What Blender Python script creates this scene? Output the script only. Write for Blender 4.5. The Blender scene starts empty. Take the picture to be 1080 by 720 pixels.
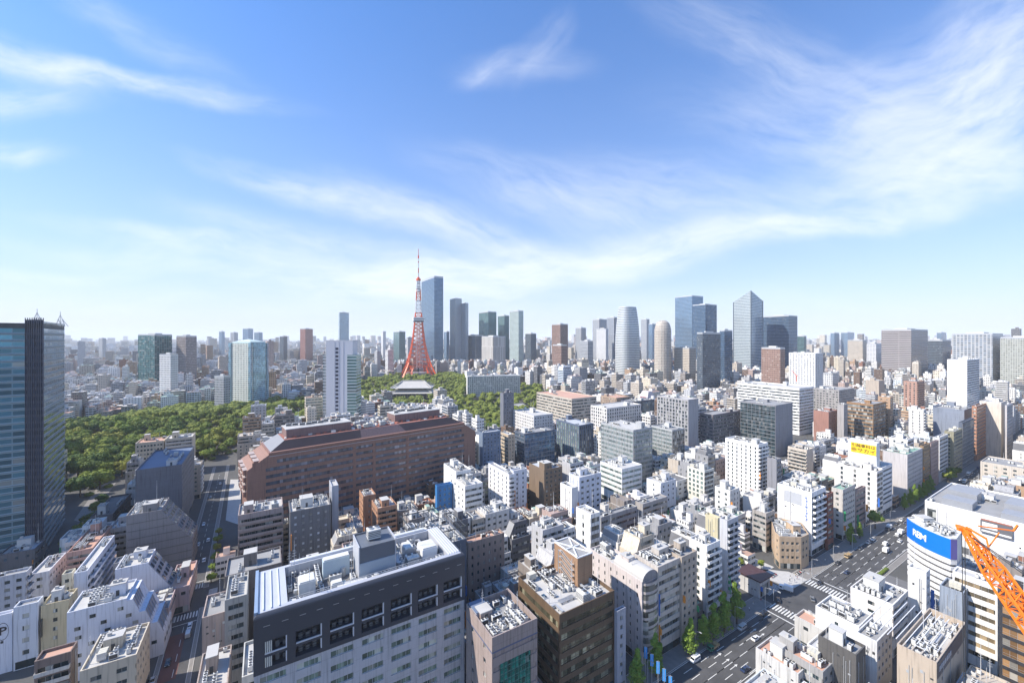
import bpy, math, random
from math import sin, cos, radians, pi, sqrt, atan2, floor
from mathutils import Vector, Matrix

# ------------------------------------------------------------------ camera, sky, sun, exposure
H = 125.0          # eye height over the streets
F = 425.0          # focal length in photo pixels (photo 1080 wide)
HZ = 357.0         # eye row
scene = bpy.context.scene
COL = scene.collection
camd = bpy.data.cameras.new('camera')
cam = bpy.data.objects.new('camera', camd)
COL.objects.link(cam)
cam.location = (0, 0, H)
cam.rotation_euler = (radians(90), 0, 0)
camd.sensor_width = 36
camd.lens = 36 * F / 1080
camd.shift_y = -2.65 / 1080
camd.clip_start = 1
camd.clip_end = 120000
scene.camera = cam

SUN_AZ = (-0.975, -0.222)      # horizontal direction towards the sun
SUN_EL = radians(44)
sund = bpy.data.lights.new('sun', 'SUN')
sund.energy = 4.3
sund.angle = radians(0.5)
sund.color = (1.0, 0.915, 0.80)
sun = bpy.data.objects.new('sun', sund)
COL.objects.link(sun)
sv = Vector((SUN_AZ[0] * cos(SUN_EL), SUN_AZ[1] * cos(SUN_EL), sin(SUN_EL))).normalized()
sun.rotation_euler = sv.to_track_quat('Z', 'Y').to_euler()
sun.location = sv * 900

world = bpy.data.worlds.new('World')
scene.world = world
world.use_nodes = True
WT = world.node_tree
WT.nodes.clear()

def nd(t, kind, **kw):
    n = t.nodes.new(kind)
    for k, v in kw.items():
        setattr(n, k, v)
    return n

def lk(t, a, b):
    t.links.new(a, b)

def mth(t, op, a, b=None, c=None, clamp=False):
    n = t.nodes.new('ShaderNodeMath')
    n.operation = op
    n.use_clamp = clamp
    for i, x in enumerate((a, b, c)):
        if x is None:
            continue
        if isinstance(x, (int, float)):
            n.inputs[i].default_value = x
        else:
            t.links.new(x, n.inputs[i])
    return n.outputs[0]

def mixc(t, fac, a, b, mode='MIX'):
    n = t.nodes.new('ShaderNodeMix')
    n.data_type = 'RGBA'
    n.blend_type = mode
    for s, x in ((n.inputs[0], fac), (n.inputs[6], a), (n.inputs[7], b)):
        if isinstance(x, (int, float)):
            s.default_value = x
        elif isinstance(x, (tuple, list)):
            s.default_value = (x[0], x[1], x[2], 1)
        else:
            t.links.new(x, s)
    return n.outputs[2]

def mixf(t, fac, a, b):
    n = t.nodes.new('ShaderNodeMix')
    n.data_type = 'FLOAT'
    for s, x in ((n.inputs[0], fac), (n.inputs[2], a), (n.inputs[3], b)):
        if isinstance(x, (int, float)):
            s.default_value = x
        else:
            t.links.new(x, s)
    return n.outputs[0]

def build_sky():
    t = WT
    sky = nd(t, 'ShaderNodeTexSky', sky_type='NISHITA')
    sky.sun_disc = False
    sky.sun_elevation = SUN_EL
    sky.sun_rotation = atan2(SUN_AZ[0], SUN_AZ[1])
    sky.altitude = 120
    sky.air_density = 1.0
    sky.dust_density = 0.7
    sky.ozone_density = 2.2
    tc = nd(t, 'ShaderNodeTexCoord')
    sep = nd(t, 'ShaderNodeSeparateXYZ')
    lk(t, tc.outputs['Generated'], sep.inputs[0])
    ay = mth(t, 'MAXIMUM', mth(t, 'ABSOLUTE', sep.outputs[1]), 0.03)
    s = mth(t, 'DIVIDE', sep.outputs[0], ay)
    el = mth(t, 'DIVIDE', sep.outputs[2], ay)
    comb = nd(t, 'ShaderNodeCombineXYZ')
    lk(t, s, comb.inputs[0]); lk(t, el, comb.inputs[1])
    # slow warp so that no streak has a straight edge
    wn = nd(t, 'ShaderNodeTexNoise'); wn.inputs['Scale'].default_value = 2.6; wn.inputs['Detail'].default_value = 4
    lk(t, comb.outputs[0], wn.inputs['Vector'])
    vm = nd(t, 'ShaderNodeVectorMath', operation='SUBTRACT')
    lk(t, wn.outputs['Color'], vm.inputs[0]); vm.inputs[1].default_value = (.5, .5, .5)
    vs = nd(t, 'ShaderNodeVectorMath', operation='MULTIPLY')
    lk(t, vm.outputs[0], vs.inputs[0]); vs.inputs[1].default_value = (.22, .13, 0)
    va = nd(t, 'ShaderNodeVectorMath', operation='ADD')
    lk(t, comb.outputs[0], va.inputs[0]); lk(t, vs.outputs[0], va.inputs[1])
    W = va.outputs[0]
    # cirrus streaks: direction (s, elevation), tilt (deg, + rises to the right), half length, half width, strength, fibre
    streaks = [
        (115, 83, -11, 205, 15, .95), (30, 62, -20, 130, 22, .55), (18, 157, -4, 60, 15, .6), (30, 104, -6, 90, 17, .55), (150, 30, -30, 160, 20, .25),
        (548, 70, 3, 85, 18, .30), (575, 45, 62, 55, 16, .22), (515, 72, 25, 50, 12, .35),
        (1030, 110, 28, 190, 85, .85), (850, 70, -26, 230, 40, .38), (1000, 190, 6, 230, 36, .75), (1060, 60, 40, 160, 70, .5), (900, 150, -12, 230, 50, .40),
        (850, 236, 5, 190, 13, .9), (690, 264, 11, 200, 22, 1.0), (520, 284, 5, 190, 26, .95), (400, 296, -2, 190, 22, .7),
        (350, 210, -15, 170, 16, .70), (480, 240, -19, 180, 22, .65), (230, 256, -9, 210, 13, .70), (170, 270, -6, 190, 16, .50), (330, 250, -12, 200, 18, .5),
        (600, 215, -18, 190, 34, .42), (720, 210, -10, 180, 40, .42), (60, 286, 0, 120, 8, .45), (200, 318, -3, 380, 22, .22), (640, 320, 0, 420, 22, .22),
    ]
    total = None
    fibres = {}
    for (px, py, ang, hl, hw, st) in streaks:
        cs, ct = (px - 540) / F, (HZ - py) / F
        q = round(ang / 12) * 12
        if q not in fibres:
            m = nd(t, 'ShaderNodeMapping', vector_type='TEXTURE')
            m.inputs['Rotation'].default_value = (0, 0, radians(q))
            m.inputs['Scale'].default_value = (.8, .2, 1)
            lk(t, W, m.inputs['Vector'])
            n1 = nd(t, 'ShaderNodeTexNoise'); n1.inputs['Scale'].default_value = 4.2; n1.inputs['Detail'].default_value = 9; n1.inputs['Roughness'].default_value = .62
            lk(t, m.outputs[0], n1.inputs['Vector'])
            fibres[q] = n1.outputs['Fac']
        m = nd(t, 'ShaderNodeMapping', vector_type='TEXTURE')
        m.inputs['Location'].default_value = (cs, ct, 0)
        m.inputs['Rotation'].default_value = (0, 0, radians(ang))
        m.inputs['Scale'].default_value = (1.2 * hl / F, 1.45 * hw / F, 1)
        lk(t, W, m.inputs['Vector'])
        ln = nd(t, 'ShaderNodeVectorMath', operation='LENGTH')
        lk(t, m.outputs[0], ln.inputs[0])
        mr = nd(t, 'ShaderNodeMapRange', interpolation_type='SMOOTHSTEP')
        mr.inputs[1].default_value = 1.0; mr.inputs[2].default_value = 0.0
        mr.inputs[3].default_value = 0.0; mr.inputs[4].default_value = st
        lk(t, ln.outputs['Value'], mr.inputs[0])
        fm = nd(t, 'ShaderNodeMapRange')
        fm.inputs[1].default_value = .30; fm.inputs[2].default_value = .72; fm.inputs[3].default_value = 0.06; fm.inputs[4].default_value = 1.0
        lk(t, fibres[q], fm.inputs[0])
        v = mth(t, 'MULTIPLY', mr.outputs[0], fm.outputs[0])
        total = v if total is None else mth(t, 'ADD', total, v)
    cl = mth(t, 'MULTIPLY', mth(t, 'SUBTRACT', 1.0, mth(t, 'POWER', 2.718, mth(t, 'MULTIPLY', total, -1.0))), 0.95, clamp=True)
    up = nd(t, 'ShaderNodeMapRange'); up.inputs[1].default_value = 0.0; up.inputs[2].default_value = .05
    lk(t, sep.outputs[2], up.inputs[0])
    cl = mth(t, 'MULTIPLY', cl, up.outputs[0])
    hz = mth(t, 'POWER', 2.718, mth(t, 'MULTIPLY', mth(t, 'MAXIMUM', sep.outputs[2], 0.0), -3.6))
    tint = mixc(t, 1.0, sky.outputs[0], mixc(t, mth(t, 'POWER', hz, 1.05), SKY_TINT, (.62, .57, .66)), 'MULTIPLY')
    tint = mixc(t, mth(t, 'MULTIPLY', hz, .76), tint, (3.2, 3.65, 4.2))
    colr = mixc(t, cl, tint, CLOUD_COL)
    bg = nd(t, 'ShaderNodeBackground'); bg.inputs['Strength'].default_value = SKY_STRENGTH
    lk(t, colr, bg.inputs['Color'])
    out = nd(t, 'ShaderNodeOutputWorld')
    lk(t, bg.outputs[0], out.inputs[0])

SKY_STRENGTH = 0.145
SKY_TINT = (0.26, 0.66, 1.08)
CLOUD_COL = (5.0, 5.05, 5.15)
build_sky()
vs_ = scene.view_settings
vs_.view_transform = 'Standard'
vs_.look = 'None'
vs_.exposure = 0.80
vs_.gamma = 1.0
vs_.use_curve_mapping = False
scene.cycles.use_denoising = True
scene.cycles.max_bounces = 5
scene.cycles.diffuse_bounces = 3
scene.cycles.glossy_bounces = 2
scene.cycles.transmission_bounces = 2
scene.cycles.volume_bounces = 1
scene.cycles.transparent_max_bounces = 4
scene.cycles.sample_clamp_indirect = 3.0

# ------------------------------------------------------------------ helpers
RND = random.Random(11)
A0 = radians(31.5)

def elev(x, y):
    """height of the land: flat by the water, rising to a plateau beyond the temple"""
    if y <= 0:
        return 0.0
    e = 0.0
    k = min(1, max(0, (y - 640) / 380.0))
    w = 1 / (1 + math.exp(-(x + 420 + 0.1 * y) / 90.0))
    e += 24 * k * k * (3 - 2 * k) * (0.25 + .75 * w)
    # wooded burial mound in the park
    dx, dy = (x + 420) / 110.0, (y - 560) / 90.0
    e += 17 * math.exp(-(dx * dx + dy * dy))
    return e

def wp(px, D):
    return ((px - 540) / F * D, D)

def gp(px, py, z=0.0):
    D = (H - z) * F / (py - HZ)
    return ((px - 540) / F * D, D)

def scr(x, y, z):
    return (540 + F * x / y, HZ + (H - z) * F / y)

def props(o, label=None, cat=None, group=None, kind=None):
    if label: o['label'] = label
    if cat: o['category'] = cat
    if group: o['group'] = group
    if kind: o['kind'] = kind
    return o

def link(o, parent=None):
    COL.objects.link(o)
    if parent is not None:
        o.parent = parent
    return o

def empty(name, loc, rz=0.0, label=None, cat=None, group=None):
    o = bpy.data.objects.new(name, None)
    o.empty_display_size = 1
    o.location = loc
    o.rotation_euler = (0, 0, rz)
    link(o)
    return props(o, label, cat, group)

def inst(name, mesh, parent, loc=(0, 0, 0), rz=0.0, sc=None):
    o = bpy.data.objects.new(name, mesh)
    o.location = loc
    if rz: o.rotation_euler = (0, 0, rz)
    if sc: o.scale = sc
    return link(o, parent)

def copy_tree(o, parent=None):
    c = o.copy()
    COL.objects.link(c)
    c.parent = parent
    for ch in KIDS.get(o.name, []):
        copy_tree(ch, c)
    return c

KIDS = {}
def index_kids(root):
    def rec(o):
        k = [c for c in COL.objects if c.parent == o] if o.name not in KIDS else KIDS[o.name]
        KIDS[o.name] = k
        for c in k: rec(c)
    rec(root)

class MB:
    def __init__(s):
        s.v = []; s.f = []; s.m = []; s.uv = []
    def face(s, pts, mi=0, uv=None):
        b = len(s.v)
        s.v.extend(pts)
        s.f.append(tuple(range(b, b + len(pts))))
        s.m.append(mi)
        s.uv.append(uv if uv else [(p[0], p[1]) for p in pts])
    def prism(s, poly, z0, z1, ms=0, mt=None, bottom=False, u0=0.0, top=True):
        mt = ms if mt is None else mt
        n = len(poly); u = u0
        for i in range(n):
            a, b = poly[i], poly[(i + 1) % n]
            L = math.hypot(b[0] - a[0], b[1] - a[1])
            s.face([(a[0], a[1], z0), (b[0], b[1], z0), (b[0], b[1], z1), (a[0], a[1], z1)], ms,
                   [(u, z0), (u + L, z0), (u + L, z1), (u, z1)])
            u += L
        if top: s.face([(p[0], p[1], z1) for p in poly], mt)
        if bottom: s.face([(p[0], p[1], z0) for p in reversed(poly)], mt)
    def ring(s, poly, t, z0, z1, mi=0):
        q = inset(poly, t); n = len(poly)
        for i in range(n):
            j = (i + 1) % n
            a, b, c, d = poly[i], poly[j], q[j], q[i]
            s.face([(a[0], a[1], z0), (b[0], b[1], z0), (b[0], b[1], z1), (a[0], a[1], z1)], mi)
            s.face([(c[0], c[1], z0), (d[0], d[1], z0), (d[0], d[1], z1), (c[0], c[1], z1)], mi)
            s.face([(a[0], a[1], z1), (b[0], b[1], z1), (c[0], c[1], z1), (d[0], d[1], z1)], mi)
    def box(s, x0, x1, y0, y1, z0, z1, mi=0, mt=None, bottom=False):
        s.prism([(x0, y0), (x1, y0), (x1, y1), (x0, y1)], z0, z1, mi, mt, bottom)
    def bar(s, p, q, w, mi=0, w2=None):
        p = Vector(p); q = Vector(q); d = q - p
        if d.length < 1e-6: return
        d.normalize()
        a = d.cross(Vector((0, 0, 1)) if abs(d.z) < .9 else Vector((1, 0, 0))).normalized()
        b = d.cross(a).normalized()
        w2 = w if w2 is None else w2
        P = [p + (a * i + b * j) * w / 2 for i, j in ((-1, -1), (1, -1), (1, 1), (-1, 1))]
        Q = [q + (a * i + b * j) * w2 / 2 for i, j in ((-1, -1), (1, -1), (1, 1), (-1, 1))]
        for i in range(4):
            j = (i + 1) % 4
            s.face([tuple(P[i]), tuple(P[j]), tuple(Q[j]), tuple(Q[i])], mi)
        s.face([tuple(x) for x in Q], mi)
        s.face([tuple(x) for x in reversed(P)], mi)
    def cyl(s, cx, cy, z0, z1, r, n=12, mi=0, r2=None, mt=None):
        r2 = r if r2 is None else r2
        mt = mi if mt is None else mt
        c = [(cos(2 * pi * i / n), sin(2 * pi * i / n)) for i in range(n)]
        for i in range(n):
            j = (i + 1) % n
            s.face([(cx + r * c[i][0], cy + r * c[i][1], z0), (cx + r * c[j][0], cy + r * c[j][1], z0),
                    (cx + r2 * c[j][0], cy + r2 * c[j][1], z1), (cx + r2 * c[i][0], cy + r2 * c[i][1], z1)], mi)
        if r2 > 0: s.face([(cx + r2 * k[0], cy + r2 * k[1], z1) for k in c], mt)
    def mesh(s, name, mats):
        me = bpy.data.meshes.new(name)
        me.from_pydata(s.v, [], s.f)
        for m in mats: me.materials.append(m)
        if s.f:
            me.polygons.foreach_set('material_index', s.m)
            ul = me.uv_layers.new(name='UVMap')
            flat = []
            for u in s.uv:
                for a in u: flat.extend((a[0], a[1]))
            ul.data.foreach_set('uv', flat)
        me.update()
        return me
    def build(s, name, mats, parent=None, loc=(0, 0, 0), rz=0.0):
        if not isinstance(mats, (list, tuple)): mats = [mats]
        return inst(name, s.mesh(name, mats), parent, loc, rz)

def inset(poly, t):
    """inward offset of a convex counter-clockwise polygon"""
    n = len(poly); out = []
    for i in range(n):
        p0, p1, p2 = poly[i - 1], poly[i], poly[(i + 1) % n]
        d1 = (p1[0] - p0[0], p1[1] - p0[1]); d2 = (p2[0] - p1[0], p2[1] - p1[1])
        l1 = math.hypot(*d1) or 1; l2 = math.hypot(*d2) or 1
        n1 = (-d1[1] / l1, d1[0] / l1); n2 = (-d2[1] / l2, d2[0] / l2)
        k = 1 + n1[0] * n2[0] + n1[1] * n2[1]
        k = max(k, .3)
        out.append((p1[0] + (n1[0] + n2[0]) * t / k, p1[1] + (n1[1] + n2[1]) * t / k))
    return out

# ------------------------------------------------------------------ materials
MC = {}
def bsdf(name):
    m = bpy.data.materials.new(name)
    m.use_nodes = True
    t = m.node_tree
    b = t.nodes['Principled BSDF']
    return m, t, b

def simple(name, col, rough=.6, metal=0.0, var=.12, scale=.35):
    """one colour with soft mottling"""
    if name in MC: return MC[name]
    m, t, b = bsdf(name)
    b.inputs['Roughness'].default_value = rough
    b.inputs['Metallic'].default_value = metal
    tc = nd(t, 'ShaderNodeTexCoord')
    n = nd(t, 'ShaderNodeTexNoise'); n.inputs['Scale'].default_value = scale; n.inputs['Detail'].default_value = 5
    lk(t, tc.outputs['Object'], n.inputs['Vector'])
    f = mth(t, 'MULTIPLY_ADD', n.outputs['Fac'], 2 * var, 1 - var)
    c = mixc(t, 1.0, (col[0], col[1], col[2]), (1, 1, 1), 'MULTIPLY')
    cm = nd(t, 'ShaderNodeVectorMath', operation='SCALE')
    cm.inputs[0].default_value = col[:3]
    lk(t, f, cm.inputs['Scale'])
    lk(t, cm.outputs[0], b.inputs['Base Color'])
    MC[name] = m
    return m

def wallm(col, tile=0):
    """painted or tiled wall: panel joints, rain streaks, soft dirt"""
    key = 'wall_%d_%d_%d_%d' % (int(col[0] * 99), int(col[1] * 99), int(col[2] * 99), tile)
    if key in MC: return MC[key]
    m, t, b = bsdf(key)
    b.inputs['Roughness'].default_value = .7
    tc = nd(t, 'ShaderNodeTexCoord')
    n = nd(t, 'ShaderNodeTexNoise'); n.inputs['Scale'].default_value = .09; n.inputs['Detail'].default_value = 6; n.inputs['Roughness'].default_value = .65
    lk(t, tc.outputs['Object'], n.inputs['Vector'])
    mp = nd(t, 'ShaderNodeMapping'); mp.inputs['Scale'].default_value = (1.6, 1.6, .07)
    lk(t, tc.outputs['Object'], mp.inputs['Vector'])
    n2 = nd(t, 'ShaderNodeTexNoise'); n2.inputs['Scale'].default_value = 1.0; n2.inputs['Detail'].default_value = 4
    lk(t, mp.outputs[0], n2.inputs['Vector'])
    f = mth(t, 'MULTIPLY_ADD', n.outputs['Fac'], .34, .80)
    s = nd(t, 'ShaderNodeMapRange'); s.inputs[1].default_value = .52; s.inputs[2].default_value = .74; s.inputs[3].default_value = 1.0; s.inputs[4].default_value = .58
    lk(t, n2.outputs['Fac'], s.inputs[0])
    f = mth(t, 'MULTIPLY', f, s.outputs[0])
    uv = nd(t, 'ShaderNodeSeparateXYZ'); lk(t, tc.outputs['UV'], uv.inputs[0])
    if tile:
        ju = mth(t, 'LESS_THAN', mth(t, 'FRACT', mth(t, 'DIVIDE', uv.outputs[0], 3.0)), .035)
        jv = mth(t, 'LESS_THAN', mth(t, 'FRACT', mth(t, 'DIVIDE', uv.outputs[1], 3.4)), .035)
        j = mth(t, 'MAXIMUM', ju, jv)
        f = mth(t, 'MULTIPLY', f, mth(t, 'MULTIPLY_ADD', j, -.22, 1.0))
    cm = nd(t, 'ShaderNodeVectorMath', operation='SCALE')
    cm.inputs[0].default_value = col[:3]
    lk(t, f, cm.inputs['Scale'])
    lk(t, cm.outputs[0], b.inputs['Base Color'])
    MC[key] = m
    return m

def glassm(name, col=(.03, .045, .05), rough=.08, blinds=.3, spec=.6, metal=0.0, bcol=(.42, .42, .38)):
    """window glass; each window object draws its own lot of blinds and tone"""
    if name in MC: return MC[name]
    m, t, b = bsdf(name)
    oi = nd(t, 'ShaderNodeObjectInfo')
    tc = nd(t, 'ShaderNodeTexCoord')
    uv = nd(t, 'ShaderNodeSeparateXYZ'); lk(t, tc.outputs['UV'], uv.inputs[0])
    cu = mth(t, 'FLOOR', mth(t, 'DIVIDE', uv.outputs[0], 1.7))
    cb = nd(t, 'ShaderNodeCombineXYZ')
    lk(t, cu, cb.inputs[0]); lk(t, mth(t, 'MULTIPLY', oi.outputs['Random'], 977.0), cb.inputs[1])
    lk(t, mth(t, 'FLOOR', mth(t, 'DIVIDE', uv.outputs[1], 3.3)), cb.inputs[2])
    wn = nd(t, 'ShaderNodeTexWhiteNoise', noise_dimensions='3D'); lk(t, cb.outputs[0], wn.inputs['Vector'])
    isb = mth(t, 'LESS_THAN', wn.outputs['Value'], blinds)
    tone = mth(t, 'MULTIPLY_ADD', mth(t, 'FRACT', mth(t, 'MULTIPLY', wn.outputs['Value'], 7.31)), 1.1, .45)
    g = nd(t, 'ShaderNodeVectorMath', operation='SCALE'); g.inputs[0].default_value = col; lk(t, tone, g.inputs['Scale'])
    bb = nd(t, 'ShaderNodeVectorMath', operation='SCALE'); bb.inputs[0].default_value = bcol; lk(t, tone, bb.inputs['Scale'])
    c = mixc(t, mth(t, 'MULTIPLY', isb, .75), g.outputs[0], bb.outputs[0])
    lk(t, c, b.inputs['Base Color'])
    b.inputs['Roughness'].default_value = rough
    b.inputs['Metallic'].default_value = metal
    b.inputs['Specular IOR Level'].default_value = spec
    MC[name] = m
    return m

def facadem(name, wall, glass, fh=3.6, bay=1.6, wu=.75, wv=.6, groughness=.12, gmetal=.55, use_attr=False, blinds=.18, var=.5, stripe=None):
    """distant facade: windows of UV size bay x fh metres, each with its own tone"""
    if name in MC: return MC[name]
    m, t, b = bsdf(name)
    tc = nd(t, 'ShaderNodeTexCoord')
    uv = nd(t, 'ShaderNodeSeparateXYZ'); lk(t, tc.outputs['UV'], uv.inputs[0])
    oi = nd(t, 'ShaderNodeObjectInfo')
    if use_attr:
        at = nd(t, 'ShaderNodeAttribute'); at.attribute_name = 'tone'
        wallc = at.outputs['Color']
        k = at.outputs['Alpha']
        bays = mth(t, 'MULTIPLY_ADD', k, 2.6, 1.4)
        U = mth(t, 'DIVIDE', uv.outputs[0], bays)
        wuu = mth(t, 'MULTIPLY_ADD', mth(t, 'FRACT', mth(t, 'MULTIPLY', k, 7.7)), .6, .40)
        wvv = mth(t, 'MULTIPLY_ADD', mth(t, 'FRACT', mth(t, 'MULTIPLY', k, 3.3)), .3, .32)
    else:
        U = mth(t, 'DIVIDE', uv.outputs[0], bay)
        wuu, wvv = wu, wv
        n = nd(t, 'ShaderNodeTexNoise'); n.inputs['Scale'].default_value = .04; n.inputs['Detail'].default_value = 5
        lk(t, tc.outputs['Object'], n.inputs['Vector'])
        sc = nd(t, 'ShaderNodeVectorMath', operation='SCALE'); sc.inputs[0].default_value = wall[:3]
        lk(t, mth(t, 'MULTIPLY_ADD', n.outputs['Fac'], .3, .85), sc.inputs['Scale'])
        wallc = sc.outputs[0]
    V = mth(t, 'DIVIDE', uv.outputs[1], fh)
    fu = mth(t, 'FRACT', U); fv = mth(t, 'FRACT', V)
    mu = mth(t, 'LESS_THAN', fu, wuu); mv = mth(t, 'LESS_THAN', fv, wvv)
    mask = mth(t, 'MULTIPLY', mu, mv)
    cb = nd(t, 'ShaderNodeCombineXYZ')
    lk(t, mth(t, 'FLOOR', U), cb.inputs[0]); lk(t, mth(t, 'FLOOR', V), cb.inputs[1]); lk(t, mth(t, 'MULTIPLY', oi.outputs['Random'], 91.0), cb.inputs[2])
    wn = nd(t, 'ShaderNodeTexWhiteNoise', noise_dimensions='3D'); lk(t, cb.outputs[0], wn.inputs['Vector'])
    tone = mth(t, 'MULTIPLY_ADD', wn.outputs['Value'], 2 * var, 1 - var)
    g = nd(t, 'ShaderNodeVectorMath', operation='SCALE'); g.inputs[0].default_value = glass[:3]; lk(t, tone, g.inputs['Scale'])
    isb = mth(t, 'LESS_THAN', mth(t, 'FRACT', mth(t, 'MULTIPLY', wn.outputs['Value'], 13.7)), blinds)
    gc = mixc(t, mth(t, 'MULTIPLY', isb, .6), g.outputs[0], (.45, .46, .44))
    lk(t, mixc(t, mask, wallc, gc), b.inputs['Base Color'])
    lk(t, mixf(t, mask, .65, groughness), b.inputs['Roughness'])
    lk(t, mth(t, 'MULTIPLY', mask, gmetal), b.inputs['Metallic'])
    MC[name] = m
    return m

WHITE = (.74, .73, .71); OFFW = (.62, .60, .57); CREAM = (.60, .53, .42); BEIGE = (.47, .41, .34); TAN = (.42, .28, .18)
LGREY = (.46, .46, .47); GREY = (.30, .30, .31); DGREY = (.13, .13, .14); CHAR = (.065, .07, .085); BROWN = (.15, .095, .065)
BRICK = (.27, .12, .075); PINK = (.42, .31, .27); BLUEW = (.55, .60, .66); DBROWN = (.085, .06, .045); TAUPE = (.24, .21, .19)
BLACK = (.03, .03, .035); OLIVE = (.28, .25, .17)
CNAME = {WHITE: 'white', OFFW: 'off-white', CREAM: 'cream', BEIGE: 'beige', TAN: 'tan', LGREY: 'light grey', GREY: 'grey', DGREY: 'dark grey', CHAR: 'charcoal',
         BROWN: 'brown', BRICK: 'red-brown', PINK: 'pinkish', BLUEW: 'pale blue', DBROWN: 'dark brown', TAUPE: 'taupe', BLACK: 'black', OLIVE: 'olive'}

G_DARK = glassm('glass_dark')
G_BLUE = glassm('glass_blue', (.05, .10, .15), .06, .12, .8, .35)
G_TEAL = glassm('glass_teal', (.03, .20, .17), .08, .12, .7, .3)
G_GREEN = glassm('glass_green', (.17, .24, .22), .1, .25, .7, .25)
G_CLEAR = glassm('glass_clear', (.07, .08, .08), .07, .45, .7, .15)
M_FRAME = simple('window_frame_metal', (.35, .35, .36), .45, .3)
M_METAL = simple('galvanised_metal', (.48, .49, .50), .45, .35, .2, .8)
M_DMETAL = simple('dark_metal', (.07, .075, .08), .5, .3)
M_ACW = simple('ac_casing', (.56, .56, .54), .55, 0, .15, .9)
M_FAN = simple('fan_black', (.04, .04, .045), .5)
M_ROOFS = [simple('roof_grey', (.27, .27, .27), .85, 0, .35, .12), simple('roof_pale', (.44, .43, .41), .85, 0, .25, .12),
           simple('roof_green', (.20, .34, .27), .85, 0, .25, .12), simple('roof_salmon', (.50, .30, .22), .85, 0, .2, .12),
           simple('roof_dark', (.14, .14, .145), .9, 0, .35, .15), simple('roof_silver', (.48, .49, .51), .5, .1, .18, .15), simple('roof_blue', (.13, .17, .25), .7, 0, .2, .15)]
ROOFN = ['grey', 'pale', 'green', 'salmon', 'dark', 'silver', 'blue']
M_RAIL = simple('rail_paint', (.6, .6, .6), .5, .2)
# ------------------------------------------------------------------ building kit
def in_poly(x, y, poly):
    c = False; n = len(poly); j = n - 1
    for i in range(n):
        xi, yi = poly[i]; xj, yj = poly[j]
        if (yi > y) != (yj > y) and x < (xj - xi) * (y - yi) / (yj - yi) + xi: c = not c
        j = i
    return c

def bb(P):
    return min(p[0] for p in P), max(p[0] for p in P), min(p[1] for p in P), max(p[1] for p in P)
BBC = {}
def axes_overlap(P, Q, gap=0.0):
    k = id(Q)
    if k not in BBC or BBC[k][0] is not Q: BBC[k] = (Q, bb(Q))
    k2 = id(P)
    if k2 not in BBC or BBC[k2][0] is not P: BBC[k2] = (P, bb(P))
    a, b = BBC[k2][1], BBC[k][1]
    if a[1] + gap < b[0] or b[1] + gap < a[0] or a[3] + gap < b[2] or b[3] + gap < a[2]: return False
    for A in (P, Q):
        n = len(A)
        for i in range(n):
            ex, ey = A[(i + 1) % n][0] - A[i][0], A[(i + 1) % n][1] - A[i][1]
            l = math.hypot(ex, ey)
            if l < 1e-6: continue
            nx, ny = ey / l, -ex / l
            a = [p[0] * nx + p[1] * ny for p in P]; b = [p[0] * nx + p[1] * ny for p in Q]
            if max(a) + gap <= min(b) or max(b) + gap <= min(a): return False
    return True

FOOT = []        # (polygon, height, base, first column, last column, lowest row that must stay visible, depth)
LAND = []        # landmarks for labels: (short name, x column, depth)

def reserve(poly, h=0, vb=None, keep=True):
    D = min(p[1] for p in poly)
    xs = [540 + F * p[0] / max(p[1], 5) for p in poly]
    FOOT.append((poly, h, min(xs), max(xs), vb, sum(p[1] for p in poly) / len(poly)))

WMC = {}
def window_mesh(w, h, gm, fm, t=.06, split=1.6):
    key = (round(w, 2), round(h, 2), gm.name, fm.name, split)
    if key in WMC: return WMC[key]
    b = MB(); f = .07
    n = max(1, int(round(w / split)))
    b.box(-w / 2, w / 2, -t, .02, 0, h, 0)
    # glass front, slightly behind its frame
    b.m = [0] * len(b.m)
    us = RND.random() * 90
    b.uv[0] = [(us, 0), (us + w, 0), (us + w, h), (us, h)]
    for i in range(n + 1):
        x = -w / 2 + (w - f) * i / n
        b.box(x, x + f, -t - .05, -t, 0, h, 1)
    b.box(-w / 2, w / 2, -t - .045, -t, -f, f * .6, 1)
    if h > 1.9: b.box(-w / 2, w / 2, -t - .04, -t, h * .32, h * .32 + .05, 1)
    me = b.mesh('window', [gm, fm])
    WMC[key] = me
    return me

def balcony_mesh(L, d, mat, rail=None):
    key = ('bal', round(L, 1), d, mat.name, rail.name if rail else '')
    if key in WMC: return WMC[key]
    b = MB()
    b.box(0, L, -d, 0, -.12, .06, 0, bottom=True)
    b.box(0, L, -d, -d + .12, .06, 1.1, 1 if rail else 0)
    b.box(0, .12, -d + .12, 0, .06, 1.1, 0)
    b.box(L - .12, L, -d + .12, 0, .06, 1.1, 0)
    n = int(L / 6)
    for i in range(1, n + 1):
        x = L * i / (n + 1)
        b.box(x - .04, x + .04, -d + .12, 0, .06, 2.0, 0)
    me = b.mesh('balcony', [mat, rail or mat])
    WMC[key] = me
    return me

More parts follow.
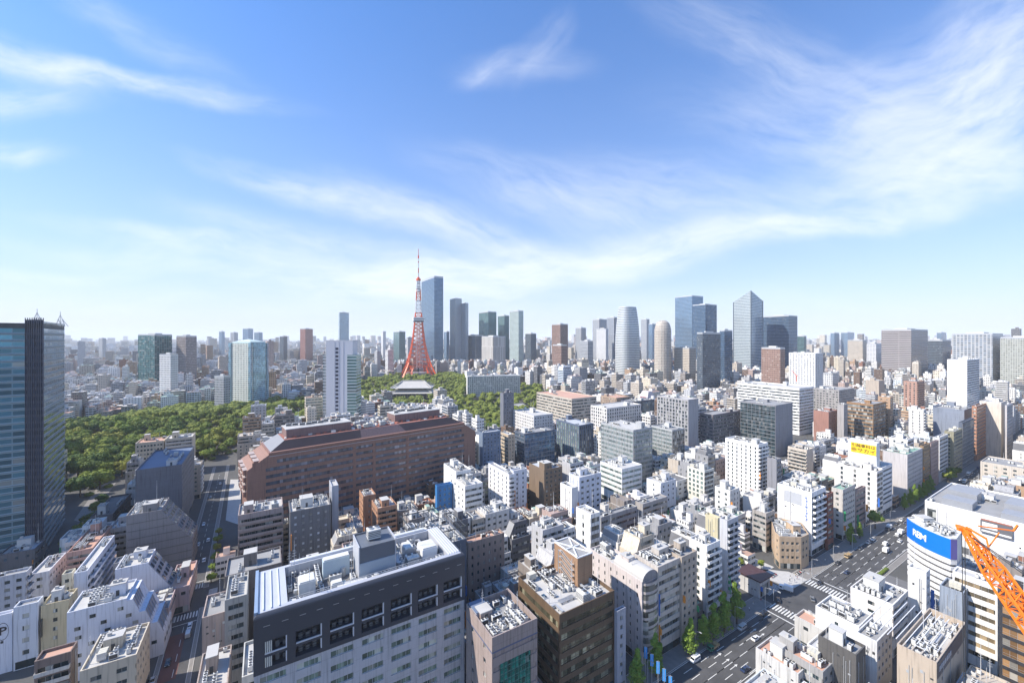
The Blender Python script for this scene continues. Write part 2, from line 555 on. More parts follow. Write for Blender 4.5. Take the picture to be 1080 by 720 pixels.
LIB = {}
def lib(kind, k=0):
    key = (kind, k)
    if key in LIB: return LIB[key]
    b = MB()
    if kind == 'air_conditioner':
        w, d, h = [(2.2, 1.1, 1.9), (3.4, 1.2, 1.7), (1.1, .9, 1.3)][k]
        b.box(-w / 2, w / 2, -d / 2, d / 2, .25, h, 0, bottom=True)
        for sx in (-1, 1):
            b.box(sx * w * .4 - .08, sx * w * .4 + .08, -d / 2 + .01, d / 2 - .01, 0, .25, 1)
        n = max(1, int(round(w / 1.1)))
        for i in range(n):
            b.cyl(-w / 2 + w * (i + .5) / n, 0, h, h + .16, min(.42, d * .4), 10, 0, None, 1)
        b.box(-w / 2 + .1, w / 2 - .1, -d / 2 - .02, -d / 2, .5, h - .2, 1)
        me = b.mesh(kind, [M_ACW, M_FAN])
    elif kind == 'cooling_tower':
        b.box(-1.9, 1.9, -1.6, 1.6, .4, 3.1, 0, bottom=True)
        for x in (-.95, .95): b.cyl(x, 0, 3.1, 3.7, .8, 14, 0, .74, 1)
        for x in (-1.6, 1.6):
            for y in (-1.3, 1.3): b.box(x - .1, x + .1, y - .1, y + .1, 0, .4, 1)
        for z in (.9, 1.4, 1.9, 2.4): b.box(-1.93, 1.93, -1.63, 1.63, z, z + .18, 1)
        me = b.mesh(kind, [M_ACW, M_FAN])
    elif kind == 'water_tank':
        if k == 0:
            for x in (-.9, .9):
                for y in (-.9, .9): b.bar((x, y, 0), (x * .8, y * .8, 1.2), .16, 1)
            b.cyl(0, 0, 1.1, 3.0, 1.35, 16, 0); b.cyl(0, 0, 3.0, 3.5, 1.35, 16, 0, .5)
        else:
            b.box(-1.6, 1.6, -1.1, 1.1, .6, 2.7, 0, bottom=True)
            for x in (-1.1, 0, 1.1): b.box(x - .1, x + .1, -1.05, 1.05, 0, .6, 1)
            for x in (-1.61, -.54, .5, 1.56): b.box(x, x + .06, -1.14, 1.14, .6, 2.74, 1)
            b.box(-1.64, 1.64, -1.13, 1.13, 1.6, 1.68, 1)
        me = b.mesh(kind, [simple('tank_cream', (.55, .52, .43), .6), M_METAL])
    elif kind == 'duct':
        L = [4.5, 7.5][k]
        b.box(-L / 2, L / 2, -.35, .35, .5, 1.15, 0, bottom=True)
        b.box(L / 2 - .7, L / 2, -.35, 1.6, .52, 1.13, 0)
        for i in range(3):
            x = -L / 2 + .5 + i * (L - 1.2) / 2
            b.box(x - .08, x + .08, -.3, .3, 0, .5, 1)
        me = b.mesh(kind, [M_METAL, M_DMETAL])
    elif kind == 'antenna':
        hh = [7.0, 12.0][k]
        b.bar((0, 0, 0), (0, 0, hh), .16, 0, .07)
        for i in range(3): b.bar((-.6 + .1 * i, 0, hh * .6 + i * .8), (.6 - .1 * i, 0, hh * .6 + i * .8), .06, 0)
        me = b.mesh(kind, [M_RAIL])
    elif kind == 'pipe_rack':
        for i in range(5): b.bar((-3.2, -.8 + i * .4, .7), (3.2, -.8 + i * .4, .7), .2, 0)
        for x in (-2.6, 0, 2.6):
            b.box(x - .08, x + .08, -1, 1, .45, .58, 1); b.box(x - .08, x + .08, -.95, -.8, 0, .45, 1); b.box(x - .08, x + .08, .8, .95, 0, .45, 1)
        me = b.mesh(kind, [M_METAL, M_DMETAL])
    elif kind == 'skylight':
        b.box(-1.2, 1.2, -.8, .8, 0, .35, 0); b.box(-1.05, 1.05, -.65, .65, .35, .5, 1)
        me = b.mesh(kind, [M_RAIL, G_BLUE])
    LIB[key] = me
    return me

SIZE = {('air_conditioner', 0): (2.4, 1.5), ('air_conditioner', 1): (3.6, 1.6), ('air_conditioner', 2): (1.3, 1.2), ('cooling_tower', 0): (4, 3.6), ('water_tank', 0): (3, 3),
        ('water_tank', 1): (3.5, 2.5), ('duct', 0): (4.8, 2.6), ('duct', 1): (7.8, 2.6), ('antenna', 0): (1, 1), ('antenna', 1): (1, 1), ('pipe_rack', 0): (6.8, 2.2), ('skylight', 0): (2.6, 1.8)}

def roof_clutter(root, poly, z, rnd, dens=1.0, wallmat=None, pent=True, D=150, feats=None, avoid=None):
    xs = [p[0] for p in poly]; ys = [p[1] for p in poly]
    x0, x1, y0, y1 = min(xs), max(xs), min(ys), max(ys)
    used = list(avoid or [])
    feats = feats if feats is not None else []
    def ok(cx, cy, w, d):
        for sx in (-.5, .5):
            for sy in (-.5, .5):
                if not in_poly(cx + sx * w, cy + sy * d, poly): return False
        return all(abs(cx - u[0]) > (w + u[2]) / 2 + .15 or abs(cy - u[1]) > (d + u[3]) / 2 + .15 for u in used)
    W, L = x1 - x0, y1 - y0
    if pent and min(W, L) > 6:
        pw, pd, ph = min(W * .45, rnd.uniform(3.5, 7)), min(L * .45, rnd.uniform(3.5, 6.5)), rnd.uniform(2.8, 5.5)
        for _ in range(12):
            cx, cy = rnd.uniform(x0 + pw / 2 + .6, max(x0 + pw / 2 + .61, x1 - pw / 2 - .6)), rnd.uniform(y0 + pd / 2 + .6, max(y0 + pd / 2 + .61, y1 - pd / 2 - .6))
            if ok(cx, cy, pw, pd):
                b = MB()
                b.box(cx - pw / 2, cx + pw / 2, cy - pd / 2, cy + pd / 2, z, z + ph, 0)
                b.box(cx - pw / 2 - .15, cx + pw / 2 + .15, cy - pd / 2 - .15, cy + pd / 2 + .15, z + ph, z + ph + .25, 1, bottom=True)
                b.box(cx - .5, cx + .5, cy - pd / 2 - .06, cy - pd / 2, z + .1, z + 2.2, 2)
                if D < 330:
                    for q in range(rnd.randint(0, 2)):
                        b.box(cx - pw / 2 + .6 + q * 1.6, cx - pw / 2 + 1.6 + q * 1.6, cy - .4, cy + .4, z + ph + .25, z + ph + 1.3, 1)
                b.build('roof_house', [wallmat or M_ACW, M_ROOFS[1], M_DMETAL], root)
                used.append((cx, cy, pw, pd)); feats.append('a rooftop stair box'); break
    n = int(dens * W * L / (20 if D < 260 else 36))
    n = min(n, 60 if D < 180 else (22 if D < 300 else 8))
    cyc = 0
    while n > 0 and cyc < (700 if dens > 4 else 150):
        cyc += 1
        kk = rnd.random()
        if kk < .5: it = ('air_conditioner', rnd.choice((0, 0, 1, 2)))
        elif kk < .6: it = ('cooling_tower', 0)
        elif kk < .7: it = ('water_tank', rnd.choice((0, 1, 1)))
        elif kk < .82: it = ('duct', rnd.choice((0, 1)))
        elif kk < .9: it = ('pipe_rack', 0)
        elif kk < .94: it = ('skylight', 0)
        else: it = ('antenna', rnd.choice((0, 1)))
        w, d = SIZE[it]
        turn = rnd.random() < .5
        if turn: w, d = d, w
        rep = rnd.randint(2, 5) if it[0] == 'air_conditioner' else 1
        bx, by = rnd.uniform(x0, x1), rnd.uniform(y0, y1)
        for r in range(rep):
            cx, cy = (bx + r * (w + .25), by) if turn is False and d > w else (bx, by + r * (d + .25))
            if ok(cx, cy, w, d):
                inst(it[0], lib(*it), root, (cx, cy, z), (pi / 2 if turn else 0) + (0 if rnd.random() < .5 else pi))
                used.append((cx, cy, w, d)); n -= 1
                fn = {'water_tank': 'a water tank', 'cooling_tower': 'a cooling tower', 'antenna': 'an antenna pole', 'duct': 'a silver duct', 'air_conditioner': 'air conditioners'}.get(it[0])
                if fn and fn not in feats: feats.append(fn)
    return feats

def px_side(lp, i, ca, sa, cx, cy):
    n = len(lp); p, q = lp[i], lp[(i + 1) % n]
    nx, ny = q[1] - p[1], p[0] - q[0]
    wx, wy = nx * ca + ny * sa, -nx * sa + ny * ca
    return wx * -cx + wy * -cy > 0

def P(code, **kw):
    d = dict(c=code, fh=3.4, wh=1.5, sill=.9, bay=3.0, w=1.7, glass=G_DARK, rec=.3, gf=4.0)
    if code == 'R': d.update(wh=1.6, w=99)
    if code == 'B': d.update(fh=3.0, wh=1.9, sill=.1, w=99)
    if code == 'C': d.update(fh=3.8)
    d.update(kw)
    return d

def building(kind, label, cat, poly, h, wall, styles, group=None, roof=0, clutter=1.7, pent=True, a=None, z0=None, balm=None, rail=None, tile=0,
             feats=None, parapet=1.0, frame=None, ground=True, rnd=None, wallmat=None):
    """a storeyed block: wall, roof, parapet, each window or window strip, balconies and the plant on its roof"""
    rnd = rnd or random.Random(int(poly[0][0] * 13 + poly[0][1] * 7) & 0xffff)
    n = len(poly)
    cx = sum(p[0] for p in poly) / n; cy = sum(p[1] for p in poly) / n
    D = cy
    if z0 is None: z0 = elev(cx, cy)
    h = h - z0
    if a is None: a = atan2(poly[1][1] - poly[0][1], poly[1][0] - poly[0][0])
    root = empty(kind, (cx, cy, z0), a, label, cat, group)
    ca, sa = cos(-a), sin(-a)
    lp = [((x - cx) * ca - (y - cy) * sa, (x - cx) * sa + (y - cy) * ca) for x, y in poly]
    wm = wallmat or wallm(wall, tile)
    hb = h - parapet
    ref = None
    for i in range(n):
        if styles.get(i) and styles[i]['c'] in 'RGBK': ref = styles[i]; break
    fm = frame or M_FRAME
    b = MB()
    rec = ref['rec'] if ref else .3
    if ref is None:
        b.prism(lp, 0, hb, 0, 0)
        nf = 0
    else:
        gf, fh, wh, sill = ref['gf'], ref['fh'], ref['wh'], ref['sill']
        nf = max(1, int((hb - gf - .3) / fh))
        zt = ref.get('top')
        # storeys hang from the top so that the visible ones keep their pitch
        base = hb - nf * fh - (.4 if zt is None else zt)
        if zt is not None: nf = max(1, int((hb - zt - gf) / fh)); base = hb - zt - nf * fh
        core = inset(lp, rec)
        b.prism(core, 0, hb - .05, 0, 0)
        zs = [base + k * fh for k in range(nf)]
        lo = 0
        for k in range(nf):
            b.prism(lp, lo, zs[k] + sill, 0, 0, bottom=k > 0)
            lo = zs[k] + sill + wh
        b.prism(lp, lo, hb, 0, 0, bottom=True)
    for i in range(n):
        p, q = lp[i], lp[(i + 1) % n]
        L = math.hypot(q[0] - p[0], q[1] - p[1])
        if L < .5: continue
        ex, ey = (q[0] - p[0]) / L, (q[1] - p[1]) / L
        nx, ny = ey, -ex
        ang = atan2(ey, ex)
        st = styles.get(i)
        def pt(u, off): return (p[0] + ex * u + nx * off, p[1] + ey * u + ny * off)
        if st is None or st['c'] == 'N':
            if ref is not None:
                A, B_, C_, D_ = pt(.012, .0), pt(L - .012, .0), pt(L - .012, -.25), pt(.012, -.25)
                A, B_ = pt(.012, .012), pt(L - .012, .012)
                b.prism([A, B_, C_, D_], .01, hb - .012, 0, 0, u0=rnd.random() * 9)
            if D < 270 and L > 5 and (px_side(lp, i, ca, sa, cx, cy)):
                for _ in range(rnd.randint(2, 4)):
                    u = rnd.uniform(.8, L - .8); x1_, y1_ = pt(u, .14); zt_ = hb - rnd.uniform(.2, 3)
                    dp_ = MB(); dp_.bar((x1_, y1_, .5), (x1_, y1_, zt_), .13)
                    dp_.build('drain_pipe', [M_METAL], root)
                for _ in range(rnd.randint(3, 9)):
                    u = rnd.uniform(1, L - 1); zz_ = rnd.uniform(hb * .35, hb - 2)
                    vt = MB(); vt.prism([pt(u, .06), pt(u + .7, .06), pt(u + .7, 0), pt(u, 0)], zz_, zz_ + rnd.choice((.5, .9)), 0, bottom=True)
                    vt.build('wall_vent', [M_DMETAL if rnd.random() < .6 else M_METAL], root)
            if st is not None and st.get('panel'):
                pass
            continue
        if st['c'] == 'C':
            g = MB()
            e = st.get('edge', .25); zb = st.get('zb', .5); ztp = st.get('zt', .6)
            off = .05 if ref is None else .06
            A, B_, C_, D_ = pt(e, off), pt(L - e, off), pt(L - e, -.2), pt(e, -.2)
            g.prism([A, B_, C_, D_], zb, hb - ztp, 0, 0, bottom=True)
            gz = g.build('glazing', [st['glass']], root)
            if D < 700 and st.get('fins', True):
                fb = MB(); fs = st.get('fin', 3.0); m = max(1, int((L - 2 * e) / fs))
                fw = st.get('finw', .12); fd = st.get('find', .18)
                for k in range(m + 1):
                    u = e + (L - 2 * e) * k / m
                    Q = [pt(u - fw / 2, off + fd), pt(u + fw / 2, off + fd), pt(u + fw / 2, off - .02), pt(u - fw / 2, off - .02)]
                    fb.prism(Q, zb + .01, hb - ztp - .01, 0)
                z = hb - ztp - st['fh']
                while z > zb + .5 and D < 500:
                    hs = st.get('band', .35)
                    Q = [pt(e + .02, off + fd * .6), pt(L - e - .02, off + fd * .6), pt(L - e - .02, off - .02), pt(e + .02, off - .02)]
                    fb.prism(Q, z, z + hs, 0, bottom=True)
                    z -= st['fh']
                fb.build('mullion_grid', [st.get('finm') or fm], gz)
            continue
        if ref is None: continue
        e = st.get('edge', .6)
        usable = L - 2 * e
        wd = min(st['w'], usable)
        if wd < .4: continue
        nb = 1 if st['w'] > 50 else max(1, int(usable / st['bay']))
        pitch = usable / nb
        if nb > 1 or st['w'] < 50: wd = min(wd, pitch - .25)
        gm = st['glass']
        many = nb * nf > (60 if D < 260 else (30 if D < 330 else 8))
        off = -rec
        # piers
        for k in range(nf):
            za, zb = zs[k] + sill - .02, zs[k] + sill + wh + .02
            cuts = [0.0]
            for j in range(nb):
                c = e + pitch * (j + .5)
                cuts += [c - wd / 2, c + wd / 2]
            cuts.append(L)
            for j in range(0, len(cuts), 2):
                u0, u1 = cuts[j], cuts[j + 1]
                if j == 0: u0 = .01
                if j == len(cuts) - 2: u1 = L - .01
                if u1 - u0 < .05: continue
                b.prism([pt(u0, -.01), pt(u1, -.01), pt(u1, -rec - .05), pt(u0, -rec - .05)], za, zb, 0, top=False, u0=u0)
            if many:
                ww = usable - (pitch - wd) + .0
                c = e + usable / 2
                me = window_mesh(ww, wh, gm, fm)
                x, y = pt(c, off)
                inst('window', me, root, (x, y, zs[k] + sill), ang)
            else:
                me = window_mesh(wd, wh, gm, fm)
                for j in range(nb):
                    x, y = pt(e + pitch * (j + .5), off)
                    inst('window', me, root, (x, y, zs[k] + sill), ang)
            if st['c'] == 'B':
                d = st.get('bd', 1.1)
                be = st.get('be', .15)
                x, y = pt(be, .0)
                if k < nf - st.get('skip', 0):
                    inst('balcony', balcony_mesh(L - 2 * be, d, balm or wm, rail), root, (x, y, zs[k]), ang)
    b.build('wall', [wm], root)
    if D < 340 and rnd.random() < .5 and n == 4 and 'letter' not in (label or '') and D > 110:
        p, q = lp[0], lp[1]
        L = math.hypot(q[0] - p[0], q[1] - p[1])
        for _ in range(rnd.randint(1, 2)):
            u = p[0] + rnd.choice((.35, L - .6)); zz_ = rnd.uniform(3.5, max(4, hb * .55)); hs_ = rnd.uniform(2, min(9, hb * .4))
            sb = MB(); sb.box(u, u + .25, p[1] - 1.35, p[1] - .3, zz_, zz_ + hs_, 0, bottom=True); sb.box(u + .08, u + .17, p[1] - .3, p[1], zz_ + hs_ * .5, zz_ + hs_ * .5 + .1, 1)
            sb.build('sign_board', [simple('board_%d' % (rnd.randrange(7)), rnd.choice([(.7, .7, .68), (.6, .05, .04), (.04, .14, .45), (.75, .6, .05), (.04, .3, .12), (.7, .25, .03), (.05, .05, .05)]), .5), M_METAL], root)
    ip = inset(lp, .36)
    r = MB(); r.prism(ip, hb - .02, hb + .05, 0, 0)
    rob = r.build('roof', [M_ROOFS[roof]], root)
    pb = MB(); pb.ring(lp, .35, hb - .001, h, 0)
    pb.build('parapet', [wm], root)
    if ground and D < 330 and ref is not None:
        for i in (0, 1, n - 1):
            p, q = lp[i], lp[(i + 1) % n]
            L = math.hypot(q[0] - p[0], q[1] - p[1])
            if L < 4: continue
            ex, ey = (q[0] - p[0]) / L, (q[1] - p[1]) / L; nx, ny = ey, -ex
            pt = lambda u, off: (p[0] + ex * u + nx * off, p[1] + ey * u + ny * off)
            s = MB(); s.prism([pt(.5, .05), pt(L - .5, .05), pt(L - .5, -.3), pt(.5, -.3)], .3, min(3.1, hb * .3), 0)
            s.build('shopfront', [G_DARK], root)
    feats = roof_clutter(rob, inset(lp, .8), hb + .05, rnd, clutter, wm if rnd.random() < .6 else M_ACW, pent, D, feats)
    return root, lp, hb, feats

def quad_px(xl, xc, xr, D, a=A0):
    """footprint from the columns of its left end, near corner and right end; (n,) gives a length in metres instead"""
    u = (cos(a), sin(a)); v = (-sin(a), cos(a))
    c = ((xc - 540) / F * D, D)
    def run(d, x):
        if isinstance(x, tuple): return float(x[0])
        k = (x - 540) / F
        den = d[0] - k * d[1]
        t = (k * c[1] - c[0]) / den if abs(den) > 1e-5 else 30
        if t <= 1 or t > 160: t = 30
        return t
    vp = 540 - F * math.tan(a)
    if xc < vp:      # the visible side is the right one
        Lf = run((-u[0], -u[1]), xl); Ws = run(v, xr)
        o = (c[0] - u[0] * Lf, c[1] - u[1] * Lf)
        poly = [o, c, (c[0] + v[0] * Ws, c[1] + v[1] * Ws), (o[0] + v[0] * Ws, o[1] + v[1] * Ws)]
        return poly, 1
    Lu = run(u, xr); Wv = run(v, xl)
    r = (c[0] + u[0] * Lu, c[1] + u[1] * Lu)
    poly = [c, r, (r[0] + v[0] * Wv, r[1] + v[1] * Wv), (c[0] + v[0] * Wv, c[1] + v[1] * Wv)]
    return poly, 3

def hero(kind, label, cat, xl, xc, xr, yt, h=None, D=None, wall=WHITE, A=None, S=None, a=A0, vb=None, lm=None, **kw):
    if isinstance(a, int): a = radians(a)
    if D is None: D = (H - h) * F / (yt - HZ)
    if h is None: h = H - (yt - HZ) * D / F
    poly, side = quad_px(xl, xc, xr, D, a)
    st = {}
    if A: st[0] = A
    if S: st[side] = S
    yb = HZ + (H - elev(*poly[0])) * F / D
    reserve(poly, h, vb if vb is not None else yt + .62 * (yb - yt))
    if lm: LAND.append((lm, xc, D))
    return building(kind, label, cat, poly, h, wall, st, a=a, **kw)

def slab_tower(kind, label, poly, h, mat, z0=None, top=None, crown=3.0, cat='skyscraper', roofm=None, extras=True, vb=None):
    """far tower: shaft, crown and roof plant"""
    n = len(poly); cx = sum(p[0] for p in poly) / n; cy = sum(p[1] for p in poly) / n
    if z0 is None: z0 = elev(cx, cy)
    root = empty(kind, (cx, cy, z0), 0, label, cat)
    lp = [(x - cx, y - cy) for x, y in poly]
    hh = h - z0
    b = MB(); b.prism(lp, 0, hh - crown, 0, 0); b.build('wall', [mat], root)
    c = MB(); c.prism(inset(lp, .12), hh - crown - .01, hh - .7, 0, 1); c.ring(inset(lp, .12), .8, hh - .701, hh, 0)
    c.build('crown', [top or M_METAL, roofm or M_ROOFS[0]], root)
    if extras:
        s = MB(); ip = inset(lp, 3.5)
        s.prism([(p[0] * .5, p[1] * .5) for p in ip], hh - .7, hh + 2.5, 0, 0); s.build('roof_house', [M_ACW], root)
    reserve(poly, h, vb)
    return root
# ------------------------------------------------------------------ the setting: land, roads, pavements
U = (cos(A0), sin(A0)); V = (-sin(A0), cos(A0))
def pq(p, q): return (p * U[0] + q * V[0], p * U[1] + q * V[1])
def to_pq(x, y): return (x * U[0] + y * U[1], x * V[0] + y * V[1])

def ground_mat():
    m, t, b = bsdf('urban_ground')
    b.inputs['Roughness'].default_value = .9
    tc = nd(t, 'ShaderNodeTexCoord')
    n = nd(t, 'ShaderNodeTexNoise'); n.inputs['Scale'].default_value = .05; n.inputs['Detail'].default_value = 8
    lk(t, tc.outputs['Object'], n.inputs['Vector'])
    v = nd(t, 'ShaderNodeTexVoronoi'); v.inputs['Scale'].default_value = .035
    lk(t, tc.outputs['Object'], v.inputs['Vector'])
    hsv = nd(t, 'ShaderNodeSeparateColor'); lk(t, v.outputs['Color'], hsv.inputs[0])
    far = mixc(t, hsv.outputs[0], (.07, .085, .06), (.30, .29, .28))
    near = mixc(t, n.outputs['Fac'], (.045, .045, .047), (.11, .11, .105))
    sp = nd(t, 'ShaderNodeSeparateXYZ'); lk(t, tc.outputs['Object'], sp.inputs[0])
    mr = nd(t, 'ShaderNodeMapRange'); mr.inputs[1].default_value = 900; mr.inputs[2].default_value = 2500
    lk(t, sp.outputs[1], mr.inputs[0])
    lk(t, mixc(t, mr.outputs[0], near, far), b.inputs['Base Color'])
    return m

def build_ground():
    b = MB()
    xs = [-60000, -20000, -8000, -4000, -2400] + [-1600 + 50 * i for i in range(57)] + [1600, 2400, 4000, 8000, 20000, 60000]
    ys = [-3000, -400] + [0, 100, 200, 300] + [350 + 35 * i for i in range(26)] + [1400, 1700, 2500, 5000, 10000, 20000, 60000]
    for j in range(len(ys) - 1):
        for i in range(len(xs) - 1):
            q = [(xs[i], ys[j]), (xs[i + 1], ys[j]), (xs[i + 1], ys[j + 1]), (xs[i], ys[j + 1])]
            b.face([(x, y, elev(x, y)) for x, y in q], 0)
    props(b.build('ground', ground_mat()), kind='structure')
build_ground()

M_ASPH = simple('asphalt', (.068, .068, .070), .85, 0, .55, .16)
M_PAVE = simple('paving', (.20, .19, .18), .85, 0, .25, .5)
M_PAVE2 = simple('pale_paving', (.42, .41, .39), .85, 0, .2, .6)
M_PAINT = simple('road_paint', (.60, .60, .58), .6, 0, .5, .9)
M_KERB = simple('kerb_stone', (.38, .37, .35), .8)

def sheet(name, poly, z, mat, thick=None):
    b = MB()
    if thick: b.prism(poly, z - thick, z, 0, 0)
    else: b.face([(x, y, z) for x, y in poly], 0)
    return props(b.build(name, mat), kind='structure')

def strip(p0, p1, q0, q1): return [pq(p0, q0), pq(p1, q0), pq(p1, q1), pq(p0, q1)]

# avenue along p, between q = 76 and q = 98; the cross street leaves it at p = 205..238
QL, QR = 98.0, 82.0
sheet('avenue_road', strip(60, 900, QR - 1, QL), .02, M_ASPH)
sheet('cross_street_road', [pq(206, QL + .01), pq(234, QL + .01), pq(218, 125), pq(211, 125)], .024, M_ASPH)
sheet('cross_street_lane', [pq(211, 125.01), pq(218, 125.01), pq(217, 420), pq(210, 420)], .024, M_ASPH)
sheet('cross_street_south', strip(206, 234, -60, QR - 1.02), .024, M_ASPH)
def kerb(name, poly, mat=M_PAVE, z=.14):
    b = MB(); b.prism(poly, 0, z, 1, 1); b.prism(inset(poly, .22), z, z + .006, 0, 0)
    return props(b.build(name, [mat, M_KERB]), kind='structure')
kerb('pavement_north', strip(60, 204, QL, QL + 7.6))
kerb('pavement_north_east', strip(240, 700, QL, QL + 7.4))
kerb('pavement_corner_plaza', [pq(225, QL + .5), pq(239.9, QL + .1), pq(239.9, QL + 9), pq(228, QL + 20), pq(223, QL + 12)], M_PAVE2)
kerb('pavement_south', strip(60, 205, QR - 5, QR - 1.1))
kerb('pavement_south_east', strip(235, 700, QR - 4, QR - 1.1))

kerb('pavement_back_plaza', [pq(219.5, QL + 15.2), pq(238, QL + 15.2), pq(238, QL + 34), pq(219.5, QL + 34)], M_PAVE2)
def paint_lines():
    b = MB()
    z = .032
    def ln(p0, p1, q, w=.18):
        b.face([(*pq(p0, q - w / 2), z), (*pq(p1, q - w / 2), z), (*pq(p1, q + w / 2), z), (*pq(p0, q + w / 2), z)], 0)
    lanes = [QL - 3.1, QL - 6.3, QL - 9.5, QL - 12.7, QL - 15.9]
    for q in (QL - .35, QR - .3): ln(60, 198, q, .2); ln(244, 700, q, .2)
    for i, q in enumerate(lanes):
        solid = i in (1, 3)
        for (a, c) in ((60, 196), (246, 700)):
            if i == 2 or (solid and False):
                ln(a, c, q - .0, .22)
            p = a
            if a == 60: ln(168, 196, q, .22)
            else: ln(246, 268, q, .2)
            while p < c:
                ln(p, min(p + 5, c), q, .22); p += 10.5
    # turn arrows as short chevrons before the stop line
    for q in (QL - 4.7, QL - 8, QL - 11.1):
        for p in (176, 150):
            b.face([(*pq(p, q - .12), z), (*pq(p + 3.6, q - .12), z), (*pq(p + 3.6, q + .12), z), (*pq(p, q + .12), z)], 0)
            b.face([(*pq(p + 3.5, q - .55), z), (*pq(p + 5, q), z), (*pq(p + 3.5, q + .55), z)], 0)
    ln(0, 0, 0)
    # stop lines
    for p in (197.0, 244.6):
        b.face([(*pq(p, QR), z), (*pq(p + .6, QR), z), (*pq(p + .6, QL - .4), z), (*pq(p, QL - .4), z)], 0)
    props(b.build('road_markings', M_PAINT), kind='structure')
    for (p0, p1, nm) in ((200.5, 206.0, 'crosswalk_near'), (236.0, 242.0, 'crosswalk_far')):
        c = MB(); q = QR + .2
        while q < QL - .8:
            c.face([(*pq(p0, q), z), (*pq(p1, q), z), (*pq(p1, q + .62), z), (*pq(p0, q + .62), z)], 0); q += 1.24
        props(c.build(nm, M_PAINT), kind='structure')
    c = MB(); p = 210
    while p < 222:
        c.face([(*pq(p, QL + 4), z), (*pq(p + .5, QL + 4), z), (*pq(p + .5, QL + 8), z), (*pq(p, QL + 8), z)], 0); p += 1.1
    props(c.build('crosswalk_side', M_PAINT), kind='structure')
paint_lines()

# side street on the left, running away between the blocks
SA = (-124.0, 146.3); SB = (-246.8, 336.0)
sd = Vector((SB[0] - SA[0], SB[1] - SA[1])).normalized(); sn = Vector((sd.y, -sd.x))
def st_pt(t, off):
    return (SA[0] + sd.x * t + sn.x * off, SA[1] + sd.y * t + sn.y * off)
def st_strip(t0, t1, o0, o1): return [st_pt(t0, o0), st_pt(t0, o1), st_pt(t1, o1), st_pt(t1, o0)]
sheet('side_street_road', st_strip(-70, 420, -4.4, 4.4), .02, M_ASPH)
sheet('side_street_crossroad', st_strip(48, 62, -80, -5.7), .024, M_ASPH)
sheet('side_street_crossroad_east', st_strip(48, 62, 5.7, 60), .024, M_ASPH)
M_RED = simple('red_paving', (.13, .055, .045), .85, 0, .2, .4)
sheet('bus_lane', st_strip(2, 30, -4.2, 1.2), .026, M_RED)
for nm, t0, t1, o0, o1 in (('pavement_west', -70, 46, -6.0, -4.4), ('pavement_west_far', 64, 400, -6.4, -4.4), ('pavement_east', -70, 46, 4.4, 6.0), ('pavement_east_far', 64, 400, 4.4, 6.6)):
    kerb(nm, st_strip(t0, t1, o0, o1))
def side_marks():
    b = MB(); z = .034
    for t in range(-60, 400, 9):
        if 38 < t < 70: continue
        b.face([(*st_pt(t, -.08), z), (*st_pt(t, .08), z), (*st_pt(t + 4.5, .08), z), (*st_pt(t + 4.5, -.08), z)], 0)
    for t in (36.5, 71.5):
        b.face([(*st_pt(t, -4.2), z), (*st_pt(t, 4.2), z), (*st_pt(t + .4, 4.2), z), (*st_pt(t + .4, -4.2), z)], 0)
    props(b.build('side_street_markings', M_PAINT), kind='structure')
    for t0 in (40, 65):
        c = MB(); o = -4.2
        while o < 3.8:
            c.face([(*st_pt(t0, o), z), (*st_pt(t0, o + .55), z), (*st_pt(t0 + 4.5, o + .55), z), (*st_pt(t0 + 4.5, o), z)], 0); o += 1.1
        props(c.build('side_street_crosswalk', M_PAINT), kind='structure')
    c = MB()
    for k in range(12):
        o = -9.5 - .0; t = 49.2 + k
        c.face([(*st_pt(t, -10.5), z), (*st_pt(t, -7), z), (*st_pt(t + .5, -7), z), (*st_pt(t + .5, -10.5), z)], 0)
        c.face([(*st_pt(t, 7), z), (*st_pt(t, 10.5), z), (*st_pt(t + .5, 10.5), z), (*st_pt(t + .5, 7), z)], 0)
    props(c.build('side_street_crosswalk', M_PAINT), kind='structure')
side_marks()
NOBUILD = [strip(40, 900, QR - 5.0, QL + 7.9), [pq(203, QL), pq(240, QL), pq(238, QL + 15), pq(207, QL + 15)], [pq(210, 110), pq(219, 110), pq(218, 420), pq(209, 420)],
           strip(205, 235, -60, QR - 5), st_strip(-90, 430, -6.2, 6.6), st_strip(47, 63, -80, 60)]

# paved forecourt of the long brown block, and the lanes beside it
def gpoly(pts, z=0.0): return [gp(x, y, z) for x, y in pts]
sheet('forecourt', gpoly([(238, 548), (262, 556), (262, 505), (243, 505)]), .05, M_PAVE2)
sheet('park_path', gpoly([(78, 548), (92, 552), (128, 500), (150, 478), (142, 474), (112, 500)]), .05, M_PAVE)
# ------------------------------------------------------------------ landmark blocks, placed where they stand
def rect(px, D, L, W, a=A0):
    if isinstance(a, int): a = radians(a)
    c = ((px - 540) / F * D, D)
    u = (cos(a), sin(a)); v = (-sin(a), cos(a))
    r = (c[0] + u[0] * L, c[1] + u[1] * L)
    return [c, r, (r[0] + v[0] * W, r[1] + v[1] * W), (c[0] + v[0] * W, c[1] + v[1] * W)]

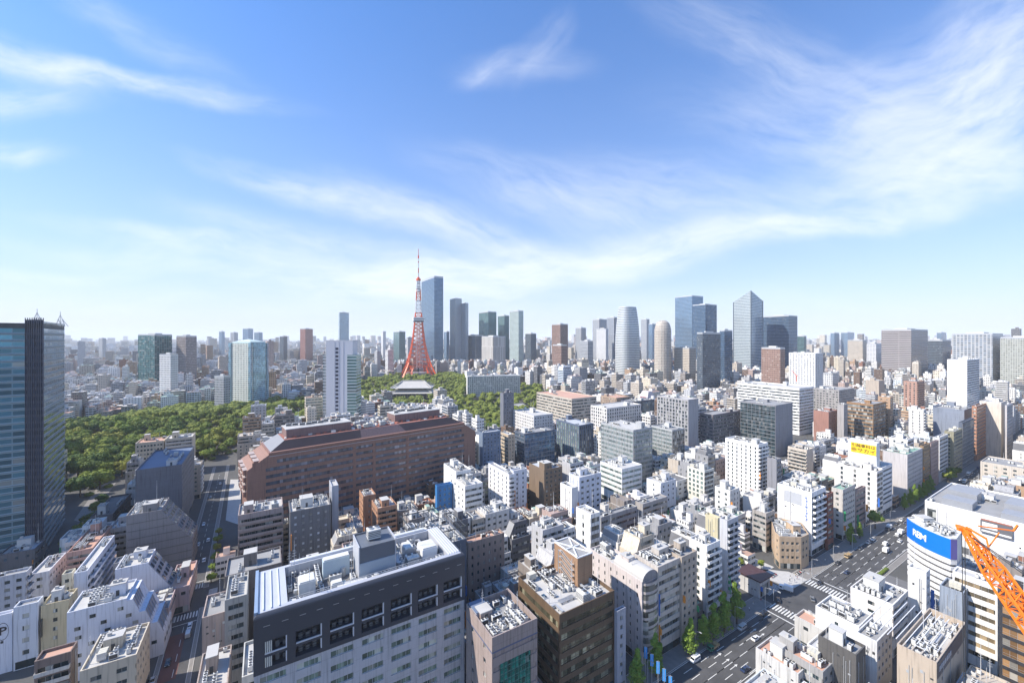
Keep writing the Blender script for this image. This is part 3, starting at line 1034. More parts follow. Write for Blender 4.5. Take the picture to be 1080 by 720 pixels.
def text_mesh(name, s, size, mat, parent, loc, rot, depth=.06, align='CENTER', width=None):
    cu = bpy.data.curves.new(name, 'FONT')
    cu.body = s; cu.size = size; cu.extrude = depth; cu.align_x = align; cu.align_y = 'CENTER'; cu.resolution_u = 2
    cu.offset = size * .012
    o = bpy.data.objects.new(name + '_tmp', cu)
    COL.objects.link(o)
    dg = bpy.context.evaluated_depsgraph_get(); dg.update()
    me = bpy.data.meshes.new_from_object(o.evaluated_get(dg))
    bpy.data.objects.remove(o)
    me.materials.clear(); me.materials.append(mat)
    if width and len(me.vertices):
        xs = [v.co.x for v in me.vertices]; w = max(xs) - min(xs)
        if w > 0:
            for v in me.vertices: v.co.x *= width / w
    q = bpy.data.objects.new(name, me)
    q.location = loc; q.rotation_euler = rot
    return link(q, parent)

# ---- 1. the office block with the charcoal crown, front centre
def crown_block():
    Lw, Wd, h = 58.0, 23.3, 55.0
    c = (-65.0, 101.5)
    u = (cos(A0), sin(A0)); v = (-sin(A0), cos(A0))
    r = (c[0] + u[0] * Lw, c[1] + u[1] * Lw)
    poly = [c, r, (r[0] + v[0] * Wd, r[1] + v[1] * Wd), (c[0] + v[0] * Wd, c[1] + v[1] * Wd)]
    reserve(poly, h, 1200)
    LAND.append(('charcoal-crowned office block', 380, 115))
    root = empty('office_building', (c[0], c[1], 0), A0, 'large grey office block with a charcoal louvred crown and machinery-filled roof, front centre', 'office building')
    wm = wallm((.47, .465, .48), 1); dk = simple('crown_panel', (.060, .064, .078), .42, .2, .10, .08); sil = simple('silver_rim', (.52, .53, .56), .42, .25, .12, .2)
    hw = 40.0
    lp = [(0, 0), (Lw, 0), (Lw, Wd), (0, Wd)]
    nf = 9; fh = 4.0; wh = 1.75; nb = 7; pitch = Lw / nb; wd = 5.9
    b = MB(); b.prism(inset(lp, .45), 0, hw - .1, 0, 0)
    lo = 0; zs = [hw - 4.0 * (k + 1) + .55 for k in range(nf)][::-1]
    for z in zs:
        b.prism(lp, lo, z + .7, 0, 0, bottom=lo > 0); lo = z + .7 + wh
        for j in range(nb + 1):
            x0 = max(.01, pitch * j - (pitch - wd) / 2); x1 = min(Lw - .01, pitch * j + (pitch - wd) / 2)
            b.prism([(x0, .01), (x1, .01), (x1, .5), (x0, .5)], z + .68, z + .72 + wh, 0, top=False)
        for xx in ((Lw - .5, Lw - .01), (.01, .5)):
            b.prism([(xx[0], .6), (xx[1], .6), (xx[1], Wd - .01), (xx[0], Wd - .01)], z + .68, z + .72 + wh, 0, top=False)
    b.prism(lp, lo, hw, 0, 0, bottom=True)
    b.build('wall', [wm], root)
    gm = glassm('glass_office_green', (.16, .22, .18), .09, .30, .7, .2, bcol=(.50, .52, .46))
    for z in zs:
        for j in range(nb):
            me = window_mesh(wd, wh, gm, simple('white_frame', (.55, .56, .58), .5), split=1.48)
            inst('window', me, root, (pitch * (j + .5), .45, z + .7), 0)
    # crown: solid band over two rows of deep plant openings
    cr = MB(); lo = hw
    o = .12
    cp = [(-o, -o), (Lw + o, -o), (Lw + o, Wd + o), (-o, Wd + o)]
    cr.prism(cp, hw, hw + 1.2, 0, 0, bottom=True)
    rows = [(hw + 1.2, hw + 3.9), (hw + 4.6, hw + 7.9)]
    cr.prism(cp, hw + 3.9, hw + 4.6, 0, 0, bottom=True)
    # the top band carries a rounded lip
    cr.prism(cp, hw + 7.9, h - 1.0, 0, 0, bottom=True, top=False)
    for k in range(4):
        t0, t1 = k / 4 * pi / 2, (k + 1) / 4 * pi / 2
        P0 = inset(cp, 1.0 - cos(t0)); P1 = inset(cp, 1.0 - cos(t1))
        z0, z1 = h - 1 + sin(t0), h - 1 + sin(t1)
        for i in range(4):
            j = (i + 1) % 4
            cr.face([(*P0[i], z0), (*P0[j], z0), (*P1[j], z1), (*P1[i], z1)], 0)
    for (z0, z1) in rows:
        for j in range(nb + 1):
            x0 = max(-o + .01, pitch * j - 1.0); x1 = min(Lw + o - .01, pitch * j + 1.0)
            if j == 0: x1 = 2.2
            cr.prism([(x0, -o + .01), (x1, -o + .01), (x1, 2.0), (x0, 2.0)], z0 - .01, z1 + .01, 0, top=False)
        for (xa, xb) in ((Lw - .6, Lw + o - .01), (-o + .01, .6)):
            cr.prism([(xa, .9), (xb, .9), (xb, Wd + o - .01), (xa, Wd + o - .01)], z0 - .01, z1 + .01, 0, top=False)
        cr.prism([(0.7, 2.6), (Lw - .7, 2.6), (Lw - .7, Wd - .7), (.7, Wd - .7)], z0 - .01, z1 + .01, 0, top=False)
    cr.build('crown', [dk], root)
    # sunlight on right and lower reveals put in as pale strips; plant behind
    for ri, (z0, z1) in enumerate(rows):
        for j in range(nb):
            x0 = pitch * j + 1.0 if j else 2.2; x1 = pitch * (j + 1) - 1.0
            rv = MB()
            rv.box(x1 - .28, x1 - .02, -.16, .9, z0 + .02, z1 - .02, 0)
            if ri == 1: rv.box(x0 + .1, x1 - .3, -.15, .2, z0 + .02, z0 + .3, 0)
            rv.build('sunlit_reveal', [simple('reveal_white', (.6, .6, .62), .5)], root)
            lv = MB()
            for q in range(3 if j else 5):
                zz = z0 + .5 + q * (z1 - z0 - .6) / 3
                if j: lv.box(x0 + .1, x1 - .3, 1.2, 1.32, zz, zz + .10, 0)
            for q in range(3):
                xx = x0 + .8 + q * 1.7
                lv.box(xx, xx + .9, 1.5, 2.3, z0 + .02, z0 + 1.2 + .4 * ((q + j) % 2), 1)
            lv.build('plant_screen', [M_DMETAL, simple('plant_dim', (.14, .145, .15), .5)], root)
            if j == 0:
                pn = MB()  # pale slats stand in for the lit window patches of the first opening
                for q in range(4): pn.box(2.35 + q * .42, 2.65 + q * .42, -.1, .1, z0 + .1, z1 - .1, 0)
                pn.build('louvre', [simple('louvre_pale', (.55, .54, .48), .5)], root)
    # joints of the crown panels
    jn = MB()
    for k in range(14):
        x = 2 + k * 4.1
        jn.box(x, x + 1.5, -o - .03, -o - .005, h - 3.2, h - 3.08, 0)
    jn.build('panel_joint', [M_METAL], root)
    # roof rim and sunken deck
    hd = h - 2.6
    rp = inset(cp, .98)
    rim = MB()
    inner = [(7.5, 1.9), (Lw - 5.0, 1.9), (Lw - 5.0, Wd - 2.6), (7.5, Wd - 2.6)]
    for i in range(4):
        j = (i + 1) % 4
        a, b2, c2, d2 = rp[i], rp[j], inner[j], inner[i]
        rim.face([(*a, h), (*b2, h), (*c2, h + .25), (*d2, h + .25)], 0)
        rim.face([(*c2, hd), (*d2, hd), (*d2, h + .25), (*c2, h + .25)], 0)
    for k in range(5):       # ribs of the sloped rim
        x = Lw - 4.7 + k * .85
        rim.bar((x, 1.6 + k * .05, h + .3), (x, Wd - 2.0, h + .34), .22, 1)
    for k in range(3):
        x = 2.0 + k * 1.8
        rim.bar((x, 1.4, h + .3), (x, Wd - 2.0, h + .34), .25, 1)
    rim.bar((9, Wd - 1.2, h + .35), (Lw - 6, Wd - 1.2, h + .35), 1.1, 1)
    rim.bar((.4, .8, h + .1), (.4, Wd - .5, h + .1), .8, 2)
    rim.build('roof_rim', [sil, simple('rim_rib', (.66, .67, .69), .45, .2), simple('blue_pipe', (.25, .33, .45), .4, .1)], root)
    dk2 = MB(); dk2.face([(7.5, 1.9, hd), (Lw - 5.0, 1.9, hd), (Lw - 5.0, Wd - 2.6, hd), (7.5, Wd - 2.6, hd)], 0)
    dk2.build('roof', [M_ROOFS[4]], root)
    # lift bulkhead with a pale lower panel
    bh = MB()
    bx0, bx1, by0, by1 = 26.5, 37.0, 6.0, 15.0
    bh.box(bx0, bx1, by0, by1, hd, h + 7.4, 0)
    bh.box(bx0 - .3, bx0, by0 - .3, by1, hd, h + 7.9, 2); bh.box(bx1, bx1 + .3, by0 - .3, by1, hd, h + 7.9, 2)
    bh.box(bx0 + .01, bx1 - .01, by0 - .25, by0, hd + .3, h + 2.8, 1)
    bh.box(bx0 - .3, bx1 + .3, by1, by1 + .3, hd, h + 7.9, 0)
    bh.build('lift_bulkhead', [simple('bulkhead_grey', (.13, .145, .17), .5, .1, .1, .2), simple('bulkhead_blue', (.36, .42, .48), .45, .1, .1, .3), sil], root)
    inst('air_conditioner', lib('cooling_tower'), root, (31.5, 10.5, h + 7.4), 0)
    r2 = random.Random(5)
    used = [((bx0 + bx1) / 2, (by0 + by1) / 2, bx1 - bx0 + 1, by1 - by0 + 1)]
    def big(x, y, w, d, hh, mat):
        m_ = MB(); m_.box(x - w / 2, x + w / 2, y - d / 2, y + d / 2, hd, hd + hh, 0)
        m_.box(x - w / 2 + .2, x + w / 2 - .2, y - d / 2 + .2, y + d / 2 - .2, hd + hh, hd + hh + .35, 1)
        m_.build('plant_cabinet', [mat, M_ACW], root); used.append((x, y, w, d))
    big(12.5, 8, 4.2, 4.6, 4.4, M_ACW); big(21, 13.5, 7.5, 2.6, 5.6, simple('cab_blue', (.42, .50, .54), .5)); big(20, 5, 3, 2.2, 2.6, M_ACW)
    big(48.5, 9, 5.0, 5.5, 4.0, simple('cab_white', (.66, .67, .68), .5)); big(24, 3.6, 8.5, 1.6, 1.8, M_ACW); big(43, 13, 3, 5, 3.4, M_METAL)
    roof_clutter(root, inset(inner, .2), hd, r2, 5.0, M_ACW, False, 100, [], used)
    ex = MB()
    for k in range(26):
        x_, y_ = 8.5 + r2.random() * 43, 2.6 + r2.random() * 17
        if bx0 - 1 < x_ < bx1 + 1 and y_ > 4: continue
        if k % 2: ex.bar((x_, y_, hd + .4 + r2.random()), (x_ + r2.uniform(2, 7), y_, hd + .4 + r2.random()), .22, 0)
        else: ex.cyl(x_, y_, hd, hd + r2.uniform(1.4, 3.2), r2.uniform(.3, .8), 10, k % 3 // 2)
    ex.build('pipework', [M_METAL, M_ACW], root)
    for k in range(9):
        q = MB(); y = 3 + k * .55
        q.bar((38.5 + k * .2, 3.2 + k * .4, hd + .5), (38.9 + k * .3, 17, hd + .7), .28, 0)
        q.bar((38.5 + k * .2, 3.2 + k * .4, hd), (38.5 + k * .2, 3.2 + k * .4, hd + 2.1 + (k % 3) * .6), .3, 0)
        q.build('pipe', [M_METAL], root)
    rl = MB()
    for k in range(24): rl.bar((8 + k * 1.9, 2.3, hd), (8 + k * 1.9, 2.3, hd + 3.6), .08, 0)
    for z in (hd + 3.5, hd + 3.0): rl.bar((8, 2.3, z), (51.7, 2.3, z), .08, 0)
    rl.build('railing', [M_RAIL], root)
crown_block()

# ---- grey block with the steel roof screen behind it
def screen_block():
    hb = 50.0
    poly = [(-34.9 - .5, 151.0)]
    u = U; v = V
    c = (-35.4, 151.4)
    r = (c[0] + u[0] * 20, c[1] + u[1] * 20)
    poly = [c, r, (r[0] + v[0] * 23, r[1] + v[1] * 23), (c[0] + v[0] * 23, c[1] + v[1] * 23)]
    reserve(poly, hb, 575)
    LAND.append(('roof-screened blue-grey block', 465, 160))
    root, lp, h2, _ = building('office_building', 'blue-grey block with an open steel screen round its roof plant, tucked behind the charcoal crown', 'office building', poly, 45.0, (.12, .14, .18), {}, roof=1, clutter=2.2, pent=False)
    s = MB()
    q = inset(lp, .2)
    for i in range(4):
        a, b2 = q[i], q[(i + 1) % 4]
        n = 8
        for k in range(n):
            x, y = a[0] + (b2[0] - a[0]) * k / n, a[1] + (b2[1] - a[1]) * k / n
            s.bar((x, y, 44.5), (x, y, 50), .14)
        for z in (47, 49.9): s.bar((*a, z), (*b2, z), .28 if z > 49 else .12)
    s.bar((q[0][0] * .1 + q[1][0] * .9, q[0][1], 49.9), (q[3][0] * .1 + q[2][0] * .9, q[3][1], 49.9), .2)
    s.bar((0, q[0][1], 49.9), (0, q[3][1], 49.9), .2)
    s.build('roof_screen', [M_DMETAL], root)
screen_block()

# ---- 2. the long brown stepped block
def brown_ship():
    a = radians(39.4)
    u = (cos(a), sin(a)); v = (-sin(a), cos(a))
    c = (-154.6, 235.0); Wd = 31.0; Lt = 160.5
    poly = [c, (c[0] + u[0] * Lt, c[1] + u[1] * Lt), (c[0] + u[0] * Lt + v[0] * Wd, c[1] + u[1] * Lt + v[1] * Wd), (c[0] + v[0] * Wd, c[1] + v[1] * Wd)]
    reserve(poly, 56, 495)
    for xa, xb, vv in ((262, 402, 548), (402, 440, 533), (440, 508, 518)): FOOT.append((poly, 56, xa, xb, vv, 300))
    LAND.append(('long brown stepped block', 380, 320))
    root = empty('office_building', (c[0], c[1], 0), a, 'very long red-brown office block with rows of ribbon windows, battered ends and a mansard top', 'office building')
    wm = wallm((.26, .145, .11), 1); dkp = simple('mansard_tile', (.085, .055, .050), .5, .1, .25, .15); pnk = wallm((.26, .17, .155), 1)
    hl = 55.7; hs = 48.0; bat = 11.6
    def prof(z):     # left end of the front at height z
        return 0 if z <= hs else (z - hs) / (hl - hs) * bat
    nf = 12; fh = 4.25
    b = MB()
    rec = .5
    def seg(z0, z1, y0, mi, bottom=True, dx=0):
        xl0, xl1 = prof(z0) + dx, prof(z1) + dx
        xr0, xr1 = Lt - prof(z0) - dx, Lt - prof(z1) - dx
        y1 = Wd - y0
        A = [(xl0, y0, z0), (xr0, y0, z0), (xr0, y1, z0), (xl0, y1, z0)]
        B = [(xl1, y0, z1), (xr1, y0, z1), (xr1, y1, z1), (xl1, y1, z1)]
        for i in range(4):
            j = (i + 1) % 4
            Lx = math.hypot(A[j][0] - A[i][0], A[j][1] - A[i][1])
            b.face([A[i], A[j], B[j], B[i]], mi, [(0, z0), (Lx, z0), (Lx, z1), (0, z1)])
        b.face(B, mi)
        if bottom: b.face(A[::-1], mi)
    seg(0, hs, rec, 0, False, .01); seg(hs, hl - .6, rec, 0, False, .01)
    gm = glassm('glass_ship', (.09, .11, .15), .18, .3, .6, .15, bcol=(.22, .23, .27))
    lo = 0.0
    rows = [3.0 + k * fh for k in range(nf)]
    for z in rows:
        seg(lo, z, 0, 0, lo > 0) if not (lo < hs < z) else (seg(lo, hs, 0, 0), seg(hs, z, 0, 0, False))
        lo = z + 2.1
        # end piers and dividing piers
        e0 = prof(z + 1.6)
        for (x0, x1) in ((prof(z) + .02, max(prof(z + 2.1) + 9.5, 9.5)), (60.5, 62.5), (74, 76), (99, 101), (Lt - 11 - prof(z), Lt - prof(z + 2.1) - .02)):
            b.prism([(x0, .012), (x1, .012), (x1, rec + .05), (x0, rec + .05)], z - .02, z + 2.12, 0, top=False)
        b.prism([(prof(z + 2.1) + .02, Wd - rec - .1), (Lt - prof(z + 2.1) - .02, Wd - rec - .1), (Lt - prof(z + 2.1) - .02, Wd - .01), (prof(z + 2.1) + .02, Wd - .01)], z - .02, z + 2.12, 0, top=False)
        for xs_ in ((prof(z + 2.1) + .015, prof(z + 2.1) + .5), (Lt - prof(z + 2.1) - .5, Lt - prof(z + 2.1) - .015)):
            b.prism([(xs_[0], .6), (xs_[1], .6), (xs_[1], Wd - .6), (xs_[0], Wd - .6)], z - .02, z + 2.12, 0, top=False)
    seg(lo, hl, 0, 0)
    # rib grid of thin fins between the panes
    b.build('wall', [wm], root)
    for ri, z in enumerate(rows):
        for (x0, x1) in ((9.5 + prof(z + 2.1), 60.5), (62.5, 74), (76, 99), (101, Lt - 11 - prof(z))):
            if x1 - x0 < 3: continue
            me = window_mesh(round(x1 - x0, 1), 2.1, gm, simple('ship_frame', (.13, .085, .07), .5), split=2.1)
            inst('window', me, root, ((x0 + x1) / 2, rec, z), 0)
    # wings of deeper openings in the middle
    for z in rows[2:]:
        q = MB(); q.box(62.7, 73.8, .1, .45, z - .4, z + .25, 0); q.build('balcony', [wm], root)
    # cornice, mansard and the two roof decks
    m = MB()
    m.box(bat - .6, Lt - bat + .6, -.7, Wd + .7, hl, hl + 1.0, 0, bottom=True)
    m.box(bat - .3, Lt - bat + .3, -.3, Wd + .3, hl - 1.5, hl - 1.2, 1, bottom=True)
    m.build('cornice', [wallm((.26, .14, .11)), simple('cornice_grey', (.42, .40, .42), .6)], root)
    ms = MB()
    zt = hl + 6.3; back = 3.0
    x0, x1 = bat + .5, Lt - bat - .5
    A = [(x0, 1.2, hl + 1.0), (x1, 1.2, hl + 1.0), (x1, Wd - 1.2, hl + 1.0), (x0, Wd - 1.2, hl + 1.0)]
    B = [(x0 + 8, 1.2 + back, zt), (x1 - 12, 1.2 + back, zt), (x1 - 12, Wd - 1.2 - back, zt), (x0 + 8, Wd - 1.2 - back, zt)]
    def lerp(p, q, t): return tuple(p[i] + (q[i] - p[i]) * t for i in range(3))
    cuts = [(0, .40, 0), (.40, .64, 1), (.64, 1, 0)]
    for t0, t1, mi in cuts:
        ms.face([lerp(A[0], A[1], t0), lerp(A[0], A[1], t1), lerp(B[0], B[1], t1), lerp(B[0], B[1], t0)], mi)
    for i in (1, 2, 3):
        j = (i + 1) % 4
        ms.face([A[i], A[j], B[j], B[i]], 0 if i != 3 else 2)
    ms.build('mansard', [dkp, pnk, simple('mansard_zinc', (.24, .24, .25), .5, .2)], root)
    rf = MB(); rf.face([(*p[:2], zt + .01) for p in B], 0)
    rf.build('roof', [simple('roof_red', (.27, .115, .09), .85, 0, .45, .12)], root)
    # upper decks
    for (xa, xb, ya, yb, zz, lb) in ((22, 62, 9, 24, 5.2, 0), (95, 133, 11, 26, 5.6, 1)):
        t = MB(); t.box(xa, xb, ya, yb, zt, zt + zz, 0); t.box(xa - .3, xb + .3, ya - .3, yb + .3, zt + zz, zt + zz + .5, 1, bottom=True)
        t.build('roof_house', [wallm((.22, .14, .13), 1), M_ROOFS[1]], root)
        r4 = random.Random(lb)
        for k in range(9):
            inst('air_conditioner', lib('air_conditioner', 1), root, (xa + 3 + k * (xb - xa - 6) / 9, (ya + yb) / 2 + r4.uniform(-3, 3), zt + zz + .5), 0)
    r3 = random.Random(3)
    for k in range(30):
        it = r3.choice([('cooling_tower', 0), ('duct', 1), ('air_conditioner', 1), ('pipe_rack', 0), ('water_tank', 1)])
        inst(it[0], lib(*it), root, (65 + r3.random() * 28, 7 + r3.random() * 17, zt), r3.choice((0, pi / 2)))
    for k in range(26):
        q = MB(); x = 21 + k * 4.6
        q.box(x, x + r3.uniform(1, 3), 6 + r3.random() * 3, 9.5 + r3.random() * 1.2, zt, zt + r3.uniform(.5, 1.6), 0)
        q.build('vent_box', [simple('vent_red', (.36, .13, .09), .7) if k % 3 else M_ACW], root)
    for k in range(3):
        inst('antenna', lib('antenna', 1), root, (30 + 45 * k, 14, zt + 5), 0)
    # stepped dormers of the left end
    for k in range(5):
        for j in range(3):
            zz = 33.0 + k * 4.25
            xx = prof(zz + 1.5)
            d = MB(); y0 = 2 + j * 9.6
            d.box(xx - 1.6, xx + 2, y0, y0 + 6.5, zz - .6, zz + 2.2, 0)
            d.box(xx - 1.8, xx + 1.2, y0 - .3, y0 + 6.8, zz + 2.2, zz + 2.5, 1, bottom=True)
            d.build('dormer', [wallm((.27, .15, .115)), simple('dormer_cap', (.40, .33, .30), .7)], root)
brown_ship()

# ---- mid-height shouldered blocks on the left side street
def shoulder(kind, label, cat, cpx, D, L, W, h1, h2, s, wall, fh=3.3, a=A0, mans=None, strips=(), roof=1, lm=None, wins=None, clutter=1.2, slopemat=None, nw=5, steps=0):
    """block whose street end leans back above h1 up to h2 (s metres)"""
    u = (cos(a), sin(a)); v = (-sin(a), cos(a))
    c = ((cpx - 540) / F * D, D)
    o = (c[0] - u[0] * L, c[1] - u[1] * L)
    poly = [o, c, (c[0] + v[0] * W, c[1] + v[1] * W), (o[0] + v[0] * W, o[1] + v[1] * W)]
    yt = HZ + (H - h2) * F / D
    reserve(poly, h2, yt + (720 - yt) * .5)
    if lm: LAND.append((lm, cpx - 20, D))
    root = empty(kind, (o[0], o[1], elev(*o)), a, label, cat)
    wm = wallm(wall, 0)
    b = MB()
    pr = [(0, 0), (L, 0), (L, h1), (L - s, h2), (0, h2)]
    if steps:
        sp = [(L, h1)]
        for i in range(steps):
            z1_ = h1 + (h2 - h1) * (i + 1) / steps
            sp += [(L - s * (i + .55) / steps, z1_), (L - s * (i + 1) / steps, z1_)]
        pr = [(0, 0), (L, 0)] + sp + [(0, h2)]
    b.face([(x, 0, z) for x, z in pr], 0, [(x, z) for x, z in pr])
    b.face([(x, W, z) for x, z in pr][::-1], 0, [(x, z) for x, z in pr][::-1])
    b.face([(L, 0, 0), (L, W, 0), (L, W, h1), (L, 0, h1)], 0)
    b.face([(0, W, 0), (0, 0, 0), (0, 0, h2), (0, W, h2)], 0)
    if steps:
        for i in range(0, len(sp) - 1):
            (xa, za), (xb, zb) = sp[i], sp[i + 1]
            b.face([(xa, 0, za), (xa, W, za), (xb, W, zb), (xb, 0, zb)], 0)
        for i in range(steps):
            (xa, za), (xb, zb) = sp[2 * i], sp[2 * i + 1]
            y0_, y1_ = W * .06, W * (.94 - .18 * i)
            q = MB(); q.face([(xa - .3, y0_, za + .75), (xa - .3, y1_, za + .75), (xb + .1, y1_, zb + .1), (xb + .1, y0_, zb + .1)], 0, [(0, 0), (y1_ - y0_, 0), (y1_ - y0_, 3), (0, 3)])
            for k in range(5): q.bar((xa - .25, y0_ + (y1_ - y0_) * k / 4, za + .85), (xb + .15, y0_ + (y1_ - y0_) * k / 4, zb + .2), .16, 1)
            q.build('skylight_panel', [slopemat or wm, M_FRAME], root)
    else: b.face([(L, 0, h1), (L, W, h1), (L - s, W, h2), (L - s, 0, h2)], 1)
    b.face([(0, 0, h2), (L - s, 0, h2), (L - s, W, h2), (0, W, h2)], 0)
    b.build('wall', [wm, slopemat or wm], root)
    r = MB(); r.prism([(.4, .4), (L - s - .4, .4), (L - s - .4, W - .4), (.4, W - .4)], h2, h2 + .06, 0); r.build('roof', [M_ROOFS[roof]], root)
    p = MB(); p.ring([(0, 0), (L - s, 0), (L - s, W), (0, W)], .3, h2 - .001, h2 + .9); p.build('parapet', [wm], root)
    # windows set into the sloping shoulder
    sl = Vector((-s, 0, h2 - h1)); ln = sl.length
    rows = 0 if steps else max(1, int(ln / 3.6))
    nrm = Vector((h2 - h1, 0, s)).normalized()
    for i in range(rows):
        for j in range(nw):
            y = W * (j + .5) / nw
            base = Vector((L, y, h1)) + sl * ((i + .22) / rows)
            top = Vector((L, y, h1)) + sl * ((i + .82) / rows)
            w = W / nw * .32
            q = MB()
            P0 = [base + Vector((0, -w, 0)), base + Vector((0, w, 0)), top + Vector((0, w, 0)), top + Vector((0, -w, 0))]
            up = [x + nrm * .18 for x in P0]
            q.face([tuple(x) for x in up], 0, [(0, 0), (2 * w, 0), (2 * w, 2), (0, 2)])
            for k in range(4):
                kk = (k + 1) % 4
                q.face([tuple(P0[k]), tuple(P0[kk]), tuple(up[kk]), tuple(up[k])], 1)
            q.build('window', [G_BLUE, M_FRAME], root)
    if strips:
        for z in strips:
            xr = L if z < h1 else L - s * (z - h1) / (h2 - h1)
            q = MB(); q.box(.4, xr - .3, -.12, 0, z, z + .3, 0); q.build('ledge', [wallm(tuple(x * .55 for x in wall))], root)
    if wins:
        z = 1.5
        while z < h2 - 1.8:
            xr = (L if z + 1.5 < h1 else L - s * (z + 1.5 - h1) / (h2 - h1)) - 1.2
            k = max(1, int((xr - 1) / 3.4))
            for j in range(k):
                if wins == 2 and (j + int(z)) % 2: continue
                me = window_mesh(1.7, 1.3, G_DARK, M_FRAME)
                inst('window', me, root, (1 + (xr - 1) * (j + .5) / k, .03, z + .5), 0)
            z += fh
    z = 4.2
    while z < h1 - 1.8:      # street side
        k = max(1, int(W / 3.2))
        for j in range(k):
            inst('window', window_mesh(1.9, 1.5, G_DARK, M_FRAME), root, (L - .03, W * (j + .5) / k, z), pi / 2)
        z += fh
    rr = random.Random(int(D * 7 + cpx))
    roof_clutter(root, [(.8, .8), (L - s - .6, .8), (L - s - .6, W - .8), (.8, W - .8)], h2 + .06, rr, clutter, wm, True, D)
    return root

shoulder('office_building', 'taupe banded block with a steep windowed shoulder above the left street', 'office building', 203, 222, 27, 20, 15, 33, 13, (.25, .235, .235), strips=(5, 9, 13, 17, 21, 25, 29), lm='taupe shouldered block', clutter=1.8)
shoulder('apartment_building', 'white block with a glazed sloping shoulder, beside the narrow left street', 'apartment building', 181, 185, 19, 14, 11, 24, 8, (.66, .67, .72), lm='white glazed-shoulder block', nw=4, slopemat=simple('shoulder_blue', (.33, .37, .43), .35, .2))
shoulder('apartment_building', 'big white block stepping down to three slanted blue skylight panels', 'apartment building', 173, 160, 27, 15, 8, 25, 11, (.66, .68, .74), lm='white stepped block', wins=2, slopemat=simple('shoulder_slate', (.13, .20, .32), .3, .2), steps=3)
# ---- left street and left district
OB, AB = 'office building', 'apartment building'
def L_(kind, label, cat, xl, xc, xr, yt, h, wall, A, S, **k): return hero(kind, label, cat, xl, xc, xr, yt, h, None, wall, A, S, **k)
G_OFF = glassm('glass_office', (.10, .13, .14), .1, .3, .7, .2)
hero('office_building', 'dark grey windowless tower with a blue roof, at the edge of the wooded park', OB, 143, 192, 205, 489, 43.6, wall=(.14, .15, .175), A=P('N'), S=P('G', bay=4, w=1.4, fh=3.6), roof=6, lm='dark blue-roofed block', tile=1, vb=555, clutter=.5)
hero('apartment_building', 'low dark block with a slate roof in front of the blue-roofed tower', AB, 95, 119, 138, 541, 15, wall=(.13, .12, .13), A=P('G', bay=5), S=P('G', bay=4), roof=4, clutter=.3)
hero('apartment_building', 'grey balconied block squeezed between white and taupe blocks', AB, 119, 137, 141, 590, 22, wall=GREY, A=P('B'), S=P('B'), roof=0)
hero('apartment_building', 'small grey block with pale parapet left of the taupe shouldered block', AB, 115, 138, 146, 553, 19, wall=(.33, .33, .34), A=P('B', fh=3.1), S=P('G'), roof=5)
hero('apartment_building', 'tall white block with three stacked curved balconies', AB, 78, 92, 121, 601, 27, wall=(.64, .66, .72), A=P('N'), S=P('B', bd=1.4, fh=3.4, be=3), roof=1, lm='white balconied tower')
hero('apartment_building', 'block topped by salmon terraces beside the big glass tower', AB, 70, 98, 118, 577, 20, wall=(.42, .26, .22), A=P('B'), S=P('B'), roof=3, clutter=1.5)
hero('apartment_building', 'yellow block with blue windows and white roof gear', AB, 43, 73, 82, 631, 22, wall=(.52, .44, .28), A=P('G', bay=4.5, w=1.3, fh=3.5), S=P('G', bay=4, w=1.2), roof=1, lm='yellow block', clutter=1.5)
hero('apartment_building', 'narrow cream block with a dark blue roof rim beside the white balconied tower', AB, 65, 76, 80, 603, 25, wall=(.55, .50, .38), A=P('G', bay=4, w=1.3), S=P('G'), roof=6)
hero('house', 'white low house with dark windows under the glass tower', 'house', 31, 52, 70, 601, 15, wall=(.66, .67, .72), A=P('G', bay=4, w=2), S=P('G'), roof=1, clutter=1)
hero('office_building', 'white block with rows of square windows beside a wall bearing the letter P', OB, 14, 40, 46, 634, 24, wall=(.60, .62, .66), A=P('G', bay=2.2, w=1.8, fh=4.6, wh=1.8, edge=1.4), S=P('N'), roof=0, lm='white P-sign block', clutter=.6)
pr, _lp, _h, _ = hero('office_building', 'plain white wall-like block carrying a large black outlined letter P', OB, -60, 13, 17, 645, 22, wall=(.68, .69, .74), A=P('N'), S=P('N'), roof=5, clutter=.2)
def p_sign():
    mt = simple('sign_black', (.03, .03, .035), .5)
    x = _lp[1][0] - 2.4; y = _lp[1][1]
    text_mesh('sign', 'P', 4.2, mt, pr, (x, y - .12, 22 - 6.2), (pi / 2, 0, 0))
    b = MB(); n = 26
    for i in range(n):
        a0, a1 = 2 * pi * i / n, 2 * pi * (i + 1) / n
        P0 = [(x + r * cos(t) * .62, y - .1, 15.7 + r * sin(t) * 1.3) for r, t in ((2.5, a0), (2.5, a1), (2.34, a1), (2.34, a0))]
        b.face(P0, 0)
    b.build('sign_outline', [mt], pr)
p_sign()
hero('apartment_building', 'brown balconied block with a cream roof at the lower left edge', AB, 36, 75, 82, 686, 24, wall=(.20, .15, .13), A=P('B', fh=3.2), S=P('N'), balm=wallm((.58, .55, .5)), roof=3, clutter=.4, lm='brown balconied block')
hero('office_building', 'cream block under renovation with a scaffolded dark front, lower left', OB, 84, 144, 158, 689, 21, wall=(.56, .49, .38), A=P('G', bay=6, w=2.6, fh=4), S=P('G', bay=3, w=1.4), roof=1, clutter=1.6, lm='cream scaffolded block')
hero('office_building', 'slate-roofed grey block with three roof windows at the left edge', OB, -40, 28, 34, 602, 21, wall=(.45, .46, .50), A=P('G', bay=3.4), S=P('B'), roof=0, clutter=.5)
hero('apartment_building', 'narrow pink block facing the left street crossing', AB, 176, 200, 208, 616, 12, wall=(.46, .35, .34), A=P('G'), S=P('G'), roof=3, clutter=.6)
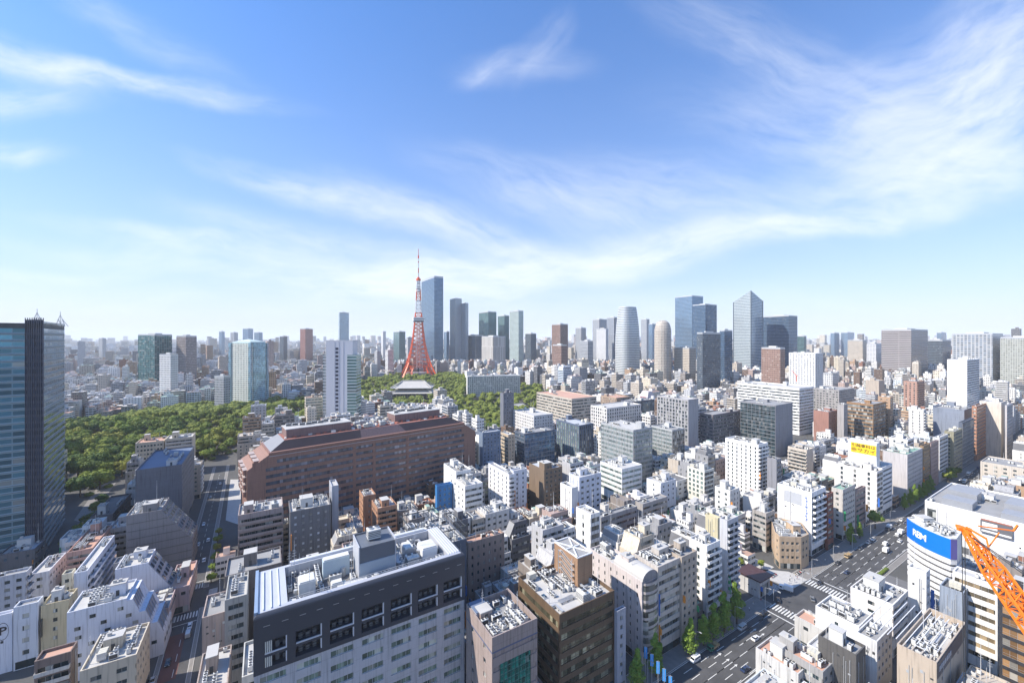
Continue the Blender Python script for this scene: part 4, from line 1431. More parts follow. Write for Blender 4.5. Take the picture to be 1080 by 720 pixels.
hero('shop', 'small white-roofed shop on the left street, below the slanted skylights', 'shop', 150, 178, 186, 640, 12, wall=(.5, .38, .36), A=P('G'), S=P('R', fh=3.3), roof=1, clutter=.5)
def blk(kind, label, cat, px, D, L, W, h, wall, A=None, S=None, a=A0, vb=None, lm=None, R_=None, **k):
    poly = rect(px, D, L, W, a)
    st = {}
    if A: st[0] = A
    if S: st[3] = S
    if R_: st[1] = R_
    yt = HZ + (H - h) * F / D
    reserve(poly, h, vb if vb is not None else yt + (H * F / D) * h / H * .62)
    if lm: LAND.append((lm, px + 10, D))
    return building(kind, label, cat, poly, h, wall, st, **k)
# right of the left street
blk('apartment_building', 'beige balconied apartment block seven balconies high, left of the porthole-windowed block', AB, 251, 200, 19.5, 16, 37.5, (.36, .29, .27), P('B', fh=3.35, bd=1.2), R_=P('N'), roof=1, lm='beige balconied block', vb=620)
blk('office_building', 'grey block dotted with small white square windows and capped by a white stair fin', OB, 306, 205, 19, 17, 37, (.17, .17, .18), P('G', bay=3.1, w=1.15, fh=3.5, wh=1.2, glass=glassm('glass_pale', (.45, .47, .5), .2, .4, .5, 0)), roof=1, lm='grey porthole block', clutter=2.2, vb=610)
def fin():
    poly = rect(350, 222, 3.4, 11)
    reserve(poly, 42, 560)
    building('stair_tower', 'tall thin pale stair tower beside the grey porthole block', 'stair tower', poly, 44, (.42, .43, .47), {}, roof=1, pent=False, clutter=0)
fin()
blk('apartment_building', 'left of the twin orange-tiled blocks in front of the long brown block', AB, 383, 246, 7.5, 12, 29, (.42, .23, .14), P('G', bay=3.2, w=1.2), P('G', bay=3), roof=1, lm='orange-tiled pair')
blk('apartment_building', 'right of the twin orange-tiled blocks in front of the long brown block', AB, 398, 226, 11, 14, 30, (.42, .23, .14), P('B'), P('G', bay=3), roof=1, clutter=1.5)
blk('office_building', 'taupe block with a sloping left edge and a pale roof rim on the left street', OB, 237, 163, 20, 16, 29, (.20, .175, .165), P('N'), roof=0, clutter=.4, lm='taupe street block', vb=640)
blk('office_building', 'slim grey building with storey-wide windows and an orange awning on its street front', OB, 237, 142, 6.6, 17, 33, (.40, .39, .36), P('R', fh=3.6, wh=1.7, w=4.6, bay=5, gf=4), roof=1, lm='slim awning building', clutter=2, vb=690)
blk('apartment_building', 'pinkish narrow apartment block stepping down to the left street', AB, 213, 146, 7.2, 15, 24, (.40, .32, .29), P('N'), roof=0, clutter=1.2, vb=700)
blk('apartment_building', 'tan low-rise with white frames nearest the left street, bottom edge', AB, 205, 118, 8, 18, 21, (.36, .29, .25), P('B', fh=3.2), roof=1, clutter=1.5, vb=715)
blk('apartment_building', 'cream narrow block wedged beside the charcoal-crowned office block', AB, 255, 118, 5, 16, 26, (.50, .49, .45), P('G', bay=3), roof=1, clutter=1)

# ---- the curved glass tower at the left edge
def glass_tower():
    z = 0
    P0 = gp(27, 588); c2 = gp(46, 587); r = gp(68, 551)
    u = U
    pl = [(-470, 165), (-420, 168), (-370, 178), (-325, 196), P0, c2, r, (r[0] - 90, r[1] + 10), (-470, 250)]
    reserve(pl, 135, 1200)
    LAND.append(('glass tower at the left edge', 30, 240))
    root = empty('office_tower', (P0[0], P0[1], 0), 0, 'tall curved blue-green glass office tower filling the left edge, with a dark recessed corner', 'skyscraper')
    lp = [(x - P0[0], y - P0[1]) for x, y in pl]
    h = 133.0
    gA = facadem('tower_glass_curved', (.26, .36, .41), (.07, .20, .28), 3.9, 7.0, .96, .62, .08, .6, blinds=.10, var=.45)
    gC = facadem('tower_glass_right', (.32, .37, .39), (.10, .18, .22), 3.9, 5.0, .95, .55, .08, .55, blinds=.12, var=.5)
    gB = facadem('tower_dark', (.05, .06, .09), (.04, .055, .09), 3.9, 1.5, .85, .6, .2, .3, blinds=.0)
    for nm, idx, mt, hh in (('curved_glazing', (0, 1, 2, 3), gA, 131), ('dark_corner', (4,), gB, 136), ('side_glazing', (5,), gC, 135), ('rear_wall', (6, 7, 8), gB, 131)):
        b = MB(); uu = 0
        for i in idx:
            a, c = lp[i], lp[(i + 1) % 9]
            Lg = math.hypot(c[0] - a[0], c[1] - a[1])
            b.face([(*a, 0), (*c, 0), (*c, hh), (*a, hh)], 0, [(uu, 0), (uu + Lg, 0), (uu + Lg, hh), (uu, hh)]); uu += Lg
        b.build(nm, [mt], root)
    b = MB(); b.face([(*p, 131) for p in lp], 0); b.build('roof', [M_ROOFS[0]], root)
    # horizontal sunshades on the glass
    s = MB()
    for k in range(33):
        z = 3 + k * 3.9
        for i in (0, 1, 2, 3, 5):
            a, c = Vector(lp[i]), Vector(lp[i + 1]); d = (c - a).normalized(); n = Vector((d.y, -d.x))
            Q = [a + n * .5, c + n * .5, c - n * .05, a - n * .05]
            s.prism([tuple(q) for q in Q], z, z + .22, 0, bottom=True)
    s.build('sunshade', [simple('sunshade_grey', (.16, .20, .22), .5, .2)], root)
    f = MB()
    a, c = Vector(lp[4]), Vector(lp[5])
    for k in range(9):
        q = a + (c - a) * k / 8; f.bar((q.x, q.y - .15, 0), (q.x, q.y - .15, 137), .3)
    f.build('corner_fin', [simple('fin_navy', (.06, .07, .10), .4, .2)], root)
    p = MB()
    for i in range(9):
        a, c = lp[i], lp[(i + 1) % 9]
    p.ring(lp, 1.0, 131, 134, 0); p.build('parapet', [M_DMETAL], root)
    # lattice gables on the roof
    for (cx_, w) in ((lp[4][0] + 3, 9), ((lp[5][0] + lp[6][0]) / 2, 8)):
        cy_ = (lp[4][1] if w == 9 else (lp[5][1] + lp[6][1]) / 2) + 3
        g = MB()
        for sx in (-1, 1):
            g.bar((cx_ + sx * w * .5, cy_, 133), (cx_ + sx * w * .22, cy_, 139), .35)
            g.bar((cx_ + sx * w * .22, cy_, 139), (cx_, cy_, 143), .3)
            g.bar((cx_ + sx * w * .3, cy_ + 4, 133), (cx_ + sx * w * .22, cy_, 139), .3)
        for zz in (135, 137, 139): g.bar((cx_ - w * .4, cy_, zz), (cx_ + w * .4, cy_, zz), .25)
        g.bar((cx_, cy_, 133), (cx_, cy_, 146), .25); g.bar((cx_ - w * .4, cy_, 134), (cx_ + w * .3, cy_, 139), .2); g.bar((cx_ + w * .4, cy_, 134), (cx_ - w * .3, cy_, 139), .2)
        g.v = [(cx_ + (p[0] - cx_) * .75, cy_ + (p[1] - cy_) * .75, 133 + (p[2] - 133) * .72) for p in g.v]; g.build('roof_lattice', [M_METAL], root)
glass_tower()

# ---- the front row on the avenue's near side
tg = P('C', glass=facadem('teal_curtain', (.05, .16, .14), (.015, .20, .16), 1.9, 1.25, .86, .8, .1, .5, blinds=.05, var=.8), edge=2.6, zt=6.2, fins=True, fin=1.3, find=.10, finw=.1, fh=1.9, band=.12, finm=simple('teal_mullion', (.04, .09, .08), .4, .2))
pk = hero('office_building', 'pinkish stone building with a tall teal glass curtain wall on its front', OB, 491.6, 519, 566.7, 672, 40, wall=(.33, .265, .24), A=tg, S=P('G', bay=6.5, w=1.4, fh=4.2), roof=0, lm='pink teal-fronted building', tile=1, vb=718, clutter=3.2, parapet=2.4)
def pink_extra():
    root, lp, hb, _ = pk
    b = MB()
    q = [(lp[0][0] - .04, lp[0][1] - .04), (lp[1][0] + .04, lp[1][1] - .04), (lp[2][0] + .04, lp[2][1] + .04), (lp[3][0] - .04, lp[3][1] + .04)]
    b.ring(q, .3, hb - 2.2, hb - 1.8); b.build('string_course', [simple('course_blue', (.10, .12, .2), .5)], root)
    r = MB(); x, y = lp[3]
    r.box(x + .6, x + 5.4, y - 6.2, y - .6, hb, hb + 2.6, 0); r.box(x + .5, x + 5.5, y - 6.3, y - .5, hb + 2.6, hb + 2.8, 1, bottom=True)
    r.build('roof_house', [wallm((.5, .5, .55)), M_ROOFS[6]], root)
pink_extra()
BR = P('R', fh=4.0, wh=2.1, w=99, edge=.8, glass=glassm('glass_bronze', (.09, .085, .055), .1, .35, .7, .25, bcol=(.40, .38, .26)))
br = hero('office_building', 'brown banded office building with a tan brick rooftop tower, bottom centre', OB, 546.7, 590, 648, 648, 35, wall=(.13, .085, .05), A=BR, S=BR, roof=1, lm='brown banded building', vb=715, clutter=3.4, pent=False, parapet=1.4,
          frame=simple('bronze_frame', (.06, .045, .03), .4, .3))
def brown_tower():
    root, lp, hb, _ = br
    b = MB(); x0, x1, y1 = 7.0, 0, 0
    X1 = lp[2][0] - 1.5; Y1 = lp[2][1] - 1.2; X0 = X1 - 7.2; Y0 = Y1 - 14
    b.box(X0, X1, Y0, Y1, hb, hb + 10.5, 0)
    b.build('roof_house', [wallm((.33, .20, .12), 1)], root)
    s = MB()
    for (a, c) in (((X0, Y0), (X1, Y0)), ((X1, Y0), (X1, Y1)), ((X1, Y1), (X0, Y1)), ((X0, Y1), (X0, Y0)), ((X0, Y0), (X1, Y1)), ((X1, Y0), (X0, Y1)), ((X0, (Y0 + Y1) / 2), (X1, (Y0 + Y1) / 2))):
        s.bar((*a, hb + 10.9), (*c, hb + 10.9), .4)
    s.box(X0 + .3, X1 - .3, Y0 + .3, Y1 - .3, hb + 10.5, hb + 10.56, 1)
    s.build('roof_frame', [simple('frame_white', (.7, .7, .7), .5), M_ROOFS[0]], root)
    f = MB()      # outside stair on the tower's left face
    for k in range(4):
        z = hb + 1 + k * 2.2
        f.bar((X0 - .9, Y0 + 3, z), (X0 - .9, Y0 + 9, z + 2.1), .18); f.bar((X0 - .2, Y0 + 3, z), (X0 - .2, Y0 + 9, z + 2.1), .18)
        f.box(X0 - 1.2, X0, Y0 + 2, Y0 + 3, z - .06, z + .04, 0, bottom=True); f.box(X0 - 1.2, X0, Y0 + 9, Y0 + 10, z + 2.0, z + 2.1, 0, bottom=True)
    for yy in (Y0 + 2, Y0 + 10): f.bar((X0 - 1.1, yy, hb), (X0 - 1.1, yy, hb + 10), .2)
    f.build('outside_stair', [M_METAL], root)
brown_tower()
wl = hero('office_building', 'long white block with a barrel-vaulted roof end over a glazed bay, on the avenue', OB, 622, 677, 694, 613, 32, wall=(.58, .52, .50), A=P('R', fh=3.3, wh=1.6, glass=G_CLEAR), S=P('G', bay=3.4, w=.7, wh=1.5, fh=3.4), roof=1, lm='barrel-roofed white block', vb=712, clutter=1.6)
def barrel():
    root, lp, hb, _ = wl
    b = MB(); n = 10
    x0, x1, y0, y1 = lp[0][0] + .2, lp[1][0] - .2, lp[0][1] - .2, lp[0][1] + 15
    cx, r = (x0 + x1) / 2, (x1 - x0) / 2
    for i in range(n):
        t0, t1 = pi - pi * i / n, pi - pi * (i + 1) / n
        A, B = (cx + r * cos(t0), hb + .9 + .75 * r * sin(t0)), (cx + r * cos(t1), hb + .9 + .75 * r * sin(t1))
        b.face([(A[0], y0, A[1]), (B[0], y0, B[1]), (B[0], y1, B[1]), (A[0], y1, A[1])], 0)
    fr = [(cx + r * cos(pi - pi * i / n), y0, hb + .9 + .75 * r * sin(pi - pi * i / n)) for i in range(n + 1)]
    b.face([(x0, y0, hb + .5), (x1, y0, hb + .5)] + fr[::-1][0:0] + list(reversed(fr)), 1)
    b.build('barrel_roof', [M_ROOFS[1], wallm((.25, .24, .25))], root)
    g = MB()
    k = int(hb / 3.3)
    for i in range(k - 1):
        z = 5 + i * 3.3; m = 6
        for j in range(m):
            t0, t1 = pi + pi * j / m, pi + pi * (j + 1) / m
            A = (cx + (r - .4) * cos(t0), y0 + .15 + 1.6 * sin(t0)); B = (cx + (r - .4) * cos(t1), y0 + .15 + 1.6 * sin(t1))
            g.face([(*A, z), (*B, z), (*B, z + 2.3), (*A, z + 2.3)], 0, [(j, z), (j + 1, z), (j + 1, z + 2.3), (j, z + 2.3)])
            g.face([(*A, z + 2.3), (*B, z + 2.3), (*B, z + 3.3), (*A, z + 3.3)], 1)
    g.build('glazed_bay', [G_CLEAR, wallm((.42, .38, .36))], root)
barrel()
hero('office_building', 'office block with rows of rooftop air conditioners, directly right of the barrel-roofed block', OB, 668, 694, 719, 597.6, 35.5, wall=(.47, .43, .39), A=P('R', fh=3.6, wh=1.8, glass=G_CLEAR), S=P('N'), roof=1, clutter=3.0, vb=690)
hero('apartment_building', 'slim beige-brown block with paired dark windows, next along the avenue from the air-conditioner roof', AB, 700, 719, 735, 587, 36, wall=(.40, .34, .28), A=P('G', bay=2.7, w=1.4, fh=3.1), S=P('N'), roof=0, clutter=.8, vb=680)
hero('annex_building', 'narrow grey round-topped building between the brown banded and barrel-roofed blocks', OB, 648, 651, 660, 644, 29, wall=(.34, .35, .40), A=P('G', bay=4, w=1.2, fh=3.3), roof=0, clutter=0, pent=False)
hero('office_building', 'tall slim white block with a glazed stair on its shaded side', OB, 607.6, 623, 633, 542, 40, wall=WHITE, A=P('R', fh=4, wh=2.4, glass=G_CLEAR), S=P('G', bay=6, w=1.3, fh=4), roof=1, lm='slim white tower', vb=590)
hero('apartment_building', 'white block with dark balconies behind the avenue trees', AB, 727, 745.7, 759.5, 575, 33, wall=WHITE, A=P('B', fh=3.2), S=P('G', bay=6, w=1.5, fh=3.4), roof=5, lm='white tree-side block', vb=640)
hero('apartment_building', 'thin pale tower with stacked small balconies, behind the station entrance', AB, 759, 767, 778.6, 548.5, 40, wall=(.50, .50, .52), A=P('B', fh=2.9, glass=G_DARK), S=P('N'), roof=1, vb=600)
hero('office_building', 'pale yellow slab wall with no windows behind the white tree-side block', OB, 744, 757, 760.5, 546, D=205, wall=(.56, .50, .33), A=P('N'), S=P('N'), roof=1, vb=575)
se = hero('station_entrance', 'low white entrance hall with a dark maroon roof on the avenue corner', 'station entrance', 779, 801, 812, 612.5, 8.2, wall=(.50, .49, .48), A=P('N'), S=P('N'), roof=4, clutter=.2, pent=False, vb=640, lm='maroon-roofed entrance hall')
def hall_bits():
    root, lp, hb, _ = se
    b = MB(); b.prism(inset(lp, -1.0), hb + .9, hb + 1.5, 0, 0, bottom=True); b.build('canopy_roof', [simple('maroon_roof', (.07, .032, .032), .5)], root)
    g = MB(); g.box(lp[0][0] + .8, lp[1][0] - .8, lp[0][1] - .1, lp[0][1], .4, 5.5, 0, bottom=True); g.build('glazing', [G_CLEAR], root)
hall_bits()
hero('office_building', 'grey banded building with a white sign board on its roof, beside the tan corner building', OB, 793.5, 808, 817, 541, D=236, wall=(.36, .33, .30), A=P('R', fh=3.3, wh=1.5), S=P('R', fh=3.3, wh=1.4), roof=1, lm='grey sign-topped block', vb=588)
def tan_corner():
    pl = [gp(817, 593), gp(822, 599), gp(845, 600), gp(853, 596)]
    b0, b1 = pl[3], pl[0]
    pl += [(b0[0] + 6, b0[1] + 14), (b1[0] + 10, b1[1] + 20)]
    reserve(pl, 17, 600)
    LAND.append(('tan corner building', 836, 222))
    building('shop_building', 'tan four-storey corner building with a rounded street front, facing the junction', 'shop building', pl, 17.5, (.52, .38, .25),
             {0: P('G', bay=3.2, w=1.5, fh=3.8), 1: P('G', bay=2.5, w=1.5, fh=3.8), 2: P('G', bay=3.0, w=1.6, fh=3.8)}, a=0, roof=0, clutter=2)
tan_corner()
wb = hero('office_building', 'big white windowless-sided block with a column of blue signs beside the junction', OB, 820, 856, 871, 519, 36.5, wall=(.80, .79, .77), A=P('B', fh=3.5, bd=1.6, be=1.0), S=P('N'), roof=1, lm='big white blank-sided block', vb=585)
def blue_letters():
    root, lp, hb, _ = wb
    mt = simple('sign_blue', (.03, .12, .45), .5)
    x = lp[0][0] - .05; y = lp[0][1] + 2.6
    for k in range(8):
        b = MB(); z = hb - 3.5 - k * 1.75
        # strokes of an illegible upright shop sign, one block per character
        b.box(x - .12, x, y - .55, y + .55, z, z + .22, 0, bottom=True); b.box(x - .12, x, y - .1, y + .12, z + .23, z + 1.2, 0)
        if k % 2: b.box(x - .12, x, y - .55, y - .3, z + .4, z + 1.1, 0, bottom=True)
        if k % 3 == 0: b.box(x - .12, x, y + .3, y + .5, z + .3, z + 1.2, 0, bottom=True)
        b.build('sign_character', [mt], root)
    p = MB(); p.box(x - .1, x, y - 15, y - .8 - .0, hb - 9, hb - 2.5, 0) if False else None
    g = MB(); g.box(x - .08, x + .02, lp[0][1] + 5, lp[0][1] + 14, hb + .2 - 8.5, hb - 1.6, 0, bottom=True)
    g.build('blank_billboard', [simple('billboard_grey', (.42, .43, .45), .6)], root)
blue_letters()
hero('office_building', 'narrow red-brown building with pale sign boxes, right of the big white blank-sided block', OB, 870, 873, 879, 521, 33, wall=(.20, .075, .055), A=P('R', fh=3.3), roof=0, vb=575)
hero('office_building', 'grey block with square windows under a mint green roof rim, on the avenue', OB, 877, 889, 902, 516, 31.5, wall=(.50, .47, .43), A=P('G', bay=2.8, w=1.7, fh=3.4), S=P('G', bay=5, w=1.5), roof=2, lm='mint-roofed block', vb=570)
hero('office_building', 'low brownish block between the mint-roofed block and the dark-fronted white block', OB, 899, 903, 913, 517, 27, wall=(.28, .21, .19), A=P('R', fh=3.5), roof=0, vb=550)
hero('office_building', 'long white low block with a dark glass end facing the avenue', OB, 880, 925, 931.5, 497, 33.5, wall=(.70, .66, .62), A=P('R', fh=3.4, wh=2.2, glass=G_DARK), S=P('G', bay=6, w=1.4, fh=4), roof=1, lm='dark-ended white block', vb=540)
ys = hero('office_building', 'white building with blue-white side windows beneath the yellow rooftop sign', OB, 905, 930, 941, 493, 34, wall=(.68, .68, .69), A=P('R', fh=3.3, wh=1.5, glass=G_BLUE), S=P('G', bay=7, w=1.0), roof=1, lm='yellow-sign building', vb=535, pent=False)
def yellow_sign():
    root, lp, hb, _ = ys
    b = MB()
    x0 = lp[0][0] + .6; y0 = lp[0][1] + 3.0; W = 16.5
    b.box(x0, x0 + 6, y0, y0 + W, hb, hb + 17.5, 0)
    b.build('billboard_tower', [wallm((.74, .74, .73), 1)], root)
    yel = simple('sign_yellow', (.85, .58, .02), .5, 0, .05); blk_ = simple('sign_ink', (.08, .03, .02), .5)
    s = MB(); s.box(x0 - .3, x0, y0 + .2, y0 + W - 1.8, hb + 8.6, hb + 15.6, 0, bottom=True); s.build('sign_panel', [yel], root)
    yc = y0 + .2 + (W - 2.0) / 2
    text_mesh('sign_text', '引越専科は', 2.6, blk_, root, (x0 - .36, yc, hb + 13.8), (pi / 2, 0, -pi / 2), .03, width=13.6)
    text_mesh('sign_text', '㊥サカイ', 3.2, blk_, root, (x0 - .36, yc, hb + 10.5), (pi / 2, 0, -pi / 2), .03, width=13.8)
yellow_sign()
hero('office_building', 'large pale gridded block with a green roof court, on the avenue', OB, 931, 957, 973, 479, 37, wall=(.50, .47, .46), A=P('G', bay=2.4, w=1.3, fh=3.3), S=P('N'), roof=2, lm='green-roofed gridded block', vb=525)
hero('office_building', 'gold-brown glass building between the gridded block and a pinkish one', OB, 970, 974, 981, 470, 38.5, wall=(.26, .17, .09), A=P('R', glass=glassm('glass_gold', (.20, .13, .05), .1, .2, .7, .4)), roof=1, vb=510)
hero('office_building', 'pinkish-brown slim building further up the avenue', OB, 979, 982, 990, 467, 38, wall=(.34, .24, .22), A=P('G', bay=3, w=1.2), S=P('N'), roof=0, vb=505)
hero('office_building', 'whitish slim building with window bands further up the avenue', OB, 985, 991, 1000, 461, 39, wall=(.55, .54, .53), A=P('R'), S=P('N'), roof=1, vb=500)
hero('office_building', 'olive block with dark window bands toward the avenue bend', OB, 996, 1006, 1015, 455, 41, wall=(.27, .25, .17), A=P('R'), S=P('G'), roof=1, lm='olive avenue block', vb=495)
hero('office_building', 'dark blue-grey narrow building with a yellow upright sign at the avenue bend', OB, 1011, 1015, 1027, 445, 45, wall=(.10, .12, .16), A=P('C', glass=G_BLUE), S=P('N'), roof=0, vb=485)
hero('office_building', 'copper-coloured rounded office building closing the avenue', OB, 1025, 1030, 1047, 428, 56, wall=(.42, .21, .13), A=P('R', glass=glassm('glass_copper', (.22, .11, .07), .12, .1, .7, .4), fh=3.6), S=P('R', fh=3.6), roof=0, vb=470, lm='copper office building')
hero('office_building', 'cream block with one big corner picture window beside the avenue bend', OB, 1033, 1056, 1062, 424, 58, wall=(.62, .56, .49), A=P('N'), S=P('N'), roof=1, vb=485)
hero('office_building', 'tower of dark vertical glass stripes between pale piers at the right edge', OB, 1060, 1062, 1110, 427, 57, wall=(.50, .47, .46), A=P('G', bay=4.6, w=3.2, fh=3.6, wh=2.9, sill=.3, glass=G_DARK), S=P('N'), roof=1, vb=490)
# ---- right of the avenue
hero('hotel', 'sand and white hotel block with recessed window bays, right side of the far avenue', 'hotel', 1034, 1088, 1150, 502, 21.5, (.56, .50, .43), None, P('G', bay=4.4, w=1.9, fh=3.3), roof=0, lm='sand and white hotel', vb=510) if 0 else hero('hotel', 'sand and white hotel block with recessed window bays, right side of the far avenue', 'hotel', 1034, 1088, 1150, 496, h=21.5, D=319, wall=(.56, .50, .43), A=P('G', bay=3), S=P('G', bay=4.4, w=1.9, fh=3.3), roof=0, lm='sand and white hotel', vb=510)
def mall():
    c = gp(975.5, 564); L = 75; Wd = 60
    p1 = c; p0 = (c[0] - V[0] * L, c[1] - V[1] * L)
    pl = [p0, (p0[0] + U[0] * Wd, p0[1] + U[1] * Wd), (p1[0] + U[0] * Wd, p1[1] + U[1] * Wd), p1]
    h = 22.0
    reserve(pl, h, 600)
    LAND.append(('great white windowless hall', 1040, 230))
    root, lp, hb, _ = building('shopping_centre', 'great white windowless hall with grey roof halls, right edge beyond the blue sign', 'shopping centre', pl, h + .6, (.83, .82, .80), {}, roof=0, clutter=5, a=A0, tile=0)
    s = MB()
    for k in range(9): s.box(-26 + (k % 3) * 17, -14 + (k % 3) * 17, -30 + (k // 3) * 21 + k, -17 + (k // 3) * 21 + k, hb, hb + 2.4 + (k * 7 % 5) * .8, 0)
    s.build('roof_hall', [simple('hall_grey', (.30, .31, .33), .5, .1)], root)
    g = MB(); g.box(lp[3][0] - .15, lp[3][0], lp[3][1] - 5, lp[3][1] - 1, 3, 18, 0, bottom=True); g.build('window', [G_CLEAR], root)
    q = MB(); x = lp[0][0]
    q.box(x - 1.4, x - .05, 2, 14, 12.5, 19.5, 0, bottom=True); q.box(x - 1.45, x, 2.3, 13.7, 19.6, 20.1, 1, bottom=True)
    q.build('sign_box', [simple('sign_grey', (.13, .13, .14), .5), wallm((.35, .14, .1))], root)
    o = MB(); o.box(x - 1.5, x - 1.4, 7.5, 13.3, 15.2, 18.6, 0, bottom=True); o.box(x - 1.5, x - 1.4, 2.4, 13.5, 13.1, 14.1, 0, bottom=True); o.build('sign_plate', [simple('plate_white', (.75, .75, .75), .5)], root)
mall()
def blue_sign_block():
    p1 = (209.0, 213.0); p2 = (207.3, 190.5)
    arc = []
    for k in range(9):
        t = k / 8
        x = p1[0] + (p2[0] - p1[0]) * t; y = p1[1] + (p2[1] - p1[1]) * t
        arc.append((x - 2.2 * sin(pi * t) ** .8, y))
    pl = arc + [(p2[0] + 2.6, p2[1] - .3), (220, 197), (219, 214)]
    reserve(pl, 30, 640)
    LAND.append(('blue RBM sign building', 985, 200))
    cx, cy = 213.0, 203.0
    root = empty('sign_building', (cx, cy, 0), 0, 'curved white banded building wrapped in a bright blue RBM sign', 'commercial building')
    lp = [(x - cx, y - cy) for x, y in pl]
    b = MB(); b.prism(inset(lp, .7), 0, 29.6, 0, 0)
    lo = 0
    for k in range(7):
        z = 1.0 + k * 2.9
        if z > 19: break
        b.prism(lp, z, z + 1.7, 1, 1, bottom=True)
    b.prism(lp, 20.2, 30, 1, 1, bottom=True)
    b.build('wall', [wallm((.12, .12, .12)), wallm((.74, .73, .71))], root)
    bl = MB()
    ol = inset(lp, -.18)
    for i in range(8):
        a, c = ol[i], ol[i + 1]
        bl.face([(*a, 21.0), (*c, 21.0), (*c, 30.4), (*a, 30.4)], 0)
        a2, c2 = lp[i], lp[i + 1]
        bl.face([(*a, 30.4), (*c, 30.4), (*c2, 30.4), (*a2, 30.4)], 0)
    a, c = ol[8], ol[9]; bl.face([(*a, 21), (*c, 21), (*c, 30.4), (*a, 30.4)], 1)  # end of the band away from the sun, shade put into its colour
    bl.build('sign_band', [simple('sign_blue_bright', (.0, .16, .78), .45, 0, .03), simple('sign_violet', (.12, .10, .30), .5)], root)
    wht = simple('sign_white', (.85, .85, .85), .5)
    for ch, t in (('R', 2.3), ('B', 3.15), ('M', 4.05)):
        i = int(t); f = t - i
        a, c = Vector(ol[i]), Vector(ol[i + 1]); q = a + (c - a) * f; d = (c - a).normalized(); n = Vector((d.y, -d.x))
        text_mesh('sign_letter', ch, 4.7, wht, root, (q.x + n.x * .12, q.y + n.y * .12, 25.7), (pi / 2, 0, atan2(d.y, d.x)), .05)
    rf = MB(); rf.ring(lp, .3, 29.99, 30.9); rf.build('parapet', [wallm((.6, .6, .58))], root)
    r5 = random.Random(9)
    roof_clutter(root, inset(lp, 1.2), 30.0, r5, 2.0, M_ACW, True, 150)
blue_sign_block()
wbld = P('R', fh=3.6, wh=1.7, glass=glassm('glass_tanblind', (.10, .085, .06), .15, .5, .5, .1, bcol=(.40, .30, .18)), edge=.5)
hero('office_building', 'white banded office with tan-blinded windows, behind the orange crane jib', OB, 1004.7, 1052, 1056, 617, D=146, wall=(.80, .78, .75), A=P('N'), S=wbld, roof=1, lm='white banded office', vb=678, parapet=.7)
hero('office_building', 'brown building with a dark hexagon-patterned side at the right edge', OB, 1054, 1093, 1098, 633, D=134, wall=(.035, .035, .04), A=P('N'), S=P('R', fh=3.6, wh=2.5, sill=.4, glass=glassm('glass_bronze2', (.26, .15, .07), .25, .1, .5, .1)), roof=0, vb=690)
def ribs(r):
    root, lp, hb, _ = r
    x0, y0, y1 = lp[0][0] + .35, lp[0][1] + 1.5, lp[3][1] - 1
    k = 0; y = y0
    while y < y1:
        b = MB(); b.prism([(x0, y), (x0 + 3.4, y), (x0 + 3.4, y + .35), (x0, y + .35)], hb, hb + 2.3, 0, bottom=True); b.build('roof_rib', [wallm(BEIGE)], root); y += 2.1
    w = MB()
    for j in range(9): w.bar((x0 + 3.4, y0 + j * 2.2, hb + 2.0), (lp[1][0] - 1.5, y0 + j * 2.2, hb + 2.0), .2)
    w.build('roof_frame', [simple('frame_white', (.7, .7, .7), .5)], root)
    s = MB(); s.box(lp[0][0] + .6, lp[1][0] - .6, lp[0][1] - .12, lp[0][1] - .02, hb - 2.6, hb + 2.2, 0, bottom=True); s.build('dark_fascia', [simple('fascia_dark', (.06, .055, .07), .5)], root)
    g = MB()
    for j in range(7): g.box(lp[0][0] + 2.0 + j * 1.9, lp[0][0] + 3.3 + j * 1.9, lp[0][1] - .2, lp[0][1] - .12, hb - .9, hb + .6, 0, bottom=True)
    g.build('fascia_plate', [simple('plate_pale', (.4, .4, .42), .5)], root)
_rb = hero('office_building', 'beige roof with a row of concrete ribs and open white plant, lower right', OB, 946, 988, 1018.6, 698, 26, wall=(.46, .38, .30), A=P('N'), S=P('N'), roof=1, lm='rib-roofed beige block', vb=718, clutter=3.5, parapet=2.6, pent=False)
ribs(_rb)
hero('office_building', 'slate-blue slab tower with blank walls behind the rib-roofed block', OB, 991, 1016, 1023, 625, 31, wall=(.27, .31, .37), A=P('N'), S=P('N'), roof=4, vb=650)
hero('office_building', 'white windowless lift tower below the blue RBM sign', OB, 957.5, 977, 981, 603, 29, wall=WHITE, A=P('G', bay=3), S=P('N'), roof=1, vb=625)
hero('office_building', 'white block with a dark-mesh courtyard roof at the corner of the near crosswalk', OB, 860, 906, 921, 660, 20, wall=(.80, .79, .77), A=P('G', bay=4), S=P('G', bay=8, w=1.2, fh=5), roof=0, lm='white crosswalk-corner block', vb=690, clutter=2.4, pent=False)
hero('office_building', 'white block carrying two boxy white cooling units and a red end panel', OB, 897, 942, 958, 637, 21, wall=(.72, .69, .66), A=P('R', fh=3.4), S=P('G', bay=7, w=2.2, fh=5), roof=0, vb=650, clutter=2.8, lm='white cooling-unit block')
hero('apartment_building', 'narrow white gabled block behind the dark-mesh-clad one', AB, 903, 925, 941, 676, 22, wall=(.62, .62, .62), A=P('G'), S=P('N'), roof=0, vb=700, clutter=1.6)
hero('office_building', 'block wrapped in dark brown mesh sheeting, lower right', OB, 863, 903, 913, 690, 24, wall=(.10, .095, .09), A=P('N'), S=P('N'), roof=0, lm='dark mesh-clad block', tile=1, vb=715, clutter=1.2)
hero('shop', 'low building with a flat salmon roof beside the near crosswalk', 'shop', 838, 884, 893, 672, 12, wall=(.50, .49, .47), A=P('G'), S=P('G', bay=5), roof=3, clutter=.35, pent=False, lm='salmon-roofed low building', vb=690)
